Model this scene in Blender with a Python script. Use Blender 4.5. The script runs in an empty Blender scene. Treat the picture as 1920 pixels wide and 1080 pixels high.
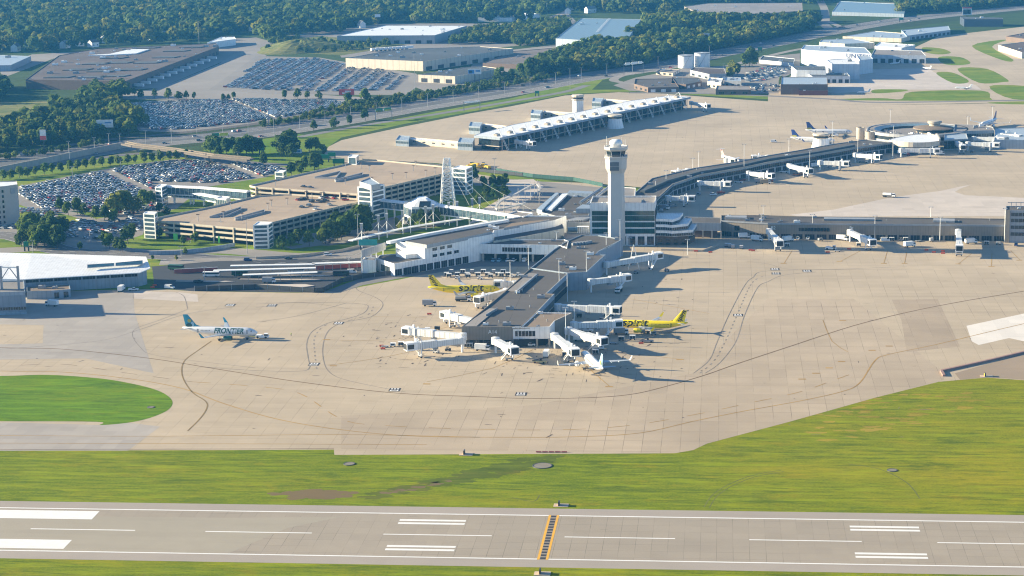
import bpy, math, random
import numpy as np
from mathutils import Vector, Matrix
R = random.Random(7)
SC = bpy.context.scene
COL = SC.collection
# ---------- camera (solved from the runway markings, metres; X along the runway, Y away from it) ----------
F_, P_, RL_, HD_, CH_, CX_, CY_ = 3794.6, .2040085, -.0187367, -.1051272, 217.644, 234.407, -640.05
_f = Vector((math.sin(HD_)*math.cos(P_), math.cos(HD_)*math.cos(P_), -math.sin(P_)))
_r = Vector((math.cos(HD_), -math.sin(HD_), 0)); _u = _r.cross(_f)
_R = _r*math.cos(RL_)+_u*math.sin(RL_); _U = -_r*math.sin(RL_)+_u*math.cos(RL_)
CAM = Vector((CX_, CY_, CH_))
cd = bpy.data.cameras.new('camera'); cam = bpy.data.objects.new('camera', cd); COL.objects.link(cam)
cam.matrix_world = Matrix(((_R.x, _U.x, -_f.x, CX_), (_R.y, _U.y, -_f.y, CY_), (_R.z, _U.z, -_f.z, CH_), (0, 0, 0, 1)))
cd.sensor_width = 36; cd.lens = F_/1920*36; cd.clip_start = 1; cd.clip_end = 30000
SC.camera = cam

def G(u, v, z=0.0):
    "survey point: where the sight line of photo pixel (u, v) meets height z"
    d = _f+_R*((u-960)/F_)+_U*((540-v)/F_)
    t = (z-CH_)/d.z
    return CAM+d*t
def S(u, v, z=0.0):
    "pixels per metre there"
    return F_/((G(u, v, z)-CAM).dot(_f))

# ---------- materials ----------
MATS = {}
def _nodes(name):
    m = bpy.data.materials.new(name); m.use_nodes = True
    nt = m.node_tree; b = nt.nodes['Principled BSDF']
    return m, nt, b
def N(nt, t, **k):
    n = nt.nodes.new(t)
    for a, v in k.items():
        if a.startswith('i_'): n.inputs[a[2:].replace('_', ' ')].default_value = v
        elif a.startswith('n'): n.inputs[int(a[1:])].default_value = v
        else: setattr(n, a, v)
    return n
def MX(nt, fac, a, b, mode='MIX'):
    n = nt.nodes.new('ShaderNodeMix'); n.data_type = 'RGBA'; n.blend_type = mode
    for s, v in ((0, fac), (6, a), (7, b)):
        if isinstance(v, bpy.types.NodeSocket): nt.links.new(v, n.inputs[s])
        elif s == 0: n.inputs[0].default_value = v
        else: n.inputs[s].default_value = (*v, 1) if len(v) == 3 else v
    return n.outputs[2]
def MA(nt, op, a, b=0.0, c=0.0):
    n = nt.nodes.new('ShaderNodeMath'); n.operation = op
    for s, v in ((0, a), (1, b), (2, c)):
        if isinstance(v, bpy.types.NodeSocket): nt.links.new(v, n.inputs[s])
        else: n.inputs[s].default_value = v
    return n.outputs[0]
def RAMP(nt, x, a, b):
    n = nt.nodes.new('ShaderNodeMapRange'); n.inputs[1].default_value = a; n.inputs[2].default_value = b
    nt.links.new(x, n.inputs[0]); return n.outputs[0]
def POS(nt, scale=(1, 1, 1), rot=0.0, world=True):
    g = nt.nodes.new('ShaderNodeNewGeometry') if world else nt.nodes.new('ShaderNodeTexCoord')
    m = nt.nodes.new('ShaderNodeMapping'); m.inputs['Scale'].default_value = scale; m.inputs['Rotation'].default_value = (0, 0, rot)
    nt.links.new(g.outputs['Position' if world else 'Object'], m.inputs[0]); return m.outputs[0]
def NZ(nt, vec, scale, detail=3, rough=.55):
    n = N(nt, 'ShaderNodeTexNoise'); n.inputs['Scale'].default_value = scale; n.inputs['Detail'].default_value = detail
    n.inputs['Roughness'].default_value = rough; nt.links.new(vec, n.inputs['Vector']); return n.outputs[0]
def mat(name, col, rough=.7, var=.12, scale=.5, metal=0.0, spec=.4, dirt=0.0):
    "painted or plain surface with uneven weathering"
    if name in MATS: return MATS[name]
    m, nt, b = _nodes(name)
    v = POS(nt)
    n1 = NZ(nt, v, scale, 4); n2 = NZ(nt, v, scale*.13, 2)
    k = MA(nt, 'ADD', MA(nt, 'MULTIPLY', n1, .6), MA(nt, 'MULTIPLY', n2, .4))
    lo = tuple(c*(1-var*1.6) for c in col); hi = tuple(min(1, c*(1+var*1.2)) for c in col)
    c = MX(nt, RAMP(nt, k, .3, .7), lo, hi)
    if dirt:
        n3 = NZ(nt, POS(nt, (1, 1, .12)), scale*2.5, 3)
        c = MX(nt, MA(nt, 'MULTIPLY', RAMP(nt, n3, .52, .75), dirt), c, tuple(x*.35 for x in col))
    nt.links.new(c, b.inputs['Base Color'])
    b.inputs['Roughness'].default_value = rough; b.inputs['Metallic'].default_value = metal
    b.inputs['Specular IOR Level'].default_value = spec
    MATS[name] = m; return m
def joints(nt, period, width, rot=0.0, world=True):
    "1 on the joints of a slab grid"
    v = POS(nt, (1, 1, 1), rot, world); s = nt.nodes.new('ShaderNodeSeparateXYZ'); nt.links.new(v, s.inputs[0])
    out = None
    for ax, p in zip((0, 1), period):
        f = MA(nt, 'PINGPONG', s.outputs[ax], p/2)
        g = MA(nt, 'LESS_THAN', f, width/2)
        out = g if out is None else MA(nt, 'MAXIMUM', out, g)
    return out, s
def cells(nt, period, rot=0.0):
    v = POS(nt, (1/period[0], 1/period[1], 0), rot)
    f = nt.nodes.new('ShaderNodeVectorMath'); f.operation = 'FLOOR'; nt.links.new(v, f.inputs[0])
    w = nt.nodes.new('ShaderNodeTexWhiteNoise'); w.noise_dimensions = '2D'; nt.links.new(f.outputs[0], w.inputs['Vector'])
    return w.outputs[0]
def pave(name, col, period=(7.6, 7.6), width=.22, jdark=.45, rot=0.0, blot=.14, slab=.07, streak=.35, rough=.85, stain=.5):
    m, nt, b = _nodes(name)
    w = POS(nt, (1, 1, 1), rot)
    big = NZ(nt, w, .012, 4, .6); mid = NZ(nt, w, .09, 4, .6); fine = NZ(nt, w, 1.3, 3, .6)
    st = NZ(nt, POS(nt, (.006, .12, 1), rot+.06), 1.0, 4, .6)
    c = MX(nt, RAMP(nt, big, .3, .7), tuple(x*(1-blot) for x in col), tuple(x*(1+blot) for x in col))
    c = MX(nt, MA(nt, 'MULTIPLY', RAMP(nt, mid, .45, .75), .35), c, tuple(x*.82 for x in col))
    c = MX(nt, MA(nt, 'MULTIPLY', RAMP(nt, st, .5, .75), streak), c, tuple(x*.72 for x in col))
    c = MX(nt, MA(nt, 'MULTIPLY', RAMP(nt, fine, .3, .75), .22), c, tuple(x*.8 for x in col))
    if period:
        ce = cells(nt, period, rot); ce2 = cells(nt, (period[0]*4, period[1]*9), rot)
        c = MX(nt, 1.0, c, MX(nt, ce, (1-slab,)*3, (1+slab*.3,)*3), 'MULTIPLY')
        c = MX(nt, 1.0, c, MX(nt, ce2, (1-slab*.7, 1-slab*.7, 1-slab*.6), (1, 1, 1)), 'MULTIPLY')
        j, s = joints(nt, period, width, rot)
        jf = MA(nt, 'MULTIPLY', j, MA(nt, 'MULTIPLY', RAMP(nt, NZ(nt, POS(nt, (.5, 1, 1), rot), .035, 5, .7), .4, .62), jdark))
        c = MX(nt, jf, c, tuple(x*.35 for x in col))
    if stain:
        sp = NZ(nt, POS(nt, (.4, 1, 1), rot), .16, 3, .7)
        c = MX(nt, MA(nt, 'MULTIPLY', RAMP(nt, sp, .69, .78), stain), c, tuple(x*.3 for x in col))
    nt.links.new(c, b.inputs['Base Color']); b.inputs['Roughness'].default_value = rough
    b.inputs['Specular IOR Level'].default_value = .25
    MATS[name] = m; return m
def grassmat(name, dark=(.045, .085, .008), mid=(.11, .15, .012), dry=(.23, .2, .04), k=0.0, sx=.03, sy=.45, rot=0.0, east=None):
    m, nt, b = _nodes(name)
    w = POS(nt, (1, 1, 1), rot)
    big = NZ(nt, POS(nt, (.35, 1, 1), rot), .02, 6, .68); st = NZ(nt, POS(nt, (sx, sy, 1), rot), 1.0, 5, .65); st2 = NZ(nt, POS(nt, (sx*2.5, sy*2.6, 1), rot+.05), 1.3, 3, .6)
    mid_ = NZ(nt, POS(nt, (.45, 1, 1), rot), .2, 5, .75); fine = NZ(nt, w, 1.1, 4, .7)
    a = MA(nt, 'ADD', MA(nt, 'MULTIPLY', st, .36), MA(nt, 'MULTIPLY', mid_, .3)); a = MA(nt, 'ADD', a, MA(nt, 'MULTIPLY', fine, .34))
    c = MX(nt, RAMP(nt, a, .38, .6), dark, mid)
    if east:
        s = nt.nodes.new('ShaderNodeSeparateXYZ'); nt.links.new(POS(nt), s.inputs[0])
        e = RAMP(nt, MA(nt, 'ADD', s.outputs[0], MA(nt, 'MULTIPLY', big, 260)), 300, 560); c = MX(nt, MA(nt, 'MULTIPLY', e, .75), c, MX(nt, RAMP(nt, a, .4, .6), east[0], east[1]))  # yellows the grass eastward: low sun glare painted into its colour
    d = MA(nt, 'ADD', MA(nt, 'MULTIPLY', big, .6), MA(nt, 'MULTIPLY', st2, .4))
    c = MX(nt, RAMP(nt, d, .5-k, .72-k), c, dry)
    c = MX(nt, MA(nt, 'MULTIPLY', RAMP(nt, NZ(nt, POS(nt, (.4, 1, 1), rot+.12), .05, 8, .78), .54, .66), .75), c, tuple(x*.7 for x in dark))
    c = MX(nt, MA(nt, 'MULTIPLY', RAMP(nt, NZ(nt, POS(nt, (.03, .21, 1), rot+.07), 1, 4, .7), .52, .62), .5), c, tuple(x*1.35 for x in mid))
    c = MX(nt, MA(nt, 'MULTIPLY', RAMP(nt, NZ(nt, POS(nt, (.025, .25, 1), rot-.1), 1, 4, .7), .55, .66), .6), c, tuple(x*.75 for x in dark))
    c = MX(nt, MA(nt, 'MULTIPLY', RAMP(nt, NZ(nt, POS(nt, (.5, 1, 1), rot), .09, 8, .75), .56, .72), .45), c, (dry[0]*1.05, dry[1]*.82, dry[2]))
    c = MX(nt, MA(nt, 'MULTIPLY', RAMP(nt, NZ(nt, POS(nt, (.3, 1.4, 1), rot), 1.4, 4, .7), .55, .75), .55), c, tuple(x*.5 for x in dark))
    nt.links.new(c, b.inputs['Base Color']); b.inputs['Roughness'].default_value = 1; b.inputs['Specular IOR Level'].default_value = .1
    bm = nt.nodes.new('ShaderNodeBump'); bm.inputs['Distance'].default_value = .12; bm.inputs['Strength'].default_value = .8
    nt.links.new(fine, bm.inputs['Height']); nt.links.new(bm.outputs[0], b.inputs['Normal'])
    MATS[name] = m; return m
def glass(name, col, rough=.12):
    if name in MATS: return MATS[name]
    m, nt, b = _nodes(name)
    n = NZ(nt, POS(nt), .35, 2)
    nt.links.new(MX(nt, RAMP(nt, n, .35, .65), tuple(c*.55 for c in col), col), b.inputs['Base Color'])
    b.inputs['Roughness'].default_value = rough; b.inputs['Specular IOR Level'].default_value = .7
    MATS[name] = m; return m
def ribbed(name, col, period=1.0, dark=.75, rough=.6, axis=(1, 0), metal=0.0, width=.2, dirt=.25):
    "cladding or seamed roof: fine lines across it, weathered"
    if name in MATS: return MATS[name]
    m, nt, b = _nodes(name)
    v = POS(nt); s = nt.nodes.new('ShaderNodeSeparateXYZ'); nt.links.new(v, s.inputs[0])
    a = MA(nt, 'ADD', MA(nt, 'MULTIPLY', s.outputs[0], axis[0]), MA(nt, 'MULTIPLY', s.outputs[1], axis[1]))
    j = MA(nt, 'LESS_THAN', MA(nt, 'PINGPONG', a, period/2), width*period/2)
    n1 = NZ(nt, v, .3, 4); n3 = NZ(nt, POS(nt, (1, 1, .1)), .7, 3)
    c = MX(nt, RAMP(nt, n1, .3, .7), tuple(x*.9 for x in col), tuple(min(1, x*1.06) for x in col))
    c = MX(nt, MA(nt, 'MULTIPLY', j, 1-dark), c, tuple(x*.3 for x in col))
    c = MX(nt, MA(nt, 'MULTIPLY', RAMP(nt, n3, .5, .75), dirt), c, tuple(x*.5 for x in col))
    nt.links.new(c, b.inputs['Base Color']); b.inputs['Roughness'].default_value = rough; b.inputs['Metallic'].default_value = metal
    MATS[name] = m; return m

# ---------- mesh builder ----------
class MB:
    def __init__(s): s.v = []; s.f = []; s.m = []; s.mats = []
    def mi(s, m):
        if m not in s.mats: s.mats.append(m)
        return s.mats.index(m)
    def face(s, pts, m):
        i = len(s.v); s.v += [tuple(p) for p in pts]; s.f.append(tuple(range(i, i+len(pts)))); s.m.append(s.mi(m)); return s
    def raw(s, vs, fs, m):
        i = len(s.v); s.v += [tuple(p) for p in vs]; k = s.mi(m)
        for f in fs: s.f.append(tuple(i+j for j in f)); s.m.append(k)
        return s
    def prism(s, pts, z0, z1, m, mtop=None, bottom=True):
        "pts: (x, y) outline; z1 may be a list of heights"
        n = len(pts); a = sum(pts[i][0]*pts[(i+1) % n][1]-pts[(i+1) % n][0]*pts[i][1] for i in range(n))
        z1 = list(z1) if isinstance(z1, (list, tuple)) else [z1]*n
        if a < 0: pts = pts[::-1]; z1 = z1[::-1]
        lo = [(p[0], p[1], z0) for p in pts]; hi = [(p[0], p[1], z) for p, z in zip(pts, z1)]
        for i in range(n):
            j = (i+1) % n; s.face([lo[i], lo[j], hi[j], hi[i]], m)
        s.face(hi, mtop or m)
        if bottom: s.face(lo[::-1], m)
        return s
    def box(s, c, size, m, rz=0.0, mtop=None):
        "c = centre of the base; size x, y, z; rz radians"
        ca, sa = math.cos(rz), math.sin(rz); hx, hy = size[0]/2, size[1]/2
        pts = [(c[0]+x*ca-y*sa, c[1]+x*sa+y*ca) for x, y in ((-hx, -hy), (hx, -hy), (hx, hy), (-hx, hy))]
        return s.prism(pts, c[2], c[2]+size[2], m, mtop)
    def tube(s, p, q, r, m, r2=None, n=8, caps=True):
        p = Vector(p); q = Vector(q); d = (q-p).normalized(); r2 = r if r2 is None else r2
        a = d.cross(Vector((0, 0, 1)) if abs(d.z) < .95 else Vector((1, 0, 0))).normalized(); b = d.cross(a)
        vs = []
        for c, rr in ((p, r), (q, r2)):
            for i in range(n):
                t = 2*math.pi*i/n; vs.append(c+a*(rr*math.cos(t))+b*(rr*math.sin(t)))
        fs = [(i, (i+1) % n, n+(i+1) % n, n+i) for i in range(n)]
        if caps: fs += [tuple(range(n))[::-1], tuple(range(n, 2*n))]
        return s.raw(vs, fs, m)
    def beam(s, p, q, w, h, m):
        "box section bar from p to q (bottom centre line)"
        p = Vector(p); q = Vector(q); d = (q-p).normalized(); a = d.cross(Vector((0, 0, 1)))
        a = a.normalized() if a.length > 1e-4 else Vector((1, 0, 0)); b = a.cross(d).normalized()
        vs = [c+a*x*w/2+b*y for c in (p, q) for x, y in ((-1, 0), (1, 0), (1, h), (-1, h))]
        return s.raw(vs, [(0, 1, 2, 3), (7, 6, 5, 4), (0, 4, 5, 1), (1, 5, 6, 2), (2, 6, 7, 3), (3, 7, 4, 0)], m)
    def lathe(s, c, prof, m, n=24, arc=None, caps=True):
        "prof: (r, z) from bottom to top round the vertical through c"
        vs = []; full = arc is None; a0, a1 = arc or (0, 2*math.pi); k = n if full else n+1
        for r, z in prof:
            for i in range(k):
                t = a0+(a1-a0)*i/n; vs.append((c[0]+r*math.cos(t), c[1]+r*math.sin(t), c[2]+z))
        fs = []
        for j in range(len(prof)-1):
            for i in range(n):
                i2 = (i+1) % k; fs.append((j*k+i, j*k+i2, (j+1)*k+i2, (j+1)*k+i))
        if full and caps:
            if prof[-1][0] > .01: fs.append(tuple((len(prof)-1)*k+i for i in range(k)))
            if prof[0][0] > .01: fs.append(tuple(range(k))[::-1])
        return s.raw(vs, fs, m)
    def build(s, name, parent=None, origin=None, smooth=False):
        me = bpy.data.meshes.new(name)
        if origin is None: origin = parent.location if parent is not None and 'org' not in parent.keys() else (Vector(parent['org']) if parent is not None else Vector((0, 0, 0)))
        o = Vector(origin)
        me.from_pydata([(v[0]-o.x, v[1]-o.y, v[2]-o.z) for v in s.v], [], s.f)
        for m in s.mats: me.materials.append(m)
        me.polygons.foreach_set('material_index', s.m)
        if smooth: me.polygons.foreach_set('use_smooth', [True]*len(s.f))
        me.update()
        ob = bpy.data.objects.new(name, me); COL.objects.link(ob)
        if parent is not None: ob.parent = parent
        else: ob.location = o
        return ob
def tag(o, label=None, cat=None, group=None, kind=None):
    if label: o['label'] = label
    if cat: o['category'] = cat
    if group: o['group'] = group
    if kind: o['kind'] = kind
    return o
def thing(name, label, cat, loc, group=None):
    o = bpy.data.objects.new(name, None); COL.objects.link(o); o.location = loc; o.empty_display_size = 1
    return tag(o, label, cat, group)
def part(mb, name, parent, label=None, smooth=False):
    "child mesh given in world coordinates; parent is the thing, or a part of it built the same way"
    base = parent
    while base.parent is not None: base = base.parent
    o = mb.build(name, None, base.location, smooth); o.location = (0, 0, 0); o.parent = parent
    if label: o['label'] = label
    return o
def struct(mb, name):
    if max(v[2] for v in mb.v) < .35: mb.v = [(x, y, z*.25) for x, y, z in mb.v]   # thin layers, so paint casts no shadow line
    return tag(mb.build(name, None, (0, 0, 0)), kind='structure')
def clone(root, loc=None, rz=None, label=None, group=None, remap=None):
    "copy of a thing with its parts and their parts"
    def cp(o, par):
        c = o.copy(); COL.objects.link(c); c.parent = par
        for ch in o.children: cp(ch, c)
        return c
    r = cp(root, None)
    if loc is not None: r.location = loc
    if rz is not None: r.rotation_euler = (0, 0, rz)
    if label: r['label'] = label
    if group: r['group'] = group
    return r
def recolor(root, old, new):
    "give one copy its own paint"
    for o in [root]+list(root.children_recursive):
        if o.type == 'MESH':
            for i, sl in enumerate(o.material_slots):
                if sl.material == old: sl.link = 'OBJECT'; sl.material = new
def pix(pl, z=0.0): return [tuple(G(u, v, z)[:2]) for u, v in pl]
def smooth(pl, k=6, closed=False):
    "Catmull-Rom through the points"
    n = len(pl); out = []
    for i in range(n if closed else n-1):
        p = [Vector(pl[(i+j) % n]) if closed else Vector(pl[min(max(i+j, 0), n-1)]) for j in (-1, 0, 1, 2)]
        for s in range(k):
            t = s/k; out.append(.5*((2*p[1])+(-p[0]+p[2])*t+(2*p[0]-5*p[1]+4*p[2]-p[3])*t*t+(-p[0]+3*p[1]-3*p[2]+p[3])*t**3))
    if not closed: out.append(Vector(pl[-1]))
    return [tuple(x) for x in out]
def ribbon(mb, pts, w, z, m, dash=None, off=0.0):
    pts = [Vector((p[0], p[1], 0)) for p in pts]
    if dash:
        on, gap = dash; acc = 0.0; segs = []
        L = [0.0]
        for a, b in zip(pts, pts[1:]): L.append(L[-1]+(b-a).length)
        def at(s):
            for i in range(len(L)-1):
                if s <= L[i+1]: return pts[i].lerp(pts[i+1], (s-L[i])/max(1e-6, L[i+1]-L[i]))
            return pts[-1]
        s = 0.0
        while s < L[-1]:
            ribbon(mb, [at(s), at((s+min(s+on, L[-1]))/2), at(min(s+on, L[-1]))], w, z, m, None, off); s += on+gap
        return
    n = len(pts); lo = []; hi = []
    for i in range(n):
        d = (pts[min(i+1, n-1)]-pts[max(i-1, 0)])
        if d.length < 1e-6: continue
        d.normalize(); nn = Vector((-d.y, d.x, 0))
        lo.append(pts[i]+nn*(off-w/2)); hi.append(pts[i]+nn*(off+w/2))
    for i in range(len(lo)-1):
        mb.face([(lo[i].x, lo[i].y, z), (lo[i+1].x, lo[i+1].y, z), (hi[i+1].x, hi[i+1].y, z), (hi[i].x, hi[i].y, z)], m)
def wallstrip(mb, pts, z, h, w, m):
    "low wall along a line"
    for a, b in zip(pts, pts[1:]):
        d = Vector(b)-Vector(a); n = Vector((-d.y, d.x)).normalized()*w/2
        mb.prism([(a[0]+n.x, a[1]+n.y), (b[0]+n.x, b[1]+n.y), (b[0]-n.x, b[1]-n.y), (a[0]-n.x, a[1]-n.y)], z, z+h, m)
def lettering(body, size, m, parent, name='lettering', origin=(0, 0, 0), right=(1, 0, 0), up=(0, 0, 1), shear=0.0, bold=0.0, wrap=None, depth=.02, base=None, sx=1.0, spacing=1.0):
    "raised lettering; centre of the word at origin; wrap(x, y) -> point lays it on a curved skin"
    cu = bpy.data.curves.new('t', 'FONT'); cu.body = body; cu.size = size; cu.align_x = 'CENTER'; cu.align_y = 'CENTER'
    cu.shear = shear; cu.offset = bold; cu.resolution_u = 3; cu.space_character = spacing
    to = bpy.data.objects.new('t', cu); COL.objects.link(to)
    dg = bpy.context.evaluated_depsgraph_get(); me = bpy.data.meshes.new_from_object(to.evaluated_get(dg))
    bpy.data.objects.remove(to); bpy.data.curves.remove(cu)
    o = Vector(origin); r = Vector(right).normalized(); u = Vector(up).normalized(); n = r.cross(u)
    if wrap and me.polygons:
        import bmesh
        bm = bmesh.new(); bm.from_mesh(me); bmesh.ops.triangulate(bm, faces=bm.faces)
        for _ in range(2): bmesh.ops.subdivide_edges(bm, edges=[e for e in bm.edges if e.calc_length() > .35], cuts=1)
        bm.to_mesh(me); bm.free()
    for v in me.vertices:
        x, y = v.co.x*sx, v.co.y
        v.co = wrap(x, y) if wrap else (o+r*x+u*y+n*depth)
    if base is not None:
        for v in me.vertices: v.co -= Vector(base)
    me.name = name; me.materials.clear(); me.materials.append(m)
    ob = bpy.data.objects.new(name, me); COL.objects.link(ob); ob.parent = parent
    return ob
# ---------- light ----------
SUN_AZ = math.radians(180-5.6)   # direction towards the sun, from +X
SUN_EL = math.radians(15.6)
sd = Vector((math.cos(SUN_AZ)*math.cos(SUN_EL), math.sin(SUN_AZ)*math.cos(SUN_EL), math.sin(SUN_EL)))
sl = bpy.data.lights.new('sun', 'SUN'); sl.energy = 5.0; sl.angle = math.radians(.5); sl.color = (1, .86, .60)
so = bpy.data.objects.new('sun', sl); COL.objects.link(so); so.rotation_euler = sd.to_track_quat('Z', 'Y').to_euler()
w = bpy.data.worlds.new('World'); SC.world = w; w.use_nodes = True; nt = w.node_tree
sky = nt.nodes.new('ShaderNodeTexSky'); sky.sky_type = 'NISHITA'; sky.sun_disc = False
sky.sun_elevation = SUN_EL; sky.sun_rotation = math.pi/2-SUN_AZ; sky.air_density = .75; sky.dust_density = .2; sky.ozone_density = 3.0
nt.links.new(sky.outputs[0], nt.nodes['Background'].inputs[0]); nt.nodes['Background'].inputs[1].default_value = .072
SC.view_settings.view_transform = 'Standard'; SC.view_settings.look = 'None'; SC.view_settings.gamma = 1; SC.view_settings.exposure = 1.6
SC.render.engine = 'CYCLES'
cy = SC.cycles; cy.use_denoising = True; cy.max_bounces = 5; cy.diffuse_bounces = 2; cy.glossy_bounces = 2; cy.transmission_bounces = 2; cy.volume_bounces = 1
cy.use_adaptive_sampling = True; cy.adaptive_threshold = .01; cy.filter_width = 1.15
# ---------- haze ----------
hz = MB(); m, nt, b = _nodes('haze_air'); nt.nodes.remove(b)
pv = nt.nodes.new('ShaderNodeVolumePrincipled'); pv.inputs['Density'].default_value = 5.8e-5
pv.inputs['Color'].default_value = (.09, .44, 1.0, 1); pv.inputs['Anisotropy'].default_value = .1
nt.links.new(pv.outputs[0], nt.nodes['Material Output'].inputs['Volume'])
hz.box((0, 4000, -2), (17000, 17000, 226), m)
tag(hz.build('haze', None, (0, 0, 0)), 'thin blue haze over the whole airfield', kind='stuff')

# ---------- setting ----------
g_main = grassmat('field_grass', (.075, .13, .002), (.22, .26, .003), (.38, .31, .01), east=((.16, .165, .003), (.38, .32, .006)))  # the east pair is grass tinted by painted sun glare
g_lush = grassmat('lush_grass', (.065, .15, .003), (.14, .25, .004), (.26, .28, .01), 0)
g_right = grassmat('yellow_grass', (.075, .115, .006), (.21, .21, .01), (.38, .29, .04), .06, rot=-.25)
g_far = grassmat('far_grass', (.03, .06, .015), (.06, .10, .02), (.16, .15, .05), -.08, .03, .05)
con = pave('apron_concrete', (.50, .405, .285), (7.6, 7.6), .24, .55, slab=.045, stain=.6, streak=.45)
con2 = pave('apron_joint_slabs', (.475, .38, .27), (7.3, 14.5), .24, .75, rot=.0)
con3 = pave('old_slab_patch', (.43, .34, .24), (9, 9), .2, .5)
grey_c = pave('grey_concrete', (.42, .375, .325), (6.1, 6.1), .15, .35)
white_c = pave('new_white_concrete', (.80, .74, .66), (7.6, 7.6), .1, .2, stain=0, streak=.1)
pale_c = pave('pale_concrete', (.60, .52, .44), (7.6, 7.6), .1, .25, stain=.2)
rw_c = pave('runway_concrete', (.375, .32, .25), (5.3, 6.53), .15, .75, slab=.05, streak=.25, blot=.06)
sh_c = pave('shoulder_asphalt', (.38, .33, .28), None, stain=.2, streak=.3, blot=.05)
road_m = pave('road_asphalt', (.17, .16, .155), None, stain=.3, streak=.3)
dark_m = pave('dark_asphalt', (.055, .058, .064), None, stain=.2)
lot_m = pave('lot_asphalt', (.27, .245, .215), None, stain=.4)
rail_m = pave('rail_ballast', (.12, .105, .09), None, stain=.4)
dirt_m = pave('bare_earth', (.34, .26, .18), None, stain=.3)
white_p = mat('white_paint', (.82, .8, .76), .6, .06, .4)
yel_p = mat('yellow_paint', (.42, .25, .06), .7, .25, .2)
org_p = mat('orange_paint', (.80, .42, .03), .6, .1, .5)
blk_p = mat('black_paint', (.03, .028, .03), .7, .15, .5)
brn_p = mat('worn_line_paint', (.20, .14, .085), .8, .3, .15)
gry_p = mat('faded_line_paint', (.26, .22, .18), .8, .3, .15)
def sheet(name, polys, m, z):
    mb = MB()
    for p in polys: mb.face([(x, y, z) for x, y in (p if isinstance(p[0][0], float) and len(p) and p[0][0] == 'w' else p)], m)
    o = struct(mb, name); 
    me = o.data
    for f in me.polygons:
        if f.normal.z < 0: f.flip()
    me.update(); return o
mb = MB(); mb.face([(-8400, -4400, 0), (8400, -4400, 0), (8400, 12400, 0), (-8400, 12400, 0)], g_far); struct(mb, 'ground')
# infield grass near the runway
sheet('grass_infield', [[(-900, -400), (1200, -400), (1200, 330), (-900, 330)]], g_main, .03)
# apron: one big sheet
ap = [(-700, 846), (0, 845), (440, 844), (626, 843), (627, 853), (1265, 850), (1300, 844), (1325, 832), (1480, 791), (1640, 746), (1760, 716), (1850, 708), (1920, 713), (2400, 760), (2900, 500), (2400, 195),
      (1920, 192), (1800, 195), (1640, 197), (1440, 190), (1340, 183), (1250, 176), (1160, 173), (1060, 179), (960, 199), (880, 213), (760, 237), (680, 254), (640, 263), (616, 275), (608, 288), (622, 297), (660, 300), (700, 300), (820, 306), (900, 318), (1010, 330), (1130, 345), (1210, 352),
      (1230, 420), (1150, 470), (1000, 485), (880, 492), (760, 522), (640, 545), (560, 549), (480, 548), (360, 546), (300, 542), (-700, 560)]
sheet('apron', [pix(ap)], con, .09)
sheet('apron', [pix([(1300, 844), (1325, 832), (1480, 791), (1640, 746), (1770, 712), (1770, 700), (1600, 560), (1440, 560), (1300, 700), (1000, 760), (640, 780), (640, 842), (1265, 850)])], con2, .12)
sheet('apron_patch', [pix([(1672, 562), (1758, 561), (1800, 650), (1700, 660), (1690, 600)])], con3, .15)
sheet('apron_patch', [pix([(1812, 611), (1920, 588), (2100, 560), (2100, 640), (1920, 640), (1892, 634), (1835, 647), (1822, 640)])], white_c, .15)
sheet('apron_patch', [pix([(-400, 548), (95, 548), (250, 545), (252, 585), (288, 700), (160, 672), (-400, 680)])], grey_c, .15)
sheet('apron_patch', [pix([(-400, 600), (82, 610), (80, 644), (-400, 653)])], con, .18)
sheet('apron_patch', [pix([(335, 548), (370, 552), (372, 566), (250, 560), (250, 546)])], pale_c, .15)
sheet('apron_patch', [pix([(1480, 403), (1563, 393), (1620, 381), (1667, 371), (1709, 365), (1764, 358), (1800, 350), (1822, 346), (1800, 354), (1790, 360), (1810, 366), (1920, 371), (2200, 376), (2200, 405), (1500, 406)])], pale_c, .15)
sheet('apron_patch', [pix([(-700, 800), (0, 792), (185, 797), (245, 793), (300, 800), (240, 845), (-700, 846)])], grey_c, .15)
# runway
sheet('runway', [[(-1200, -30.2), (1500, -30.2), (1500, 30.2), (-1200, 30.2)]], sh_c, .10)
sheet('runway_slabs', [[(-1200, -22.9), (1500, -22.9), (1500, 22.9), (-1200, 22.9)]], rw_c, .13)
sheet('runway_patch', [pix([(-500, 962), (425, 971), (640, 969), (540, 990), (430, 1037), (-500, 1025)])], pave('new_runway_slabs', (.38, .335, .26), None, stain=0, blot=.05), .16)
mb = MB()
for s in (-1, 1): mb.face([(-1200, s*22.4-.46, .19), (1500, s*22.4-.46, .19), (1500, s*22.4+.46, .19), (-1200, s*22.4+.46, .19)], white_p)
for k in range(-4, 12): mb.face([(k*60.96, -.4, .19), (k*60.96+36.6, -.4, .19), (k*60.96+36.6, .4, .19), (k*60.96, .4, .19)], white_p)
for s in (-1, 1):
    a, c = sorted((s*10.97, s*20.1)); mb.face([(-28, a, .19), (18, a, .19), (18, c, .19), (-28, c, .19)], white_p)
    for x in (125.07, 125.07+152.4):
        for y in (11.89, 15.24): mb.face([(x, s*y-.92, .19), (x+22.86, s*y-.92, .19), (x+22.86, s*y+.92, .19), (x, s*y+.92, .19)], white_p)
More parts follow.
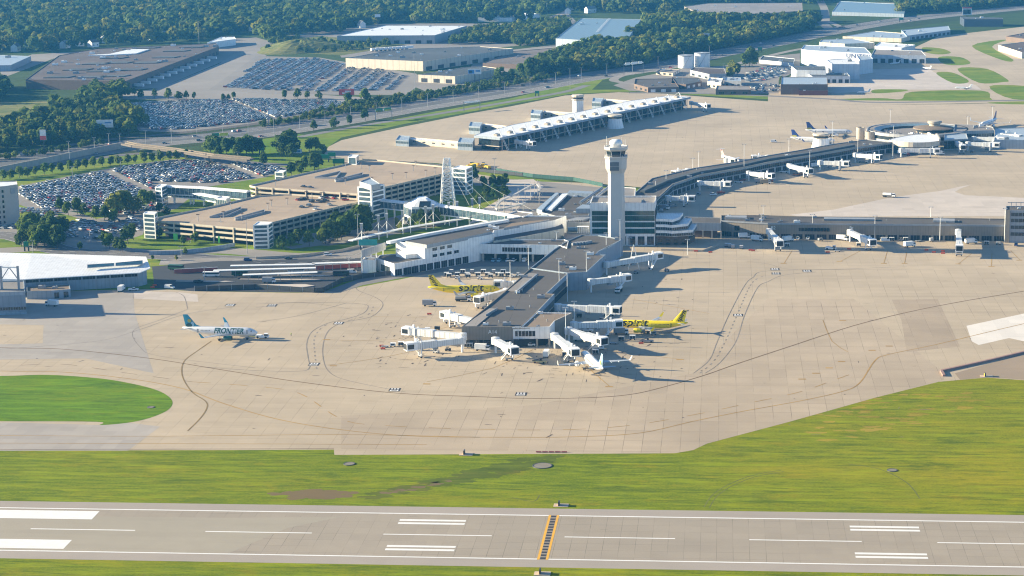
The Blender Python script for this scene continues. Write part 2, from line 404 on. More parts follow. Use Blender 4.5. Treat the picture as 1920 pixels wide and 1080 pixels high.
# hold bar across the runway
x0 = G(1026, 1008).x-1.5; x1 = x0+5.0
xa = G(1032, 1009).x-2.9; 
mb.face([(xa+.9, -22.9, .195), (xa+4.0, -22.9, .195), (xa+4.0, 22.9, .195), (xa+.9, 22.9, .195)], gry_p)
for a in (xa+.35, xa+3.15): mb.face([(a, -22.9, .2), (a+.8, -22.9, .2), (a+.8, 22.9, .2), (a, 22.9, .2)], org_p)
for k in range(16):
    y = -22.2+k*2.85; mb.face([(xa+1.25, y, .21), (xa+3.05, y, .21), (xa+3.05, y+1.5, .21), (xa+1.25, y+1.5, .21)], blk_p)
struct(mb, 'runway_markings')
# islands of grass in the paving
sheet('grass_island', [pix(smooth([(-500, 715), (-200, 706), (0, 705), (90, 703), (180, 709), (240, 718), (295, 732), (322, 750), (316, 768), (280, 784), (238, 793), (188, 797), (181, 791), (0, 790), (-200, 789), (-500, 789)], 5))], g_lush, .2)
# verge by the apron edge
mb = MB(); ribbon(mb, smooth(pix([(626, 841), (440, 842), (0, 843), (-500, 844)])), .5, .22, brn_p)
# taxi lines
def line(pl, w=.55, m=brn_p, dash=None, z=.24, edge=0, k=5):
    p = smooth(pix(pl), k); ribbon(mb, p, w, z, m, dash)
    if edge:
        for s in (-1, 1): ribbon(mb, p, .2, z-.02, brn_p, None, s*(w/2+edge))
line([(-400, 640), (0, 652), (120, 655), (280, 672), (400, 691), (560, 716), (740, 737), (900, 744), (980, 747), (1100, 746), (1180, 740), (1240, 727), (1320, 704), (1380, 683), (1480, 650), (1600, 611), (1700, 586), (1800, 566), (1920, 546), (2200, 500)], .7, mat('bronze_line_paint', (.17, .10, .035), .8, .25, .2))
line([(-400, 690), (0, 696), (120, 698), (240, 710), (340, 728), (420, 757), (520, 786), (640, 806), (780, 818), (960, 820), (1080, 819), (1200, 812), (1300, 790), (1400, 770), (1500, 752), (1580, 734), (1612, 718), (1640, 677), (1665, 665), (1760, 645), (1920, 607), (2200, 545)], .6, yel_p)
line([(396, 640), (370, 658), (345, 678), (342, 705), (360, 735), (385, 752), (388, 765), (375, 785), (352, 808)], .6, mat('curve_paint', (.27, .18, .06), .7, .25, .2))
for pl in ([(-400, 816), (0, 817), (300, 818), (640, 815), (900, 820)], [(-400, 830), (0, 831), (300, 832), (640, 833), (800, 834)]): line(pl, .45, yel_p)
line([(360, 716), (470, 724), (560, 737), (640, 786), (720, 798), (900, 805), (1050, 806), (1180, 798), (1300, 778), (1400, 757), (1500, 735), (1560, 714), (1600, 700)], .5, yel_p, (9, 9))
line([(40, 685), (120, 683), (240, 700), (360, 716)], .4, brn_p, (9, 9))
# vehicle lanes west
for o in (0, 27): pass
W1 = [(740, 518), (742, 533), (760, 545), (790, 555), (808, 562), (716, 562)]
line([(667, 537), (672, 545), (700, 556), (716, 566), (716, 577), (700, 592), (680, 598), (640, 606), (616, 620), (606, 645), (606, 672), (615, 695), (640, 710), (700, 724), (760, 735)], .4, gry_p)
line([(480, 570), (560, 567), (640, 568), (684, 571), (690, 577), (680, 588), (650, 598), (615, 606), (585, 622), (575, 645), (578, 672), (580, 690), (560, 696), (480, 695), (380, 688)], .4, gry_p)
line([(700, 575), (690, 590), (650, 602), (610, 610), (590, 632), (590, 660), (594, 695)], .6, gry_p, (3, 5))
line([(480, 577), (560, 567), (660, 580)], .3, gry_p); line([(480, 604), (560, 592), (650, 568)], .3, gry_p)
line([(330, 548), (345, 556), (352, 580)], .4, gry_p); line([(352, 580), (300, 600), (250, 620), (262, 650), (300, 668), (480, 690)], .3, gry_p)
line([(0, 655), (180, 640), (262, 618), (345, 590), (440, 575)], .35, gry_p)
# lanes east
line([(1300, 700), (1330, 675), (1345, 640), (1366, 592), (1395, 537), (1412, 520), (1440, 508), (1600, 505), (1750, 505)], .4, gry_p)
line([(1322, 700), (1350, 680), (1380, 640), (1396, 591), (1420, 540), (1440, 528), (1470, 516), (1530, 510)], .4, gry_p)
line([(1312, 700), (1340, 675), (1362, 635), (1382, 590), (1408, 533), (1430, 518)], .6, gry_p, (3, 5))
line([(1400, 490), (1440, 495), (1500, 506), (1700, 500)], .3, gry_p)
# gate lead-in lines
for pl in ([(860, 607), (740, 637), (608, 637)], [(800, 716), (925, 690), (1000, 655)], [(1103, 690), (1142, 724)], [(614, 685), (720, 670), (860, 640)], [(1485, 470), (1470, 494)], [(1614, 470), (1576, 490)], [(1664, 470), (1657, 494)], [(1700, 473), (1696, 494)], [(1822, 475), (1797, 495)], [(1860, 475), (1859, 499)], [(1895, 470), (1912, 487)],
           [(1543, 600), (1560, 640), (1590, 660)], [(800, 595), (700, 594)], [(1278, 674), (1120, 655)], [(1180, 560), (1330, 588)]):
    line(pl, .35, yel_p, k=2)
for u, v in ((612, 637), (800, 720), (1142, 725), (625, 686), (1469, 494), (1574, 490), (1657, 494), (1696, 494), (1797, 495), (1859, 500), (1911, 488), (1275, 674), (1580, 601), (1578, 678), (1555, 690), (1530, 700), (1504, 711), (1635, 657), (1667, 649)):
    p = G(u, v); mb.face([(p.x-1.6, p.y-.8, .25), (p.x+1.6, p.y-.8, .25), (p.x+1.6, p.y+.8, .25), (p.x-1.6, p.y+.8, .25)], yel_p)
# painted surface signs
for u, v, r in ((740, 731, 0), (977, 739, 0), (589, 683, 0), (1384, 591, 0), (1453, 505, .3), (1455, 513, .3), (1513, 508, 0), (635, 606, .1), (510, 573, 0), (432, 572, 0)):
    p = G(u, v); L, Wd = 2.4, 2.8
    def q(x0, y0, x1, y1, m, z): mb.face([(p.x+x0, p.y+y0, z), (p.x+x1, p.y+y0, z), (p.x+x1, p.y+y1, z), (p.x+x0, p.y+y1, z)], m)
    q(-L, -Wd, L, Wd, blk_p, .25); 
    for i in range(3): q(-L+.6+i*1.3, .6, -L+1.4+i*1.3, Wd-.5, white_p, .27)
    q(-L+.5, -Wd+.6, L-.6, -.6, white_p, .27); q(-L+1.2, -Wd+1.1, L-1.2, -1.1, blk_p, .29)
struct(mb, 'apron_markings')
# skid marks, repairs and oil under the gates
mb = MB(); oil = mat('oil_stain', (.13, .095, .07), .7, .3, .3)
for k in range(420):
    u, v = R.choice([(R.uniform(690, 860), R.uniform(590, 690)), (R.uniform(860, 1200), R.uniform(655, 705)), (R.uniform(0, 1900), R.uniform(560, 820)), (R.uniform(960, 1300), R.uniform(520, 720)), (R.uniform(640, 1900), R.uniform(220, 340))])
    if v > 700 and u < 330: continue
    p = G(u, v); a = R.choice([0, 0, 1.57, 1.2]); L = R.uniform(.5, 3.6)*R.random()+.4; Wd = R.uniform(.1, .5)
    ca, sa = math.cos(a), math.sin(a); n = 7; pts = []
    for i in range(n*2):
        t = i/(n*2)*2*math.pi; x = math.cos(t)*L*R.uniform(.6, 1.1); y = math.sin(t)*Wd*R.uniform(.5, 1.2); pts.append((p.x+x*ca-y*sa, p.y+x*sa+y*ca, .23))
    mb.face(pts, oil)
struct(mb, 'pavement_stains')
# worn and bare patches in the infield, ragged
def blobs(name, poly, m, n, seed, z, big):
    pl = pix(poly); xs = [p[0] for p in pl]; ys = [p[1] for p in pl]; rr = random.Random(seed); mb = MB(); k = 0
    while k < n:
        x, y = rr.uniform(min(xs), max(xs)), rr.uniform(min(ys), max(ys)); c = False; q = len(pl)
        for i in range(q):
            (x1, y1), (x2, y2) = pl[i], pl[(i+1) % q]
            if (y1 > y) != (y2 > y) and x < (x2-x1)*(y-y1)/(y2-y1)+x1: c = not c
        if not c: continue
        k += 1; L = rr.uniform(.4, 1)*big; W2 = L*rr.uniform(.25, .6); a = rr.uniform(-.3, .5); ca, sa = math.cos(a), math.sin(a); pts = []
        for i in range(13):
            t = i/13*2*math.pi; r = rr.uniform(.6, 1.1); px, py = math.cos(t)*L*r, math.sin(t)*W2*r; pts.append((x+px*ca-py*sa, y+px*sa+py*ca, z+k*.0004))
        mb.face(pts, m)
    struct(mb, name)
blobs('bare_earth', [(512, 925), (580, 919), (660, 921), (676, 925), (640, 934), (560, 935)], pave('bare_soil', (.18, .125, .05), None, stain=.5), 70, 1, .05, 4.5)
blobs('trampled_track', [(675, 930), (750, 915), (840, 896), (930, 872), (1000, 856), (1050, 853), (1020, 868), (960, 884), (880, 903), (780, 918), (700, 934)], grassmat('trampled_grass', (.065, .105, .006), (.12, .15, .01), (.2, .17, .03), .05), 120, 2, .07, 6)
blobs('trampled_track', [(700, 927), (780, 912), (880, 890), (860, 900), (760, 922)], MATS['bare_soil'], 22, 3, .11, 3.0)
blobs('dry_grass', [(1500, 780), (1680, 740), (1800, 730), (1860, 760), (1700, 800), (1540, 830)], grassmat('parched_grass', (.15, .14, .01), (.32, .25, .015), (.42, .30, .05), .1), 60, 4, .07, 5)
mb = MB(); trk = mat('wheel_track', (.13, .14, .015), .9, .2, .3)
for o in (0, 1.9): ribbon(mb, smooth(pix([(1330, 952), (1345, 930), (1375, 910), (1420, 893), (1470, 884)]), 6), .45, .12, trk, None, o)
for pl in ([(1590, 870), (1650, 880), (1700, 905), (1725, 935)], [(960, 933), (1000, 940), (1012, 928)]): ribbon(mb, smooth(pix(pl), 6), .5, .12, trk)
struct(mb, 'wheel_tracks')
# ---------- landside ground: roads, lots, lawns ----------
g_strip = grassmat('verge_grass', (.08, .15, .008), (.17, .25, .015), (.32, .30, .04), .03, .02, .08)
land = pave('landside_paving', (.30, .27, .235), None, stain=.2)
sheet('landside_lawn', [pix([(-900, 700), (-900, 345), (0, 330), (240, 290), (480, 300), (640, 300), (820, 312), (1010, 336), (1130, 350), (1240, 356), (1250, 430), (1000, 500), (880, 500), (620, 560), (300, 560)])], g_strip, .05)
sheet('verge', [pix([(470, 300), (560, 300), (610, 292), (602, 285), (640, 258), (760, 232), (960, 195), (1070, 176), (1200, 171), (1300, 178), (1440, 186), (1640, 194), (1860, 189), (2000, 189), (2000, 176), (1440, 181), (1330, 176), (1240, 168), (1110, 168), (1130, 150), (1230, 128), (1100, 150), (960, 184), (800, 212), (640, 243), (560, 255), (480, 268)])], g_strip, .08)
sheet('verge', [pix([(480, 300), (520, 290), (560, 262), (595, 255), (560, 252), (480, 262), (380, 282)])], g_lush, .11)
sheet('taxiway_pad', [pix([(1500, 128), (1560, 120), (1700, 96), (1760, 68), (1920, 50), (2300, 10), (2400, 195), (1920, 192), (1640, 197), (1440, 190), (1440, 176)])], con, .085)
sheet('taxiway_pad', [pix([(1540, 165), (1620, 130), (1740, 128), (1760, 140), (1830, 160), (1840, 168), (1660, 168), (1560, 176)])], pale_c, .12)
for pl in ([(1690, 186), (1710, 172), (1840, 170), (1856, 183), (1850, 188), (1740, 189), (1600, 188), (1560, 186), (1650, 184)], [(1640, 168), (1700, 168), (1690, 172), (1640, 175)], [(1755, 137), (1785, 136), (1815, 150), (1810, 156), (1785, 155)], [(1795, 129), (1850, 129), (1890, 150), (1880, 154), (1835, 155)],
           [(1760, 107), (1800, 107), (1820, 118), (1800, 122), (1770, 120)], [(1730, 89), (1765, 91), (1783, 99), (1760, 102), (1735, 98)], [(1855, 162), (1920, 161), (2000, 175), (2000, 186), (1900, 186)], [(1822, 86), (1890, 74), (1860, 88), (1900, 112), (1880, 113)], [(1850, 193), (1920, 190), (2100, 190), (2100, 196), (1920, 196)]):
    sheet('grass_island', [pix(smooth(pl, 4, True))], g_strip, .15)
sheet('freeway_embankment', [pix([(-700, 360), (0, 330), (240, 287), (480, 262), (700, 232), (960, 182), (1250, 128), (1500, 78), (1920, 22), (2300, -20), (2300, -40), (1920, 5), (1560, 48), (1250, 108), (1000, 142), (800, 165), (480, 212), (240, 255), (0, 290), (-700, 330)])], grassmat('scrub_grass', (.02, .045, .012), (.05, .07, .02), (.13, .12, .05), -.05, .03, .06), .07)
def road(pl, w, m=road_m, z=.2, k=5, name='road', edge=False, lane=None):
    mb = MB(); p = smooth(pix(pl), k); ribbon(mb, p, w, z, m)
    if edge:
        for s in (-1, 1): ribbon(mb, p, .3, z+.03, white_p, None, s*(w/2-.8))
    if lane:
        for o in lane: ribbon(mb, p, .25, z+.03, white_p, (5, 9), o)
    return struct(mb, name)
fr = pave('freeway_concrete', (.22, .205, .19), None, stain=.1, streak=.4)  # darkened base: shade of the roadside trees is in the colour
far_lane = [(-500, 345), (-100, 312), (60, 292), (200, 273), (280, 262), (400, 253), (480, 243), (620, 222), (800, 190), (960, 165), (1100, 139), (1240, 119), (1340, 98), (1450, 77), (1560, 55), (1700, 33), (1850, 18), (2050, 0)]
near_lane = [(-500, 365), (-100, 333), (60, 308), (200, 286), (330, 268), (480, 256), (620, 235), (800, 203), (960, 177), (1100, 150), (1250, 127), (1340, 106), (1450, 85), (1570, 61), (1700, 39), (1850, 23), (2050, 5)]
mb = MB(); ribbon(mb, [((a[0]+b[0])/2, (a[1]+b[1])/2) for a, b in zip(smooth(pix(far_lane), 5), smooth(pix([(p[0], p[1]+7) for p in far_lane]), 5))], 52, .19, pave('freeway_shoulder', (.13, .13, .125), None, stain=.2)); struct(mb, 'freeway_shoulder')
road(far_lane, 17, road_m, .2, name='freeway', edge=True, lane=(-2, 2)); road(near_lane, 21, fr, .21, name='freeway', edge=True, lane=(-4, 0, 4))
road([(560, 257), (620, 246), (700, 232), (800, 217), (960, 190), (1060, 172), (1100, 160)], 9, fr, .24)
road([(-300, 320), (0, 290), (200, 262), (330, 250), (480, 232), (640, 204), (800, 177), (960, 152), (1100, 130), (1240, 113)], 12, rail_m, .2, name='railway_bed')
road([(1180, 174), (1300, 175), (1420, 179), (1560, 186), (1650, 192), (1920, 188), (2200, 186)], 9, fr, .22)
road([(1230, 175), (1200, 160), (1150, 150), (1200, 135), (1330, 130), (1420, 110), (1500, 92), (1620, 74), (1700, 64), (1760, 56)], 10, land, .23)
road([(1540, 40), (1556, 55), (1570, 62)], 14, fr, .23); road([(1440, 0), (1480, 20), (1540, 36), (1580, 52)], 9, land, .2); road([(1530, -10), (1545, 15), (1548, 40)], 12, land, .22)
road([(1420, 58), (1480, 50), (1550, 47)], 8, fr, .22)
sheet('parking_lot', [pix([(1380, 128), (1420, 108), (1500, 100), (1500, 130), (1460, 150), (1460, 175), (1390, 176)])], lot_m, .19)
sheet('service_yard', [pix([(1150, 160), (1190, 146), (1280, 128), (1420, 120), (1420, 176), (1230, 173), (1180, 170)])], lot_m, .17)
# long stay lots
LOT_A = [(20, 352), (100, 336), (230, 311), (330, 298), (480, 304), (545, 316), (500, 332), (380, 352), (330, 392), (240, 408), (170, 398), (60, 392), (20, 378)]
LOT_B = [(205, 196), (330, 186), (480, 183), (640, 190), (680, 196), (600, 214), (480, 233), (340, 248), (262, 246), (240, 225)]
LOT_C = [(392, 168), (480, 105), (600, 108), (680, 122), (780, 138), (800, 150), (760, 178), (640, 178), (480, 175)]
sheet('parking_lot', [pix(LOT_A), pix(LOT_B), pix(LOT_C)], lot_m, .16)
sheet('parking_lot', [pix([(230, 175), (300, 165), (410, 120), (440, 100), (480, 95), (500, 104), (400, 166), (640, 180), (700, 183), (640, 190), (230, 186)])], land, .14)
sheet('parking_lot', [pix([(110, 420), (280, 398), (268, 440), (180, 470), (100, 452)]), pix([(-300, 430), (0, 415), (110, 400), (100, 430), (0, 448), (-300, 470)])], lot_m, .17)
sheet('warehouse_yard', [pix([(-300, 165), (0, 148), (100, 110), (180, 95), (60, 102), (0, 125), (-300, 140)]), pix([(880, 128), (905, 100), (1040, 84), (1090, 84), (1070, 110), (960, 124)])], land, .14)
sheet('warehouse_yard', [pix([(620, 76), (540, 66), (720, 44), (1000, 44), (1060, 20), (1080, 40), (1040, 80), (900, 92), (640, 108)])], lot_m, .1)
sheet('warehouse_yard', [pix([(240, 168), (430, 72), (480, 70), (560, 92), (430, 110), (300, 165)])], lot_m, .12)
sheet('warehouse_yard', [pix([(770, 160), (800, 140), (880, 128), (960, 124), (940, 150), (860, 166), (800, 172)])], land, .13)
sheet('warehouse_yard', [pix([(1240, 40), (1280, 20), (1500, 22), (1520, 38), (1400, 44)]), pix([(1560, 30), (1570, 5), (1720, 5), (1690, 30)])], lot_m, .12)
sheet('meadow', [pix([(-400, 200), (0, 192), (110, 190), (130, 200), (90, 225), (0, 240), (-400, 250)])], grassmat('meadow_grass', (.06, .10, .02), (.13, .17, .04), (.42, .33, .15), .08, .02, .06), .12)
sheet('meadow', [pix([(500, 95), (520, 75), (600, 68), (740, 78), (760, 84), (640, 104)])], grassmat('rough_grass', (.06, .10, .02), (.13, .16, .03), (.28, .24, .09), .08, .05, .08), .16)
sheet('golf_green', [pix([(850, 20), (880, 12), (960, 14), (900, 28)]), pix([(960, 22), (1000, 14), (1010, 20)])], g_lush, .1)
# the grassy mound
mb = MB(); vs = []; fs = []; c = G(565, 92); n = 26
for j in range(9):
    for i in range(n):
        t = i/n*2*math.pi; r = (1-j/8); k = 1+.18*math.sin(3*t+1)
        vs.append((c.x+62*r*k*math.cos(t), c.y+70*r*k*math.sin(t), .1+11*(1-r*r)**1.3*(1+.1*math.sin(5*t+j))))
for j in range(8):
    for i in range(n): fs.append((j*n+i, j*n+(i+1) % n, (j+1)*n+(i+1) % n, (j+1)*n+i))
mb.raw(vs, fs, MATS['rough_grass']); struct(mb, 'grassy_hill')
# terminal roads
road([(-300, 480), (0, 470), (140, 462), (280, 474), (420, 470), (560, 480), (680, 468), (700, 456)], 18, land, .2)
road([(-300, 452), (0, 440), (120, 470), (280, 478), (480, 488), (660, 484), (700, 478)], 22, road_m, .21, edge=True, lane=(-5, 0, 5))
road([(300, 492), (440, 488), (560, 494), (690, 480)], 16, land, .24, lane=(-2, 2))
sheet('bus_terminal_paving', [pix([(285, 500), (400, 490), (680, 484), (690, 515), (640, 520), (604, 549), (360, 546), (290, 540)])], dark_m, .26)
road([(560, 440), (610, 455), (700, 430), (760, 410), (840, 392)], 22, lot_m, .22); road([(540, 465), (620, 455), (690, 445), (800, 425), (900, 400), (980, 372)], 9, land, .24)
road([(270, 415), (200, 425), (150, 405), (60, 385)], 9, land, .21); road([(170, 440), (190, 412), (290, 402)], 10, land, .2)
road([(-300, 395), (0, 360), (100, 343), (230, 318), (330, 303), (400, 298)], 5, land, .22)
road([(20, 320), (120, 305), (260, 288), (340, 292), (480, 306), (560, 310)], 12, road_m, .21)
road([(640, 300), (700, 312), (840, 322), (960, 340), (1080, 345), (1130, 350)], 12, con, .2)
sheet('forecourt', [pix([(880, 330), (1010, 340), (1130, 352), (1190, 360), (1180, 400), (1000, 420), (940, 400), (980, 350), (890, 348)])], lot_m, .22)
sheet('terminal_forecourt', [pix([(930, 338), (1000, 336), (1020, 350), (960, 400), (880, 420), (900, 395), (960, 360)])], pale_c, .25)
sheet('service_road', [pix([(610, 546), (700, 513), (745, 518), (880, 490), (1010, 470), (1040, 500), (900, 500), (760, 520), (680, 535), (640, 548)])], fr, .26)
sheet('bare_earth', [pix([(1790, 700), (1860, 680), (1920, 662), (2200, 600), (2200, 720), (1920, 712), (1850, 707), (1800, 712)])], dirt_m, .22)
# loading islands under the bus canopies
mb = MB()
for x0, x1, y in ((520, 620, 517), (450, 607, 524.5), (470, 590, 536), (330, 440, 528), (560, 640, 510)):
    a, b = G(x0, y), G(x1, y+1); w2 = 1.6 if y < 530 else 4
    pts = [(a.x, a.y-w2*.5), (b.x-6, b.y-w2), (b.x, b.y), (b.x-6, b.y+w2), (a.x, a.y+w2*.5)]
    mb.prism(pts, .2, .45, pale_c)
struct(mb, 'kerb_islands')

# buildings that the far wood must not grow through
EX_PX = [[(170, 92), (420, 74), (450, 66), (445, 100), (240, 180), (0, 190), (30, 150)], [(618, 80), (625, 66), (720, 44), (885, 44), (870, 76), (780, 80)], [(640, 128), (640, 100), (720, 88), (960, 80), (990, 100), (800, 135)],
         [(1030, 80), (1050, 68), (1085, 36), (1210, 34), (1200, 70), (1100, 82)], [(1276, 34), (1276, 6), (1510, 6), (1510, 36)], [(880, 38), (900, 24), (1015, 26), (1000, 38)], [(-60, 130), (-60, 100), (64, 100), (20, 128)], [(400, 90), (470, 84), (480, 60), (400, 70)]]
EXCL = [pix(e) for e in EX_PX]
HL = [(25, 68), (55, 92), (122, 90), (150, 86), (195, 80), (175, 88), (215, 76), (306, 72), (322, 73), (283, 76), (410, 60), (475, 58), (30, 96), (400, 18), (320, 12), (350, 16), (450, 4), (290, 10), (620, 10), (640, 6), (660, 14), (615, 22), (708, 30), (770, 36), (765, 32), (678, 52), (866, 8), (1065, 26), (1072, 18), (1107, 24), (1040, 8), (90, 40), (230, 30), (160, 52), (555, 20), (580, 34), (500, 30), (920, 4), (1240, 8), (1180, 6), (240, 60), (370, 50)]
for u, v in HL: q = G(u, v); EXCL.append([(q.x-15, q.y-30), (q.x+15, q.y-30), (q.x+15, q.y+10), (q.x-15, q.y+10)])
# ---------- trees ----------
def leafmat(name, a, b):
    m, nt, bs = _nodes(name)
    oi = nt.nodes.new('ShaderNodeObjectInfo'); n = NZ(nt, POS(nt), .12, 3)
    c = MX(nt, RAMP(nt, n, .35, .65), a, b)
    c = MX(nt, MA(nt, 'MULTIPLY', oi.outputs['Random'], .5), c, (a[0]*1.1, a[1]*.75, a[2]))
    big = NZ(nt, POS(nt), .02, 2); c = MX(nt, MA(nt, 'MULTIPLY', RAMP(nt, big, .5, .7), .6), c, (b[0]*1.25, b[1]*1.08, b[2]*.9))
    nt.links.new(c, bs.inputs['Base Color']); bs.inputs['Roughness'].default_value = .85; bs.inputs['Specular IOR Level'].default_value = .1
    tr = nt.nodes.new('ShaderNodeBsdfTranslucent'); nt.links.new(c, tr.inputs[0]); mx = nt.nodes.new('ShaderNodeMixShader'); mx.inputs[0].default_value = .38
    nt.links.new(bs.outputs[0], mx.inputs[1]); nt.links.new(tr.outputs[0], mx.inputs[2]); nt.links.new(mx.outputs[0], nt.nodes['Material Output'].inputs[0])
    MATS[name] = m; return m
LEAF = [leafmat('leaf_green', (.065, .13, .022), (.19, .26, .04)), leafmat('leaf_dark', (.042, .095, .022), (.12, .18, .034)), leafmat('leaf_olive', (.12, .16, .024), (.27, .30, .045))]
BARK = mat('bark', (.10, .08, .06), .9)
def crown_data(seed, H=12.0, Wd=5.2, nl=11, nq=26, q=1.1, con=False, jit=.6):
    "leaf clumps on irregular limbs' ends; returns quads"
    rr = random.Random(seed); lobes = []
    for i in range(nl):
        t = rr.random()*2*math.pi; h = rr.uniform(.32, .93)
        rad = Wd*(1-abs(h-.52)*1.1)*rr.uniform(.3, .75) if not con else Wd*(1.05-h)*rr.uniform(.2, .8)
        lobes.append((rad*math.cos(t), rad*math.sin(t), H*h, Wd*rr.uniform(.3, .52)*(1 if not con else .7)))
    lobes.append((0, 0, H*.6, Wd*.6))
    vs = []; fs = []
    for (x, y, z, r) in lobes:
        for _ in range(nq):
            d = Vector((rr.gauss(0, 1), rr.gauss(0, 1), rr.gauss(.25, 1))).normalized()
            p = Vector((x, y, z))+d*r*rr.uniform(.72, 1.08); p.z = max(H*.16, p.z)
            nn = (d+Vector((rr.uniform(-jit, jit), rr.uniform(-jit, jit), rr.uniform(-jit*.5, jit*1.1)))).normalized()
            a = nn.cross(Vector((rr.uniform(-1, 1), rr.uniform(-1, 1), rr.uniform(-1, 1)))).normalized(); b = nn.cross(a)
            s = q*rr.uniform(.6, 1.25); i = len(vs)
            vs += [p+a*s, p+b*s*.8, p-a*s, p-b*s*.8]; fs.append((i, i+1, i+2, i+3))
    return vs, fs
def tree_proto(seed, H, Wd, leaf, **k):
    vs, fs = crown_data(seed, H, Wd, **k); cm = MB(); cm.raw(vs, fs, leaf)
    tm = MB(); tm.tube((0, 0, -.1), (0, 0, H*.55), .32, BARK, .14, 6)
    rr = random.Random(seed)
    for i in range(5):
        t = i*1.26+rr.random(); tm.tube((0, 0, H*rr.uniform(.25, .45)), (math.cos(t)*Wd*.55, math.sin(t)*Wd*.55, H*rr.uniform(.5, .75)), .13, BARK, .05, 5)
    return cm, tm
PROTO = []
for i in range(9):
    Hh = [12, 13, 11, 14, 12, 10, 13, 9, 11][i]; Wd = [5.4, 5.2, 5.8, 5.0, 5.6, 4.4, 6.2, 3.6, 4.8][i]
    cm, tm = tree_proto(40+i, Hh, Wd, LEAF[(0, 1, 0, 2, 1, 0, 2, 0, 2)[i]], nq=34)
    a = cm.build('crown'); b = tm.build('trunk'); PROTO.append((a.data, b.data, Hh)); bpy.data.objects.remove(a); bpy.data.objects.remove(b)
TREES = []
def tree(p, h, k, label, group, name='tree'):
    me, tm, H0 = PROTO[k]; o = bpy.data.objects.new(name, None); COL.objects.link(o); o.location = (p[0], p[1], 0)
    o.rotation_euler = (0, 0, R.uniform(0, 6.28)); s = h/H0; o.scale = (s*R.uniform(.9, 1.15), s*R.uniform(.9, 1.15), s)
    for nm, d in (('crown', me), ('trunk', tm)):
        c = bpy.data.objects.new(nm, d); COL.objects.link(c); c.parent = o
    TREES.append(o); return tag(o, label, 'tree', group)
def inpoly(x, y, pl):
    c = False; n = len(pl)
    for i in range(n):
        x1, y1 = pl[i]; x2, y2 = pl[(i+1) % n]
        if (y1 > y) != (y2 > y) and x < (x2-x1)*(y-y1)/(y2-y1)+x1: c = not c
    return c
def scatter(poly_px, spacing, seed, jit=.45):
    pl = pix(poly_px); rr = random.Random(seed); xs = [p[0] for p in pl]; ys = [p[1] for p in pl]; out = []
    y = min(ys); row = 0
    while y < max(ys):
        x = min(xs)+(spacing/2 if row % 2 else 0)
        while x < max(xs):
            px, py = x+rr.uniform(-1, 1)*spacing*jit, y+rr.uniform(-1, 1)*spacing*jit
            if inpoly(px, py, pl): out.append((px, py))
            x += spacing
        y += spacing*.87; row += 1
    return out
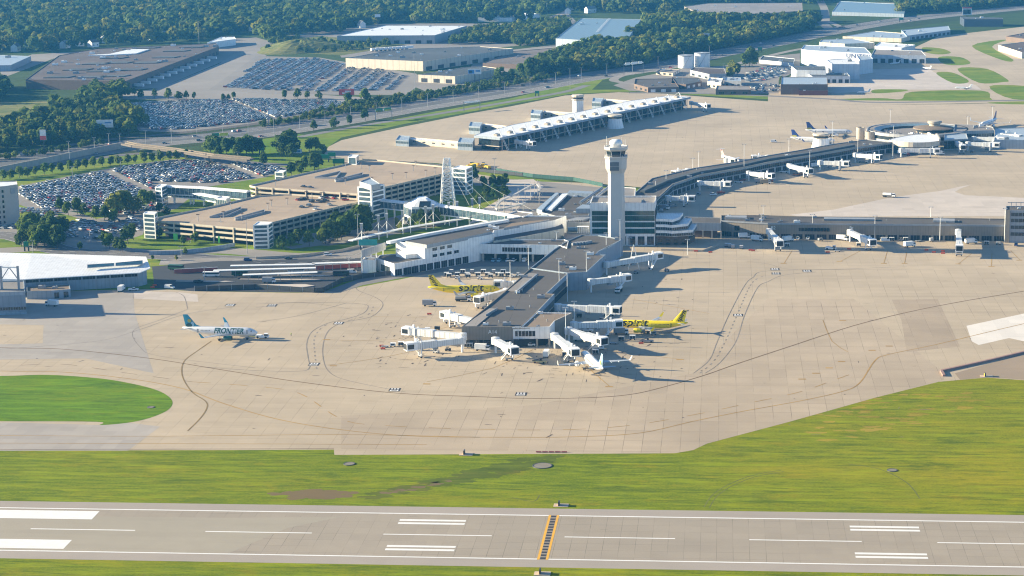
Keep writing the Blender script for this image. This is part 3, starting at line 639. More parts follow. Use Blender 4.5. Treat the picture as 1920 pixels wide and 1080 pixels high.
# single trees by their foot in the photo: u, v, height, kind
_rt = random.Random(3)
extra = [(_rt.uniform(30, 122), _rt.uniform(440, 466), _rt.uniform(9, 13), _rt.choice((1, 4, 1, 0))) for _ in range(16)]+[(_rt.uniform(612, 684), 0, _rt.uniform(11, 15), _rt.choice((1, 4, 0))) for _ in range(12)]
extra = [(u, v if v else 462-(u-600)*.42+_rt.uniform(-3, 3), h, k) for u, v, h, k in extra]
near = [(62, 458, 11, 1), (78, 452, 9, 4), (92, 462, 12, 1), (108, 458, 10, 0), (50, 448, 9, 1), (70, 466, 9, 0), (40, 462, 8, 4), (118, 440, 10, 1), (95, 436, 11, 4), (68, 432, 9, 0),
        (206, 466, 9, 0), (222, 470, 8, 1), (240, 458, 11, 1), (250, 450, 10, 0), (196, 455, 7, 4), (230, 472, 7, 1), (112, 396, 9, 1), (128, 404, 9, 0), (145, 402, 11, 1), (158, 405, 8, 4), (180, 412, 9, 0), (196, 414, 10, 1),
        (208, 408, 13, 3), (218, 404, 14, 8), (228, 400, 15, 3), (238, 398, 14, 0), (248, 402, 11, 8), (258, 398, 10, 6), (268, 390, 12, 0), (282, 386, 10, 1), (300, 400, 7, 1), (312, 405, 6, 4), (215, 418, 9, 0),
        (150, 470, 5, 1), (345, 460, 6, 1), (365, 455, 6, 2), (300, 447, 6, 1), (286, 488, 3, 1), (331, 488, 3, 8), (348, 478, 4, 1),
        (640, 450, 13, 1), (655, 440, 14, 4), (668, 430, 14, 1), (680, 422, 12, 0), (630, 440, 13, 4), (622, 452, 12, 1), (560, 458, 9, 1), (545, 462, 8, 0), (530, 468, 8, 4), (690, 412, 10, 1), (606, 458, 9, 0), (745, 430, 7, 8), (752, 437, 6, 6), (690, 440, 10, 1), (580, 462, 9, 1),
        (790, 425, 11, 1), (803, 422, 12, 4), (815, 425, 11, 1), (776, 428, 9, 0), (905, 355, 9, 0), (925, 352, 9, 1), (938, 352, 8, 1), (948, 350, 9, 4), (913, 376, 10, 1), (928, 378, 11, 4), (945, 372, 9, 1), (885, 345, 13, 1), (900, 385, 8, 0),
        (395, 288, 14, 0), (405, 290, 15, 1), (415, 288, 13, 0), (425, 292, 14, 1), (438, 290, 13, 4), (450, 292, 14, 0), (462, 290, 15, 1), (474, 290, 14, 4), (486, 288, 12, 0), (410, 296, 10, 1), (445, 298, 11, 1),
        (523, 286, 13, 4), (532, 290, 16, 1), (541, 284, 17, 1), (549, 288, 13, 4), (528, 293, 10, 1), (545, 294, 10, 4), (547, 330, 10, 1), (566, 328, 9, 0), (573, 318, 10, 0), (590, 322, 14, 1), (598, 318, 12, 1), (560, 322, 8, 4), (580, 286, 11, 1), (591, 284, 11, 0), (605, 290, 8, 0), (494, 308, 8, 4), (493, 300, 7, 1),
        (588, 245, 9, 1), (627, 240, 9, 4), (656, 235, 9, 1), (685, 226, 10, 1), (550, 260, 5, 1), (553, 258, 5, 4), (534, 186, 9, 1), (558, 185, 10, 0), (577, 186, 8, 1), (598, 187, 8, 4), (685, 192, 13, 0), (652, 196, 11, 1), (252, 180, 8, 1), (264, 184, 8, 4), (290, 184, 9, 1), (316, 186, 11, 0), (335, 187, 8, 4), (350, 186, 8, 1), (365, 186, 7, 0), (428, 188, 6, 1), (438, 186, 7, 1), (418, 188, 6, 4),
        (1405, 126, 21, 1), (1410, 124, 19, 4), (1398, 128, 17, 1), (1374, 143, 15, 6), (1382, 142, 13, 1), (1368, 146, 11, 8), (1465, 152, 5, 1), (940, 150, 13, 4), (932, 148, 11, 1), (960, 148, 10, 1), (975, 144, 14, 0), (990, 142, 18, 1)]
for k, (u, v, h, kd) in enumerate(near+extra):
    if v > 425 and u < 130: h *= 1.15
    where = ('behind the white hangar roof' if v > 425 and u < 270 else 'beside the front parking garage' if 500 < u < 700 and v > 400 else 'by the access road in front of the packed car lot' if v > 380 and u < 320 else 'beside the covered walkway' if u > 700 and v > 340 and u < 900 else
             'in the dark hollow beside the terminal ramp' if v > 340 else 'in the clump beside the freeway flyover' if 380 < u < 495 and v > 280 else 'on the lawn at the tip of the far apron' if 500 < u < 620 and v > 255 else 'along the near side of the freeway' if 200 < v < 262 else 'between the two far car lots' if v > 176 and u < 700 else 'near the white storage tanks' if u > 1300 else 'at the edge of the warehouse yard')
    p = G(u, v); tree(p, h, kd, ('dark green' if kd in (1, 4) else 'yellow green' if kd in (3, 6, 8) else 'mid green')+(' tall' if h > 12 else ' small' if h < 8 else '')+' tree '+where, 'trees '+where)
for k in range(23):
    u = 5+k*15.6; v = 338-2.2*k+(0 if k < 12 else (k-12)*.9); p = G(u, v)
    tree(p, R.uniform(6.5, 8.5), R.choice((0, 5, 7, 2)), 'small round street tree in the evenly spaced row beside the curving road', 'street trees in a row')
belts = [([(-60, 290), (0, 285), (110, 272), (200, 262), (262, 252), (262, 236), (240, 222), (205, 200), (240, 176), (180, 170), (150, 200), (110, 212), (40, 240), (-60, 262)], 11.5, 'in the wood beside the far car lot'),
         ([(-60, 200), (0, 188), (60, 186), (140, 184), (235, 178), (235, 164), (130, 160), (20, 160), (-60, 172)], 13.5, 'in front of the low brown warehouse'),
         ([(990, 148), (1060, 138), (1170, 128), (1250, 112), (1340, 94), (1440, 76), (1530, 55), (1500, 48), (1400, 58), (1300, 72), (1200, 84), (1090, 96), (1050, 112), (1000, 130)], 12.5, 'in the belt beyond the freeway')]
cand = []
for pl, sp, where in belts:
    for q in scatter(pl, sp, 5): cand.append((q, where))
cand.sort(key=lambda c: (Vector((c[0][0], c[0][1], 0))-CAM).length)
left = 296-len(TREES)
LW = {}
for (q, where) in cand[:left]:
    kd = R.choice((0, 0, 1, 1, 4, 3, 6, 8, 2)); h = R.uniform(9, 15)
    tree(q, h, kd, ('dark green' if kd in (1, 4) else 'yellow green' if kd in (3, 6, 8) else 'mid green')+' tree '+where, 'trees '+where)
rest = [(q, R.uniform(9, 16)) for q, w_ in cand[left:]]
FOREST = [([(-300, 150), (0, 116), (60, 100), (180, 88), (410, 76), (480, 74), (520, 78), (560, 66), (640, 64), (720, 44), (900, 44), (1000, 40), (1040, 20), (1260, 30), (1280, 16), (1500, 16), (1560, 0), (1560, -25), (-300, -25)], 19.5, 9, 20),
          ([(840, 88), (900, 94), (1040, 84), (1080, 60), (1060, 40), (1000, 50), (900, 60), (850, 78)], 13, 7, 12), ([(1040, 84), (1240, 66), (1300, 60), (1420, 48), (1540, 44), (1520, 40), (1400, 46), (1210, 40), (1200, 74), (1060, 78)], 14, 12, 17),
          ([(-300, 140), (0, 118), (70, 104), (30, 100), (-300, 120)], 14, 5, 9), ([(500, 95), (560, 100), (640, 100), (720, 90), (740, 82), (640, 84), (560, 72), (510, 82)], 17, 3, 8),
          ([(1690, 28), (1800, 20), (1940, 8), (1940, -20), (1560, -20), (1680, 10)], 15, 9, 14), ([(840, 88), (900, 90), (1040, 80), (1070, 56), (1030, 50), (960, 74)], 13, 8, 13)]
for pl, sp, h0, h1 in FOREST:
    for q in scatter(pl, sp, 9): rest.append((q, R.uniform(h0, h1)))
for pl in ([(480, 236), (640, 212), (800, 183), (960, 158), (1050, 142), (1050, 146), (960, 162), (800, 188), (640, 217), (480, 241)], [(560, 222), (640, 200), (740, 186), (850, 168), (960, 146), (985, 148), (850, 174), (700, 200)], [(-100, 308), (0, 296), (200, 268), (200, 272), (0, 302), (-100, 315)]):
    for q in scatter(pl, 7, 3): rest.append((q, R.uniform(2.5, 5.5)))
rest = [(q, h) for q, h in rest if not any(inpoly(q[0], q[1], e) for e in EXCL)]
low = [crown_data(90+i, 12, (8.5, 7.0, 9.5, 8.0, 6.0, 10)[i], nl=(8, 7, 9, 8, 5, 10)[i], nq=24, q=1.75, jit=.22) for i in range(6)]
low = [(np.array([tuple(v) for v in vs], np.float32), np.array(fs, np.int32)) for vs, fs in low]
V = []; Fc = []; Mi = []; off = 0
for (x, y), h in rest:
    k = R.randrange(6); vs, fs = low[k]; a = R.uniform(0, 6.28); s = h/12; ca, sa = math.cos(a), math.sin(a)
    w_ = s*R.uniform(.75, 1.3)
    V.append(np.stack([(vs[:, 0]*ca-vs[:, 1]*sa)*w_+x, (vs[:, 0]*sa+vs[:, 1]*ca)*w_+y, vs[:, 2]*s], 1)); Fc.append(fs+off); off += len(vs)
    Mi.append(np.full(len(fs), R.choice((0, 0, 1, 1, 1, 2)), np.int32))
V = np.concatenate(V); Fc = np.concatenate(Fc); Mi = np.concatenate(Mi)
me = bpy.data.meshes.new('woodland'); me.vertices.add(len(V)); me.vertices.foreach_set('co', V.ravel()); me.loops.add(Fc.size); me.loops.foreach_set('vertex_index', Fc.ravel())
me.polygons.add(len(Fc)); me.polygons.foreach_set('loop_start', np.arange(0, Fc.size, 4, dtype=np.int32)); me.polygons.foreach_set('loop_total', np.full(len(Fc), 4, np.int32)); me.polygons.foreach_set('material_index', Mi)
for m_ in LEAF: me.materials.append(m_)
me.update(calc_edges=True); wo = bpy.data.objects.new('woodland', me); COL.objects.link(wo)
tag(wo, 'dense blue green woodland and scrub stretching beyond the freeway and warehouses', kind='stuff')
print('FOREST', len(rest), 'TREES', len(TREES))
# ---------- building kit ----------
W_WHITE = ribbed('white_panels', (.90, .88, .84), 2.4, .8, .5, (1, .6))
W_CREAM = ribbed('cream_panels', (.64, .56, .44), 6, .75, .7, (1, .4))
W_TAN = ribbed('brown_panels', (.27, .23, .18), 1.5, .8, .7, (1, .3))
W_CONC = mat('wall_concrete', (.46, .40, .32), .85, .1, .3, dirt=.3)
W_GREY = ribbed('grey_panels', (.36, .37, .38), 2, .8, .6, (1, .5))
W_BLUE = ribbed('blue_grey_panels', (.30, .36, .42), 2.5, .8, .5, (1, .5))
W_BRICK = mat('brown_brick', (.17, .12, .09), .85, .12, .5)
R_GREY = pave('roof_gravel', (.125, .115, .105), (15, 24), .35, .6, blot=.2, slab=.14, streak=.2, stain=.6)
R_PALE = pave('roof_pale', (.30, .275, .25), (12, 20), .3, .5, blot=.15, slab=.1, stain=.5)
R_TAN = pave('roof_tan', (.28, .215, .155), (12, 18), .3, .5, blot=.2, slab=.1, stain=.6)
R_WHITE = ribbed('white_roof', (.88, .88, .86), 1.6, .85, .45, (1, .1))
R_METAL = ribbed('metal_roof', (.40, .46, .50), 2.2, .8, .4, (1, .2), dirt=.3)
R_BLUE = ribbed('blue_metal_roof', (.20, .29, .34), 5, .8, .4, (1, .2), dirt=.35)
R_DARK = pave('roof_dark', (.10, .115, .125), (20, 30), .4, .5, blot=.25, slab=.12, stain=.4)
R_BRN = pave('roof_brown', (.145, .115, .10), (24, 40), .4, .5, blot=.2, slab=.15, stain=.6)
DECK = pave('garage_deck', (.46, .355, .25), (9, 16), .2, .5, blot=.1, slab=.07, stain=.3)
GL_D = glass('dark_glass', (.022, .035, .042)); GL_G = glass('green_glass', (.02, .085, .07)); GL_B = glass('blue_glass', (.05, .13, .18)); GL_C = glass('clear_wall_glass', (.10, .16, .19))
M_WHITE = mat('white_steel', (.88, .87, .83), .45, .06, .6, dirt=.15); M_GREY = mat('grey_steel', (.32, .33, .34), .5, .1, .6); M_DARK = mat('dark_steel', (.05, .055, .06), .5, .2, .6)
W_HANG = ribbed('hangar_shade_white', (.60, .63, .66), 5, .85, .5, (1, .6)); M_RUB = mat('rubber', (.02, .02, .022), .9); M_RED = mat('red_paint', (.40, .08, .06), .6, .2); M_OFF = mat('weathered_white', (.52, .50, .46), .6, .1, .5); M_SHADE = mat('opening_shade', (.03, .032, .035), .9)  # W_HANG carries bluish shade in its white; M_SHADE paints the shade inside openings
def inset(pts, d):
    n = len(pts); out = []
    a = sum(pts[i][0]*pts[(i+1) % n][1]-pts[(i+1) % n][0]*pts[i][1] for i in range(n)); s = 1 if a > 0 else -1
    for i in range(n):
        p0, p1, p2 = (Vector(pts[(i+k) % n][:2]) for k in (-1, 0, 1))
        d1 = (p1-p0).normalized(); d2 = (p2-p1).normalized(); n1 = Vector((-d1.y, d1.x))*s; n2 = Vector((-d2.y, d2.x))*s
        b = (n1+n2); k = b.length_squared
        out.append(tuple(p1+(b*(2/k)*d if k > .3 else n1*d)))
    return out
def block(root, roof_px, z, wall, roof, z0=0.0, par=.5, wname='wall', rname='roof', world=None, zs=None):
    "walls and roof of a volume seen by its roof outline; adds two parts to root and returns the outline"
    pts = world or pix(roof_px, z); n = len(pts)
    a = sum(pts[i][0]*pts[(i+1) % n][1]-pts[(i+1) % n][0]*pts[i][1] for i in range(n))
    if a < 0: pts = pts[::-1]
    ins = inset(pts, .35); mb = MB()
    for i in range(n):
        j = (i+1) % n; A, B_, C_, D_ = pts[i], pts[j], ins[j], ins[i]
        mb.face([(*A, z0), (*B_, z0), (*B_, z), (*A, z)], wall); mb.face([(*A, z), (*B_, z), (*C_, z), (*D_, z)], wall)
        mb.face([(*D_, z), (*C_, z), (*C_, z-par-.1), (*D_, z-par-.1)], wall)
    mb.face([(*p, z0) for p in pts[::-1]], wall)
    w_ = part(mb, wname, root); rb = MB(); rb.prism(ins, z-par-.3, z-par, roof); r_ = part(rb, rname, root)
    return pts, w_, r_
def centre(pts): return (sum(p[0] for p in pts)/len(pts), sum(p[1] for p in pts)/len(pts), 0)
def bldg(name, label, roof_px, z, wall, roof, cat='building', z0=0.0, par=.5, group=None):
    pts = pix(roof_px, z); root = thing(name, label, cat, centre(pts), group)
    block(root, roof_px, z, wall, roof, z0, par); return root, pts
def wins(root, A, B, n, zb, zt, fill=.7, m=None, name='window', out=.07, t0=0.0, t1=1.0, inside=None, parent=None):
    "n windows evenly along the wall A-B, each an object"
    A = Vector(A[:2]); B = Vector(B[:2]); d = B-A; L = d.length; u = d/L; c = Vector(inside or root.location[:2])
    nn = Vector((-u.y, u.x)); 
    if nn.dot(c-A) > 0: nn = -nn
    wd = L*(t1-t0)/n*fill; mb = MB(); m = m or GL_D
    ang = math.atan2(u.y, u.x)
    mb.box((0, 0, 0), (wd, .16, zt-zb), m); o0 = None; k = max(1, round(wd/1.6))
    for i in range(1, k): mb.box((-wd/2+wd*i/k, 0, 0), (.09, .26, zt-zb), M_GREY)
    for i in range(n):
        p = A+u*(L*(t0+(t1-t0)*(i+.5)/n))+nn*(out-.06)
        if o0 is None: o0 = mb.build(name, None, (0, 0, 0)); o = o0
        else: o = bpy.data.objects.new(name, o0.data); COL.objects.link(o)
        o.parent = parent or root; b = root.location; o.location = (p.x-b.x, p.y-b.y, zb); o.rotation_euler = (0, 0, ang)
def band(root, A, B, zb, zt, m, name='window_band', out=.1, thick=.2, inside=None, mull=None, mm=None, label=None):
    "strip of glass or fascia along a wall with its mullions"
    A = Vector(A[:2]); B = Vector(B[:2]); u = (B-A).normalized(); c = Vector(inside or root.location[:2]); nn = Vector((-u.y, u.x))
    if nn.dot(c-A) > 0: nn = -nn
    mb = MB(); p = [A+nn*out, B+nn*out, B+nn*(out-thick), A+nn*(out-thick)]
    mb.prism([tuple(q) for q in p], zb, zt, m)
    if mull:
        k = max(1, int((B-A).length/mull))
        for i in range(k+1):
            q = A+u*((B-A).length*i/k)+nn*(out+.02); mb.box((q.x, q.y, zb), (.14, .14, zt-zb), mm or M_GREY, math.atan2(u.y, u.x))
    return part(mb, name, root, label)
def rooftop(root, roof_px, z, n, seed, par=.5, big=1.0):
    "plant on a roof: each unit an object"
    rr = random.Random(seed); pl = inset(pix(roof_px, z), 1.5); xs = [p[0] for p in pl]; ys = [p[1] for p in pl]; k = 0; t = 0
    b = root.location
    while k < n and t < n*30:
        t += 1; x = rr.uniform(min(xs), max(xs)); y = rr.uniform(min(ys), max(ys))
        if not inpoly(x, y, pl): continue
        k += 1; mb = MB(); s = rr.choice((.6, .8, 1.2, 1.8, 2.6))*big; zz = z-par
        if s > 1.1:
            mb.box((x, y, zz), (s*1.5, s, .15), M_DARK); mb.box((x, y, zz+.15), (s*1.4, s*.9, s*.55), rr.choice((M_GREY, M_WHITE))); mb.tube((x+s*.2, y, zz+.15+s*.55), (x+s*.2, y, zz+.3+s*.6), s*.25, M_DARK, n=8)
            part(mb, 'air_unit', root)
        else: mb.tube((x, y, zz), (x, y, zz+s), s*.25, M_GREY, n=7); mb.lathe((x, y, zz+s), [(s*.4, 0), (s*.42, .15), (.01, .35)], M_GREY, 7); part(mb, 'vent', root)
def cols(root, A, B, n, zt, w_=.7, m=None, name='column', t0=0, t1=1, z0=0.0):
    A = Vector(A[:2]); B = Vector(B[:2]); d = B-A; ang = math.atan2(d.y, d.x); mb = MB(); mb.box((0, 0, z0), (w_, w_, zt-z0), m or W_CONC); o0 = None; b = root.location
    for i in range(n):
        p = A+d*(t0+(t1-t0)*i/max(1, n-1))
        if o0 is None: o0 = mb.build(name, None, (0, 0, 0)); o = o0
        else: o = bpy.data.objects.new(name, o0.data); COL.objects.link(o)
        o.parent = root; o.location = (p.x-b.x, p.y-b.y, 0); o.rotation_euler = (0, 0, ang)

# ---------- control tower ----------
T = Vector((173.2, 531.5, 0)); t = thing('control_tower', 'tall pale control tower with a dark glass cab and white dome on top', 'control tower', T)
def chamfer(c, w_, ch, rz=.06):
    h = w_/2; pts = [(-h+ch, -h), (h-ch, -h), (h, -h+ch), (h, h-ch), (h-ch, h), (-h+ch, h), (-h, h-ch), (-h, -h+ch)]
    ca, sa = math.cos(rz), math.sin(rz); return [(c[0]+x*ca-y*sa, c[1]+x*sa+y*ca) for x, y in pts]
def loft(mb, levels, m):
    n = len(levels[0][0])
    for (a, za), (b, zb) in zip(levels, levels[1:]):
        for i in range(n):
            j = (i+1) % n; mb.face([(*a[i], za), (*a[j], za), (*b[j], zb), (*b[i], zb)], m)
    mb.face([(*p, levels[-1][1]) for p in levels[-1][0]], m)
TC = mat('tower_concrete', (.62, .595, .54), .8, .05, .15, dirt=.12)
mb = MB(); loft(mb, [(chamfer(T, 10.2, 1.6), 0), (chamfer(T, 9.7, 1.6), 30), (chamfer(T, 9.4, 1.6), 43), (chamfer(T, 12.2, 2.6), 46), (chamfer(T, 12.6, 2.7), 51.6), (chamfer(T, 13.4, 2.9), 52.2), (chamfer(T, 13.4, 2.9), 53)], TC); part(mb, 'shaft', t)
for k, (dz0, dz1) in enumerate(((45.0, 47.2), (47.5, 50.0))):
    mb = MB(); c0 = (T.x-.6, T.y-6.35); mb.box((c0[0], c0[1], dz0), (5.4, .5, dz1-dz0), M_GREY, .06)
    for i in range(5): mb.box((c0[0], c0[1]-.3, dz0+.2+i*(dz1-dz0)/5), (5.2, .2, .18), M_DARK, .06)
    part(mb, 'louvre_panel', t)
mb = MB(); loft(mb, [(chamfer(T, 9.6, 2.4), 53), (chamfer(T, 11.2, 2.8), 56.2)], GL_D)
for i in range(8):
    a, b = chamfer(T, 9.7, 2.4)[i], chamfer(T, 11.3, 2.8)[i]; mb.tube((*a, 53), (*b, 56.2), .12, M_WHITE, n=5)
part(mb, 'cab_window', t)
mb = MB(); loft(mb, [(chamfer(T, 11.6, 2.8), 56.2), (chamfer(T, 13.6, 3.2), 57.2), (chamfer(T, 13.6, 3.2), 58.6), (chamfer(T, 12.6, 3.0), 58.62), (chamfer(T, 12.4, 3.0), 58.0)], TC); part(mb, 'cab_roof', t)
mb = MB(); mb.lathe((T.x, T.y, 58), [(3.0, 0), (3.1, 1.2), (3.7, 1.6), (3.9, 2.6), (3.5, 3.6), (2.4, 4.3), (1.0, 4.6), (.01, 4.65)], M_WHITE, 20); part(mb, 'radar_dome', t, smooth=True)
for dx, dy, h in ((-5, -4, 4), (5, -4, 5), (5.5, 4, 4), (-5.5, 3, 6), (3, 5, 5)): mb = MB(); mb.tube((T.x+dx, T.y+dy, 58), (T.x+dx, T.y+dy, 58+h), .09, M_WHITE, n=5); part(mb, 'antenna', t)
mb = MB(); 
for s in range(8):
    a = chamfer(T, 13.2, 2.9)[s]; b = chamfer(T, 13.2, 2.9)[(s+1) % 8]; mb.tube((*a, 54.1), (*b, 54.1), .06, M_GREY, n=4); mb.tube((*a, 53), (*a, 54.1), .06, M_GREY, n=4)
part(mb, 'railing', t)
# ---------- office block at the foot of the tower ----------
A = G(1106, 463.5); B = G(1231, 463.5); y0 = (A.y+B.y)/2+5; xL = A.x; xR = B.x-1
t = thing('office_block', 'four storey office block with green glass bands behind the control tower', 'office building', ((xL+xR)/2, y0+12, 0))
def rect(x0, y0, x1, y1): return [(x0, y0), (x1, y0), (x1, y1), (x0, y1)]
block(t, None, 25.5, W_WHITE, R_PALE, world=rect(xL, y0, xR, y0+26), par=1.0)
for k, z in enumerate((7.2, 11.0, 14.8, 18.0)):
    band(t, (xL+1.2, y0), (xR-.3, y0), z, z+(2.9 if k < 3 else 2.6), GL_G, out=.25, mull=1.3, mm=M_DARK); band(t, (xR, y0+.5), (xR, y0+25), z, z+2.9, GL_G, out=.2, mull=1.5, mm=M_DARK)
band(t, (xL, y0), (xR, y0), 21.0, 25.5, W_WHITE, 'fascia', .35, .3)
wins(t, (xL, y0), (xR, y0), 7, .5, 5.5, .72, GL_D)
wins(t, (xL, y0), (xL, y0+26), 5, 8, 10, .5, GL_D)
rooftop(t, [(1110, 381), (1228, 381), (1228, 372), (1112, 372)], 25.5, 9, 4, 1.0)
# stepped east wing
t2 = thing('stepped_office_wing', 'low stepped wing of white and dark glass tiers right of the tower block', 'office building', (xR+10, y0+8, 0))
for k, (dx, z, dy) in enumerate(((9, 15.8, 5), (14, 12.6, 2), (17, 9.2, 0))):
    pts = [(xR+.4, y0-1-(2-k)*-.1+dy*.3), (xR+6, y0-1.2+dy*.3), (xR+10, y0-3.5+dy*.3), (xR+dx+5, y0+1+dy), (xR+dx+7, y0+22), (xR+.4, y0+22)]
    block(t2, None, z, W_WHITE, R_WHITE, z0=z-3.3, world=pts, par=.4, wname='tier')
    for a, b in zip(pts[:4], pts[1:5]): band(t2, a, b, z-3.1, z-1.5, GL_D, out=.14, mull=1.4, mm=M_GREY, inside=(xR+6, y0+14))
block(t2, None, 6, W_BRICK, R_PALE, world=[(xR+.5, y0+2), (xR+19, y0+2), (xR+21, y0+21), (xR+.5, y0+21)], wname='base_wall', rname='base_roof')
wins(t2, (xR+.5, y0+2), (xR+19, y0+2), 4, .4, 3.6, .5, GL_D)
# ---------- pier A ----------
a1 = [(865.4, 612.6), (959, 612.8), (978, 611.4), (1006, 585), (1038.5, 551), (1024, 550), (1065, 511.5), (995, 502), (950, 543), (912.6, 574.4)]
a2 = [(995, 502), (1065, 511.5), (1100, 509.5), (1135, 477.5), (1117, 476.5), (1123, 470.5), (1140, 464.5), (1167.5, 448), (1122, 441), (1090, 440), (1062, 452), (1040, 466)]
t, p1 = bldg('concourse', 'long grey roofed pier marked A14 on its brown end wall', a1, 9.5, W_TAN, R_GREY, 'concourse')
block(t, a2, 9.7, W_BLUE, R_GREY)  # blue-grey walls hold this flank's shade in their colour
P = lambda u, v, z=9.5: tuple(G(u, v, z)[:2])
for q, w_ in (([(867, 611.6), (893, 611.6), (932, 579), (918, 578)], R_PALE), ([(952, 545), (968, 546), (1006, 513), (992, 511.5)], R_PALE)):
    mb = MB(); mb.prism(pix(q, 9.3), 9.0, 9.35, w_); part(mb, 'roof_strip', t)
for q in ([(911, 590), (932, 578), (933, 576.5), (912, 588)], [(966, 546), (1005, 513.5), (1008, 513.5), (969, 547)]):
    mb = MB(); mb.prism(pix(q, 10), 9.0, 10.1, M_GREY); part(mb, 'roof_kerb', t)
for a, b, n, zb, zt in ((a1[3], a1[4], 7, 4.5, 7.2), (a1[5], a1[6], 8, 4.5, 7.2), (a2[2], a2[3], 7, 4.5, 7.2)):
    band(t, P(*a), P(*b), zb-.6, zt, GL_D, out=.15, mull=1.8)
    band(t, P(*a), P(*b), .05, 3.0, M_SHADE, 'ground_floor_shade', .12, .2)  # dark strip painted as the shade of the ground floor
for a, b in ((a1[3], a1[4]), (a1[5], a1[6]), (a2[1], a2[2]), (a2[2], a2[3]), (a2[5], a2[7])): band(t, P(*a), P(*b), 7.0, 9.55, W_BLUE, 'fascia', .3, .3)  # right flank only: its blue shade is put into the panel colour
for a, b in ((a1[0], a1[9]), (a1[9], a1[8]), (a1[8], a1[7])): band(t, P(*a), P(*b), 4.5, 7.0, GL_D, out=.12, mull=2.2)
rooftop(t, a1, 9.5, 12, 11); rooftop(t, a2, 9.7, 12, 12)
mb = MB()
for i in range(5):
    q = G(1079+i*6, 457-i*.6, 9.7); mb.box((q.x, q.y, 9.2), (1.1, 6, 1.3), M_GREY, -.6)
part(mb, 'condenser_row', t)
sb, e = P(865.4, 612.6), P(959, 612.8); r_ = (Vector(e)-Vector(sb)).normalized(); q = Vector(sb).lerp(Vector(e), .62)
lettering('A14', 2.5, M_WHITE, t, origin=(q.x, q.y-.05, 7.0), right=(r_.x, r_.y, 0), base=t.location, bold=0)
band(t, sb, e, .3, 3.2, GL_D, 'doorway', .12, .2, mull=3).scale = (1, 1, 1)
t.children[-1].location = (0, 0, 0)
# south-east white block on columns
b1 = [(959.5, 613), (1031, 612.4), (1040, 601.5), (1072.5, 586.5), (1007, 585), (979, 611)]
t, p1 = bldg('gate_building', 'white and brown gate block with a tan roof beside the A14 wall', b1, 9.4, W_WHITE, R_TAN, 'gate building', z0=3.6)
band(t, P(*b1[2], 9.4), P(*b1[3], 9.4), 0, 9.45, W_TAN, 'brown_wall', .25, .3)
wins(t, P(*b1[0], 9.4), P(*b1[1], 9.4), 6, 4.9, 7.4, .85, GL_D, t0=.08, t1=.62)
cols(t, G(961, 649.5), G(1030, 649.5), 4, 3.7, .9); cols(t, G(985, 640), G(1038, 640), 3, 3.7, .9)
mb = MB(); mb.prism(inset(pix(b1, 9.4), 2.5), 0, 3.65, M_SHADE); part(mb, 'undercroft_wall', t)  # dark infill, painted shade below the raised block
rooftop(t, b1, 9.4, 5, 21)
# ---------- pier B ----------
b2 = [(1352, 413), (1395, 415.5), (1440, 418), (1620, 419.8), (1792, 421), (1886, 422), (1886, 410), (1790, 409), (1620, 407), (1500, 405.5), (1440, 403.5), (1352, 403.5)]
t, p1 = bldg('concourse', 'long low brown pier with gates B2 B4 and B6 facing the apron', b2, 9.6, W_TAN, R_GREY, 'concourse', z0=0)
for i in range(5):
    A_, B_ = P(*b2[i], 9.6), P(*b2[i+1], 9.6); L = (Vector(B_)-Vector(A_)).length; n = max(2, int(L/6.5))
    wins(t, A_, B_, n, .2, 3.0, .8, M_SHADE, 'bay_opening'); band(t, A_, B_, 8.7, 9.65, M_GREY, 'roof_edge', .25, .3)
for x0, x1 in ((1496, 1556), (1733, 1773)):
    wins(t, P(x0, 418.5, 9.6), P(x1, 419.5, 9.6), 10 if x0 < 1600 else 7, 4.9, 6.9, .88, GL_D, inside=(t.location.x, t.location.y+40))
wins(t, P(1377, 414.5, 9.6), P(1387, 415, 9.6), 1, 4.0, 7.0, .9, GL_D, inside=(t.location.x, t.location.y+40))
for txt, u in (('B2', 1450), ('B4', 1597), ('B6', 1797)):
    q = G(u, 419.3, 9.6); lettering(txt, 2.6, M_WHITE, t, origin=(q.x, q.y-.5, 7.0), right=(1, -.03, 0), base=t.location, bold=.03)
rooftop(t, b2, 9.6, 16, 31)
for q in ([(1545, 411), (1640, 412), (1640, 409), (1545, 408)], [(1750, 414), (1790, 415), (1790, 411), (1750, 410)], [(1360, 408), (1400, 409), (1400, 405), (1360, 405)]):
    mb = MB(); mb.prism(pix(q, 10), 9.2, 10.3, M_GREY); part(mb, 'roof_plant', t)
b3 = [(1886, 394), (1960, 395), (1990, 387), (1886, 386)]
t, p1 = bldg('gate_tower_block', 'dark grey stair and plant block rising at the right end of the brown pier', b3, 19, W_GREY, R_GREY, 'building')
for z in (4, 8, 12, 15.5): band(t, P(1896, 394, 19), P(1960, 395, 19), z, z+2, GL_D, out=.3, mull=2)
band(t, P(1886, 394, 19), P(1894, 394.2, 19), 0, 19.2, W_TAN, 'pier_wall', .6, .6); rooftop(t, b3, 19, 5, 3)
for k in range(3):
    q = G(1896+9*k, 388, 19); mb = MB(); mb.beam((q.x, q.y, 18.5), (q.x, q.y, 22), .3, .3, M_GREY); mb.beam((q.x-2, q.y, 21.5), (q.x+2.5, q.y, 21.5), .3, .3, M_GREY); part(mb, 'roof_frame', t)
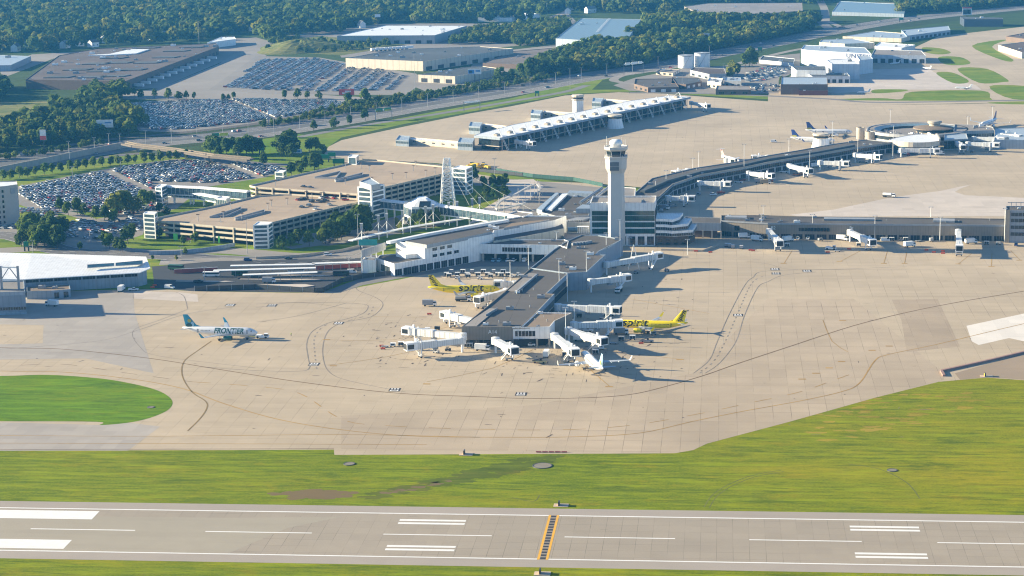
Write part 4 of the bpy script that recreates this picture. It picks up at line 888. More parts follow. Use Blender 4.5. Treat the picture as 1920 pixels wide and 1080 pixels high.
# link between the offices and pier B
lk = [(1282, 417), (1352, 418.5), (1352, 408), (1284, 406)]
t, p1 = bldg('link_corridor', 'pale raised corridor joining the stepped wing to the brown pier', lk, 9.2, W_GREY, R_GREY, 'corridor', z0=4.4)
wins(t, P(1282, 417, 9.2), P(1352, 418.5, 9.2), 1, 5.6, 7.6, .9, GL_D, t0=.03, t1=.22); cols(t, P(1284, 417, 9.2), P(1352, 418.5, 9.2), 5, 4.5, .8)
mb = MB(); mb.prism(inset(pix(lk, 9.2), 2.2), 0, 4.4, W_BRICK); part(mb, 'undercroft_wall', t)
t, p1 = bldg('service_shed', 'small brick service shed in the shade below the raised corridor', [(1268, 446), (1290, 447.5), (1303, 441), (1285, 439.5)], 3.6, W_BRICK, R_PALE, 'shed')
wins(t, P(1268, 446, 3.6), P(1290, 447.5, 3.6), 2, .2, 2.6, .5, GL_D)
mb = MB(); A_, B_ = G(1240, 470), G(1318, 472); root = thing('retaining_wall', 'low concrete ramp wall at the edge of the shaded service road', 'wall', A_)
mb.beam(A_, B_, .6, 1.2, W_CONC); mb.beam(B_, G(1345, 462), .6, 1.2, W_CONC); part(mb, 'wall_run', root)

# ---------- pier C and its rotunda ----------
c1 = [(1232, 372), (1262, 344.5), (1310, 328), (1400, 312), (1440, 303.5), (1530, 288.5), (1600, 276), (1672, 266), (1625, 261), (1560, 270), (1500, 281), (1440, 291), (1380, 303), (1300, 315), (1222, 334), (1172, 377)]
t, p1 = bldg('concourse', 'long bent dark roofed pier curving away to the round gate building', c1, 8.4, W_GREY, R_GREY, 'concourse')
for i in range(7):
    A_, B_ = P(*c1[i], 8.4), P(*c1[i+1], 8.4); band(t, A_, B_, 4.0, 6.7, GL_D, out=.15, mull=2.4, mm=W_CONC, inside=(Vector(A_)+Vector((-20, 10)))[:2] if False else P(1300, 320, 8.4) if i < 2 else P(1440, 290, 8.4) if i < 4 else P(1600, 262, 8.4))
    L = (Vector(B_)-Vector(A_)).length; wins(t, A_, B_, max(2, int(L/7)), .2, 3.2, .72, M_SHADE, 'bay_opening', inside=P(1300, 320, 8.4) if i < 2 else P(1440, 290, 8.4) if i < 4 else P(1600, 262, 8.4))
    band(t, A_, B_, 7.4, 8.5, W_CONC, 'roof_edge', .3, .3, inside=P(1300, 320, 8.4) if i < 2 else P(1440, 290, 8.4) if i < 4 else P(1600, 262, 8.4))
mb = MB(); cl = [(1205, 357), (1248, 338), (1310, 321), (1400, 306), (1440, 297), (1530, 284), (1600, 271)]
wallstrip(mb, pix(cl, 9.5), 8.0, 1.5, 3.2, R_DARK); part(mb, 'roof_ridge', t); rooftop(t, c1, 8.4, 18, 41)
C = G(1720, 241, 8.5); t = thing('rotunda', 'ring shaped round gate building with a raised centre at the end of the bent pier', 'rotunda', (C.x, C.y, 0))
ri, ro = 29, 39
mb = MB(); mb.lathe((C.x, C.y, 0), [(ro, 0), (ro, 3.4)], W_GREY, 56, caps=False); mb.lathe((C.x, C.y, 0), [(ro-.4, 3.3), (ro-.4, 6)], GL_D, 56, caps=False); mb.lathe((C.x, C.y, 0), [(ro, 5.9), (ro+1, 6.2), (ro+1, 8.5), (ro-.2, 8.5), (ro-.2, 8.0)], W_GREY, 56, caps=False); part(mb, 'ring_wall', t)
mb = MB(); mb.lathe((C.x, C.y, 0), [(ro-.3, 8.1), (ro-5, 8.3)], R_PALE, 56, caps=False); mb.lathe((C.x, C.y, 0), [(ro-5, 8.3), (ri, 7.0)], R_BLUE, 56, caps=False); part(mb, 'ring_roof', t)
mb = MB(); mb.lathe((C.x, C.y, 0), [(ri, 7.0), (ri-.1, 6.8), (ri-.1, 5.4)], GL_D, 56, caps=False); part(mb, 'courtyard_window', t)
mb = MB(); mb.lathe((C.x, C.y, 0), [(ri-.2, 5.5), (.01, 5.55)], R_PALE, 40, caps=False); part(mb, 'courtyard_roof', t)
c2 = G(1750, 238, 9.5); mb = MB(); mb.lathe((c2.x, c2.y, 3), [(13.5, 0), (13.5, 3)], W_CONC, 40); mb.lathe((c2.x, c2.y, 6), [(13.2, 0), (13.2, 2.2)], GL_D, 40)
mb.lathe((c2.x, c2.y, 8.2), [(13.4, 0), (16, .2), (16, 1.0), (11, 1.9), (5, 2.3), (.01, 2.4)], R_TAN, 40); part(mb, 'central_hall', t)
mb = MB(); mb.lathe((c2.x+1, c2.y, 10.3), [(4.2, 0), (4.2, 2.0), (5.6, 2.3), (5.6, 3.8), (4.8, 4.2), (.01, 4.4)], W_CONC, 24); mb.lathe((c2.x+1, c2.y, 12.1), [(4.25, 0), (4.9, .5)], GL_D, 24); part(mb, 'lookout_drum', t)
for k in range(34):
    a = R.uniform(0, 6.28); rr = R.uniform(6, 27); mb = MB(); s = R.uniform(.8, 2.2); mb.box((C.x+rr*math.cos(a), C.y+rr*math.sin(a), 5.5), (s*1.3, s, s*.8), R.choice((M_GREY, M_WHITE)), a); mb.box((C.x+rr*math.cos(a), C.y+rr*math.sin(a), 5.5+s*.8), (s*.7, s*.6, .2), M_DARK, a); part(mb, 'air_unit', t)
for k, (u, v, r, h) in enumerate(((1613, 263, 3.2, 10.5), (1632, 266, 4.0, 8.5))):
    q = G(u, v); x = thing('stair_drum', ('slim round beige stair drum standing left of the ring building' if k == 0 else 'broad round beige stair drum joined to the ring building rim'), 'stair tower', q)
    mb = MB(); mb.lathe((q.x, q.y, 0), [(r, 0), (r, h), (r-.4, h), (r-.4, h-.6)], W_CONC, 20); part(mb, 'drum_wall', x, smooth=False); mb = MB(); mb.lathe((q.x, q.y, h-.8), [(r-.4, 0), (r-.4, .2)], R_PALE, 20); part(mb, 'drum_roof', x)
fl = smooth([(1667, 262), (1680, 258), (1700, 254), (1724, 251.5), (1748, 252), (1756, 255), (1762, 263), (1740, 266.5), (1712, 267), (1688, 265.5)], 3, True)
t, p1 = bldg('gate_lounge', 'lens shaped white roofed gate lounge in front of the ring building', fl, 9.6, W_CREAM, R_WHITE, 'gate building', z0=5.8, par=.2)
mb = MB(); mb.prism(inset(pix(fl, 9.6), 1.0), 0, 5.85, GL_C); part(mb, 'window_wall', t)
mb = MB(); q = pix([(1762, 263), (1756, 253)], 10); wallstrip(mb, q, 9.0, 2.2, 1.2, W_CREAM); part(mb, 'end_wall', t)
cr = [(1788, 246), (1864, 244), (1862, 238), (1846, 234.5), (1790, 233)]
t, p1 = bldg('gate_wing', 'flat grey wing running right from the ring building', cr, 9, W_GREY, R_PALE, 'gate building'); band(t, P(1788, 246, 9), P(1864, 244, 9), 4, 6.5, GL_D, out=.15, mull=2); rooftop(t, cr, 9, 6, 2)
cr = [(1770, 262), (1815, 260), (1812, 250), (1770, 249)]
t, p1 = bldg('gate_wing', 'blue shaded glass wing right of the lens shaped lounge', cr, 8.2, W_GREY, R_METAL, 'gate building'); band(t, P(1770, 262, 8.2), P(1815, 260, 8.2), 1, 7.0, GL_D, out=.15, mull=2.5)
cr = [(1864, 262), (1960, 263), (1960, 238), (1866, 240)]
t, p1 = bldg('gate_wing', 'pale flat gate wing cut off by the right edge near the ring building', cr, 7, W_BLUE, R_METAL, 'gate building'); rooftop(t, cr, 7, 8, 22)

# ---------- far concourse D ----------
d1 = [(888.5, 254), (937, 258.5), (1121, 218.5), (1295, 181.5), (1256, 179), (1180, 189), (1095, 207.5), (960, 234), (900, 250)]
t, p1 = bldg('concourse', 'long white roofed far concourse with leaning masts and glass side', d1, 11, W_BLUE, R_WHITE, 'concourse', z0=9.2, par=.15)
A_, B_, C_ = P(937, 258.5, 11), P(1121, 218.5, 11), P(1295, 181.5, 11)
ins = inset(pix(d1, 11), 3.2); mb = MB(); mb.prism(ins, 3.8, 9.25, GL_D)
part(mb, 'window_wall', t); mb = MB(); mb.prism(inset(pix(d1, 11), 2.4), 3.2, 3.8, W_CONC); part(mb, 'floor_slab', t); mb = MB(); mb.prism(inset(pix(d1, 11), 5), 0, 3.2, M_SHADE); part(mb, 'undercroft_wall', t)  # the dark undercroft fill is painted shade beneath the floor slab
for (p, q, n) in ((A_, B_, 8), (B_, C_, 8)):
    d = Vector(q)-Vector(p); u = d.normalized(); nn = Vector((u.y, -u.x))
    for i in range(n):
        s = Vector(p)+d*((i+.5)/n); mb = MB(); f0 = s+nn*1.5
        for o in (-.9, .9): mb.tube((f0.x+u.x*o, f0.y+u.y*o, 0), (s.x-nn.x*5+u.x*(o*.4-3), s.y-nn.y*5+u.y*(o*.4-3), 16.5), .22, M_WHITE, n=6)
        mb.tube((s.x-nn.x*5-3*u.x, s.y-nn.y*5-3*u.y, 16.3), (s.x-nn.x*14, s.y-nn.y*14, 11), .1, M_WHITE, n=4)
        part(mb, 'mast', t)
        mb = MB(); q2 = s-nn*9; mb.box((q2.x, q2.y, 10.8), (5, 3, 1.8), W_CONC, math.atan2(u.y, u.x)); mb.box((q2.x, q2.y, 12.6), (2, 2, .4), M_GREY, 0); part(mb, 'air_unit', t)
    for k in range(n*2):
        s = Vector(p)+d*((k+.5)/(n*2))-nn*1.0; mb = MB(); mb.box((s.x, s.y, 0), (.6, .6, 9.3), W_CONC); part(mb, 'column', t)
for k, (px, z, lab) in enumerate((([(742, 262), (766, 263.5), (769, 255), (748, 253.5)], 5, 'grey cube block at the left tip of the far concourse wall'), ([(858, 266), (886, 267.5), (890, 259), (862, 257.5)], 6.5, 'grey block where the beige wall meets the far concourse'), ([(879, 236), (900, 237.5), (905, 229.5), (882, 228)], 7, 'grey gate block on the first arm behind the far concourse'),
                                ([(995, 212), (1013, 213.5), (1018, 206.5), (997, 205)], 7.5, 'grey gate block on the second arm beside the small white tower'), ([(1110, 190), (1127, 191), (1132, 184), (1112, 183)], 7.5, 'grey gate block on the third arm right of the small white tower'))):
    t, p1 = bldg('gate_block', lab, px, z, W_BLUE, R_METAL, 'gate block'); band(t, P(*px[0], z), P(*px[1], z), z*.45, z*.8, GL_C, out=.1, mull=1.5)
for k, (px, z, lab) in enumerate((([(768, 261), (858, 269), (886, 271), (888, 267), (770, 257)], 4, 'long low beige building running left from the far concourse'), ([(905, 234), (966, 241), (968, 238), (906, 231)], 5, 'beige arm corridor behind the near end of the far concourse'),
                                ([(1018, 210), (1072, 214), (1076, 211), (1020, 207)], 5.5, 'beige arm corridor ending at the small white tower'), ([(1132, 188), (1200, 193.5), (1202, 190), (1133, 185)], 5.5, 'beige arm corridor right of the small white tower'))):
    t, p1 = bldg('arm_corridor', lab, px, z, W_CREAM if k != 9 else W_CONC, R_WHITE, 'corridor'); wins(t, P(*px[0], z), P(*px[1], z), 5, z*.5, z*.72, .3, GL_D)
q = G(1082, 221); t = thing('ramp_tower', 'small white ramp tower standing on the far concourse roof', 'control tower', (q.x, q.y+14, 0)); q = Vector(t.location)
mb = MB(); mb.lathe((q.x, q.y, 0), [(4.9, 0), (4.8, 14)], W_WHITE, 14); part(mb, 'shaft', t); mb = MB(); mb.lathe((q.x, q.y, 14), [(5.0, 0), (5.6, .6), (5.6, 1.4)], W_CREAM, 14); mb.lathe((q.x, q.y, 17.2), [(5.4, 0), (5.6, 1.6), (5.0, 2.0), (.01, 2.1)], W_CREAM, 14); part(mb, 'balcony', t)
mb = MB(); mb.lathe((q.x, q.y, 15.4), [(4.4, 0), (5.0, 1.8)], GL_D, 14); part(mb, 'cab_window', t)
q = G(1153, 241); t = thing('ramp_tower', 'squat white cone shaped tower beside the far concourse', 'control tower', (q.x, q.y+4, 0)); q = Vector(t.location)
mb = MB(); mb.lathe((q.x, q.y, 0), [(7.4, 0), (5.6, 8.2)], W_WHITE, 22); part(mb, 'base', t); mb = MB(); mb.lathe((q.x, q.y, 8.2), [(5.7, 0), (6.1, .3)], W_CREAM, 22); mb.lathe((q.x, q.y, 9.9), [(6.0, 0), (6.3, 1.2), (5.6, 1.6), (.01, 1.8)], W_CREAM, 22); part(mb, 'roof', t)
mb = MB(); mb.lathe((q.x, q.y, 8.4), [(5.3, 0), (5.6, 1.6)], GL_D, 22); part(mb, 'cab_window', t)
q = G(1539, 283); t = thing('ramp_tower', 'small white and yellow ramp tower on the bent pier by the parked tails', 'control tower', (q.x, q.y, 0)); q = Vector(t.location)
mb = MB(); mb.lathe((q.x, q.y, 0), [(7.2, 0), (7.0, 4), (5.4, 10)], W_WHITE, 20); part(mb, 'base', t); mb = MB(); mb.lathe((q.x, q.y, 10), [(5.6, 0), (6.2, .5)], W_CREAM, 20); mb.lathe((q.x, q.y, 12.2), [(6.3, 0), (6.5, 1.1), (5.8, 1.5), (.01, 1.7)], W_CREAM, 20); part(mb, 'roof', t)
mb = MB(); mb.lathe((q.x, q.y, 10.4), [(5.4, 0), (5.9, 1.8)], GL_D, 20); part(mb, 'cab_window', t)
# ---------- parking garages ----------
BEAM = mat('garage_concrete', (.56, .49, .38), .85, .06, .3, dirt=.2)
def garage(name, label, roof_px, z, levels, edges, roof=None):
    pts = pix(roof_px, z); root = thing(name, label, 'parking garage', centre(pts)); n = len(pts)
    rb = MB(); rb.prism(pts, z-1.5, z-.9, DECK); part(rb, 'roof_deck', root)
    core = MB(); core.prism(inset(pts, 5.5), 0, z-1.5, M_SHADE); part(core, 'shade_core', root)  # dark core painted as the shade deep inside the levels
    for k in range(levels):
        mb = MB(); mb.prism(inset(pts, .8), z-1.5-(k+1)*3.1, z-1.2-(k+1)*3.1, BEAM); part(mb, 'floor_slab', root)
    for i in range(n):
        a, b = Vector(pts[i]), Vector(pts[(i+1) % n]); u = (b-a).normalized(); 
        mb = MB()
        for k in range(levels+1):
            zt = z-k*3.1; 
            if zt-1.1 < .2: continue
            mb.beam((*a, zt-1.15), (*b, zt-1.15), .35, 1.15, BEAM)
        part(mb, 'parapet_beam', root)
        if i in edges:
            L = (b-a).length; nn = Vector((-u.y, u.x)); 
            if nn.dot(Vector(root.location[:2])-a) > 0: nn = -nn
            step = edges[i]; cols(root, a+nn*.25, b+nn*.25, max(2, int(round(L/step))+1), z-.05, .75, BEAM)
    return root, pts
g2 = [(290, 413), (476, 430), (511, 416), (670, 378), (682, 367), (525, 364), (480, 367), (400, 386), (297, 407)]
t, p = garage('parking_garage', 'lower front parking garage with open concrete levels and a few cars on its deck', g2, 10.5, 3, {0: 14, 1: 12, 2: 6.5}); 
for q in ([(393, 406), (452, 388), (452, 392), (425, 404)], [(441, 408), (496, 393), (496, 397), (442, 411)]):
    mb = MB(); wallstrip(mb, pix(q+q[:1], 10.5), 9.6, 1.1, .5, M_GREY); part(mb, 'ramp_parapet', t)
g1 = [(468, 347), (480, 350), (670, 363), (721, 350), (848, 321), (856, 314), (705, 299), (675, 301)]
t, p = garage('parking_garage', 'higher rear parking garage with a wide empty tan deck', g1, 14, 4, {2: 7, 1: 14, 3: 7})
for q in ([(590, 332), (638, 321), (638, 323), (630, 333)], [(628, 337), (680, 324), (680, 328), (630, 339)]):
    mb = MB(); wallstrip(mb, pix(q+q[:1], 14), 13.1, 1.2, .6, M_GREY); part(mb, 'ramp_parapet', t)
for (px, zz, base) in ((g1, 14, 1), (g2, 10.5, 0)):
    rr = random.Random(5+base); pl = inset(pix(px, zz), 6); 
    xs = [q[0] for q in pl]; ys = [q[1] for q in pl]; k = 0
    while k < 12:
        x = rr.uniform(min(xs), max(xs)); y = rr.uniform(min(ys), max(ys))
        if not inpoly(x, y, pl): continue
        k += 1; l = thing('deck_lamp', 'short brown lamp post on the '+('rear' if base else 'front')+' garage deck', 'lamp post', (x, y, zz-.9), 'lamp posts on the garage decks')
        mb = MB(); mb.tube((x, y, zz-.9), (x, y, zz+3.1), .22, M_GREY, n=6); part(mb, 'post', l); mb = MB(); mb.box((x, y, zz+3.1), (2.0, .9, .35), mat('brown_lamp', (.16, .09, .05), .6)); part(mb, 'lamp_head', l)
def stair(label, px, z, floors=5, glassy=True, roof=None, z0=0):
    t, pts = bldg('stair_tower', label, px, z, W_CONC if not glassy else M_WHITE, roof or M_WHITE, 'stair tower', z0=z0, par=.3); n = len(pts)
    for i in range(n):
        A_, B_ = pts[i], pts[(i+1) % n]; h = (z-z0)/floors
        for k in range(floors): band(t, Vector(A_).lerp(Vector(B_), .1), Vector(A_).lerp(Vector(B_), .9), z0+k*h+.35, z0+(k+1)*h-.55, GL_C if glassy else GL_D, 'stair_window', .05, .12)
    return t
stair('pale stair tower at the left end of the front garage', [(268, 400), (290, 401.5), (295, 397), (274, 396)], 15.5, 6)
stair('glass stair tower at the near corner of the front garage', [(474, 422), (503, 421), (511, 416), (484, 415)], 14.5, 6)
stair('tall glass stair tower between the two garages', [(670, 350), (696, 352), (721, 346), (700, 343)], 21, 7)
mb_t = [(674, 340), (696, 347), (713, 344), (694, 332)]
t, p = bldg('lift_tower_cap', 'grey metal roofed lift room on the tall tower between the garages', mb_t, 24.5, W_GREY, R_METAL, 'lift room', z0=20.9)
stair('white stair tower at the far corner of the rear garage behind the lattice mast', [(847, 315), (874, 317), (886, 312), (860, 310)], 18, 6)
stair('small white stair hut on the left rim of the rear garage deck', [(652, 294), (668, 295), (673, 290), (658, 289.5)], 18.5, 2, z0=8)
stair('small white stair hut beside the car lot behind the rear garage', [(515, 322), (531, 323), (537, 319), (521, 318.5)], 12, 4)
# ---------- covered walkways ----------
def skybridge(label, pl, z0, z1, w_=4.2, name='skybridge', roof=None, legs=4, round_=True):
    pts = pix(pl, z1); root = thing(name, label, 'walkway', (*pts[0], 0))
    mb = MB(); wallstrip(mb, pts, z0, .7, w_+.3, M_WHITE); part(mb, 'floor_beam', root)
    mb = MB(); wallstrip(mb, pts, z0+.7, z1-z0-1.5, w_, GL_C); 
    for a, b in zip(pts, pts[1:]):
        d = Vector(b)-Vector(a); n = int(d.length/3); nn = Vector((-d.y, d.x)).normalized()
        for i in range(n+1):
            for s in (-1, 1): q = Vector(a)+d*(i/max(1, n))+nn*s*(w_/2+.03); mb.box((q.x, q.y, z0+.7), (.18, .18, z1-z0-1.5), M_WHITE)
    part(mb, 'window_wall', root)
    mb = MB()
    for a, b in zip(pts, pts[1:]):
        a3, b3 = Vector((*a, z1-.8)), Vector((*b, z1-.8)); d = (b3-a3).normalized(); s_ = d.cross(Vector((0, 0, 1)))
        k = 7; vs = []
        for c in (a3, b3):
            for i in range(k+1): t_ = math.pi*i/k; vs.append(c+s_*(math.cos(t_)*(w_/2+.4))+Vector((0, 0, math.sin(t_)*(1.3 if round_ else .5))))
        mb.raw(vs, [(i, i+1, k+2+i, k+1+i) for i in range(k)]+[tuple(range(k+1)), tuple(range(2*k+1, k, -1))], roof or R_WHITE)
    part(mb, 'roof', root); L = Vector(pts[0])
    for i in range(legs):
        f = (i+.5)/legs*(len(pts)-1); j = int(f); q = Vector(pts[j]).lerp(Vector(pts[j+1]), f-j); mb = MB()
        for s in (-1.4, 1.4): mb.box((q.x, q.y+s, 0), (.6, .6, z0), M_WHITE)
        part(mb, 'leg', root)
    return root
skybridge('long glass walkway with a white roof reaching the rear garage from the left', [(308, 348), (380, 351), (466, 358)], 6, 12)
skybridge('short lower white walkway angled below the long left one', [(312, 357), (372, 362), (412, 369)], 4, 8)
stair('white end tower of the long glass walkway beside the packed car lot', [(291, 350), (303, 351.5), (314, 346), (300, 345)], 13, 5)
t, p = bldg('walkway_end_room', 'small white framed room at the end of the short lower walkway', [(405, 371), (424, 373), (432, 369), (414, 367)], 8.5, M_WHITE, R_WHITE, 'stair tower'); band(t, p[0], p[1], 1, 7.5, GL_C, mull=1.5, mm=M_WHITE)
skybridge('white roofed glass walkway from the tall stair tower to the domed hall', [(702, 373), (762, 379)], 6, 11.5, 5)
skybridge('long white roofed glass walkway from the domed hall to the terminal', [(822, 384), (880, 391), (952, 402)], 6, 12, 5.5, legs=5)
hp = [(757, 383), (772, 388), (812, 388), (826, 382), (812, 375), (774, 375)]
t, p = bldg('domed_hall', 'white walkway hall with a faceted pyramid roof', hp, 12.5, M_WHITE, R_WHITE, 'hall', z0=5)
for i in range(6): band(t, p[i], p[(i+1) % 6], 6.2, 11, GL_C, mull=2, mm=M_WHITE)
c = centre(p); mb = MB(); ins = inset(p, 1.2); top = [(c[0]+(q[0]-c[0])*.35, c[1]+(q[1]-c[1])*.35) for q in ins]
for i in range(6): j = (i+1) % 6; mb.face([(*ins[i], 12.3), (*ins[j], 12.3), (*top[j], 16.5), (*top[i], 16.5)], R_WHITE)
mb.face([(*q, 16.5) for q in top], R_WHITE); part(mb, 'pyramid_roof', t)
mb = MB(); q = Vector(p[1]).lerp(Vector(p[2]), .6); mb.prism([(q.x-3.5, q.y), (q.x+3.5, q.y), (q.x+3.5, q.y+4), (q.x-3.5, q.y+4)], 12.2, [13, 13, 15.5, 15.5], GL_D); part(mb, 'dormer_window', t)
cols(t, p[0], p[1], 3, 5, .6, M_WHITE); cols(t, p[1], p[2], 4, 5, .6, M_WHITE)
t, p = bldg('bridge_head', 'white box where the long walkway meets the terminal roof', [(951, 401), (981, 406), (1000, 399), (968, 395)], 14, W_WHITE, R_PALE, 'building')
# lattice mast with stays
q = G(840, 392, 0); t = thing('lattice_mast', 'white open lattice mast with cable stays rising over the walkway', 'mast', q)
mb = MB(); b0, b1, H = 4.3, 1.8, 33.5; hb = 5
def cr(z): k = b0+(b1-b0)*(z-hb)/(H-hb); return [Vector((q.x+sx*k, q.y+sy*k, z)) for sx, sy in ((-1, -1), (1, -1), (1, 1), (-1, 1))]
zs = [hb+(H-hb)*i/9 for i in range(10)]
for i in range(4): mb.tube(cr(hb)[i], cr(H)[i], .4, M_WHITE, n=6); mb.tube((cr(hb)[i].x, cr(hb)[i].y, 0), cr(hb)[i], .4, M_WHITE, n=6)
for a, b in zip(zs, zs[1:]):
    for i in range(4): j = (i+1) % 4; mb.tube(cr(a)[i], cr(b)[j], .19, M_WHITE, n=4, caps=False); mb.tube(cr(a)[j], cr(b)[i], .19, M_WHITE, n=4, caps=False); mb.tube(cr(b)[i], cr(b)[j], .2, M_WHITE, n=4)
part(mb, 'lattice', t)
for u, v in ((880, 385), (900, 388), (925, 390), (1000, 395)):
    mb = MB(); e_ = G(u, v, 8); mb.tube((q.x, q.y, H-3), e_, .05, M_WHITE, n=4); part(mb, 'cable', t)
# road masts with panels, and the thin canopy they carry
for i, (u, v) in enumerate(((679, 465), (710.5, 449), (726, 446), (755.5, 439), (770, 437), (799, 431), (813, 428), (842.5, 423), (858, 421), (886, 416), (900, 413))):
    q = G(u, v); t = thing('canopy_mast', ('leftmost' if i == 0 else 'white')+' mast with a grey louvred head in the row along the terminal road', 'mast', q, None if i == 0 else 'louvre topped masts along the terminal road')
    mb = MB(); mb.tube(q, q+Vector((0, 0, 14.5)), .32, M_WHITE, .26, n=8); part(mb, 'pole', t)
    mb = MB(); mb.box((q.x, q.y, 10.5), (1.5, .9, 4.2), M_GREY); mb.box((q.x, q.y-.1, 14.7), (1.8, 1.1, .2), M_WHITE); part(mb, 'louvre_head', t)
    mb = MB(); mb.tube(q+Vector((0, 0, 10)), q+Vector((-4, -1, 5.2)), .07, M_WHITE, n=4); mb.tube(q+Vector((0, 0, 10)), q+Vector((4, 1, 5.2)), .07, M_WHITE, n=4); part(mb, 'stay', t)
pl = pix([(657, 452), (700, 441), (760, 428), (820, 418), (885, 408)], 5); t = thing('road_canopy', 'thin white canopy beam hung from the row of louvre topped masts', 'canopy', (*pl[0], 0))
mb = MB(); wallstrip(mb, pl, 5, .5, 3.4, M_WHITE); part(mb, 'canopy_roof', t)
pl = pix([(985, 382), (962, 388), (941, 393), (930, 391), (939, 378), (965, 366), (990, 352), (1005, 347), (1012, 352), (1010, 360)], 9)
t = thing('ramp_colonnade', 'curved white beam on a forest of thin posts over the terminal ramp', 'colonnade', (*pl[0], 0)); mb = MB(); wallstrip(mb, smooth(pl, 4), 9, .8, 1.4, M_OFF); part(mb, 'curved_beam', t)
sp = smooth(pl, 4)
for i in range(1, len(sp), 2):
    x, y = sp[i]; mb = MB(); mb.tube((x, y, 0), (x, y, 12.5), .17, M_OFF, n=6); mb.tube((x, y, 11.5), (x+2.0, y-1.2, 6), .07, M_OFF, n=4); part(mb, 'post', t)
# ---------- terminal ----------
T1 = [(742, 452), (796, 462), (880, 447), (923, 439), (926, 432), (1040, 413), (1062, 405), (985, 404), (900, 417), (745, 449)]
t, p = bldg('terminal_building', 'long white terminal wing with small square windows above the baggage doors', T1, 14, W_WHITE, R_GREY, 'terminal', par=.7)
PW = lambda u, v, z=14: tuple(G(u, v, z)[:2])
for zb, x0, x1, n, tt in ((10.6, 808, 850, 3, 1.7), (7.0, 808, 862, 4, 1.6)):
    wins(t, PW(x0, 462-(x0-796)*.178), PW(x1, 462-(x1-796)*.178), n, zb, zb+tt, .62, GL_D)
wins(t, PW(796, 462), PW(880, 447), 9, .2, 4.0, .82, M_SHADE, 'baggage_door', t0=-.45, t1=.98)
band(t, PW(923, 439), PW(926, 432), 0, 14.05, W_WHITE, 'side_wall', .3, .3)
mb = MB(); mb.prism(pix([(742, 452), (796, 462), (803, 470), (760, 475), (742, 470)], 10), 6.8, 9.2, W_WHITE, R_WHITE); part(mb, 'slanted_wall', t)
rooftop(t, T1, 14, 9, 51, .7)
for q, z_ in (([(785, 449), (905, 431), (922, 434), (905, 438), (800, 459), (760, 452)], 15.2), ([(945, 427), (1010, 416), (1030, 411), (960, 418)], 14.6)):
    mb = MB(); mb.prism(pix(q, z_), 13.2, z_, W_GREY, R_GREY if z_ > 15 else R_TAN); part(mb, 'raised_roof', t)
mb = MB(); wallstrip(mb, pix([(728, 453), (800, 438), (900, 420), (952, 412)], 14.5), 13.3, 1.4, 3.0, M_WHITE); part(mb, 'roof_cornice', t)
T2 = [(925, 452), (990, 442), (1058, 428), (1055, 420), (1040, 415), (927, 436)]
t, p = bldg('terminal_building', 'low white terminal wing with a blue shaded roof behind the panelled wing', T2, 10.5, W_CREAM, R_DARK, 'terminal')
wins(t, PW(975, 445, 10.5), PW(1000, 440, 10.5), 2, 6.4, 8, .8, GL_D)
T3 = [(879, 457), (1048, 459.5), (1063, 464), (1066, 452), (1058, 448.5), (925, 449), (880, 453)]
t, p = bldg('terminal_building', 'white panelled terminal wing raised on columns above the parked vans', T3, 9.8, W_WHITE, R_GREY, 'terminal', z0=4.2)
wins(t, PW(879, 457, 9.8), PW(1048, 459.5, 9.8), 11, 5.6, 8.0, .86, GL_D, t0=.37, t1=.7)
cols(t, PW(882, 457, 9.8), PW(1046, 459.5, 9.8), 8, 4.3, 1.1); mb = MB(); mb.prism(inset(pix(T3, 9.8), 3.0), 0, 4.25, M_SHADE); part(mb, 'undercroft_wall', t); rooftop(t, T3, 9.8, 5, 52)  # near-black undercroft fill paints the shade behind the columns
T4 = [(706, 484), (739, 494.5), (800, 484), (815, 472), (760, 474), (712, 478)]
t, p = bldg('terminal_annex', 'low white annex at the left tip of the terminal', T4, 7.2, W_WHITE, R_GREY, 'terminal')
wins(t, PW(739, 494.5, 7.2), PW(800, 484, 7.2), 4, .2, 3.8, .8, M_SHADE, 'baggage_door'); wins(t, PW(706, 484, 7.2), PW(739, 494.5, 7.2), 1, 1, 4.6, .5, GL_D)
t, p = bldg('terminal_annex', 'small white cube at the very left corner of the terminal annex', [(679, 487), (704, 487.5), (706, 482.5), (684, 482)], 7.5, W_WHITE, R_PALE, 'terminal')
t = thing('louvre_wall', 'curved grey louvred screen with an open white frame above the annex', 'screen', G(680, 490)); mb = MB(); pp = pix(smooth([(677, 470), (690, 466), (705, 461), (722, 455)], 3), 12.5)
wallstrip(mb, pp, 8.5, 4.2, .5, W_GREY); part(mb, 'screen', t); mb = MB()
for q in pp[::2]: mb.box((q[0], q[1], 0), (.6, .6, 9), M_WHITE)
part(mb, 'post', t)
Rf = [(1008, 396), (1066, 361), (1125, 358), (1175, 352), (1190, 375), (1180, 384), (1106, 396), (1104, 404), (1040, 404)]
t, p = bldg('terminal_roof_deck', 'wide grey roofed terminal block left of the control tower', Rf, 11, W_GREY, R_GREY, 'terminal'); rooftop(t, Rf, 11, 14, 61)
for q, z_, m_ in (([(1006, 392), (1042, 361), (1048, 361), (1016, 394)], 12.2, R_METAL), ([(1022, 392), (1055, 362), (1066, 362), (1034, 393)], 11.6, R_WHITE), ([(1064, 361), (1110, 363), (1112, 359), (1068, 357)], 13, W_BLUE), ([(1080, 391), (1106, 391), (1106, 384), (1092, 383)], 13.5, W_BLUE)):
    mb = MB(); mb.prism(pix(q, z_), 10, z_, m_); part(mb, 'roof_light' if z_ < 12.5 else 'raised_roof', t)
for a, b in (((1088, 380), (1128, 353)), ((1100, 384), (1140, 352))):
    mb = MB(); mb.tube(G(*a, 12.5), G(*b, 12.5), 1.0, M_GREY, n=10); part(mb, 'air_duct', t)
Rg = [(985, 412), (1022, 398), (1040, 406), (1106, 406), (1106, 417), (1042, 417), (1060, 420), (1045, 428), (985, 414)]
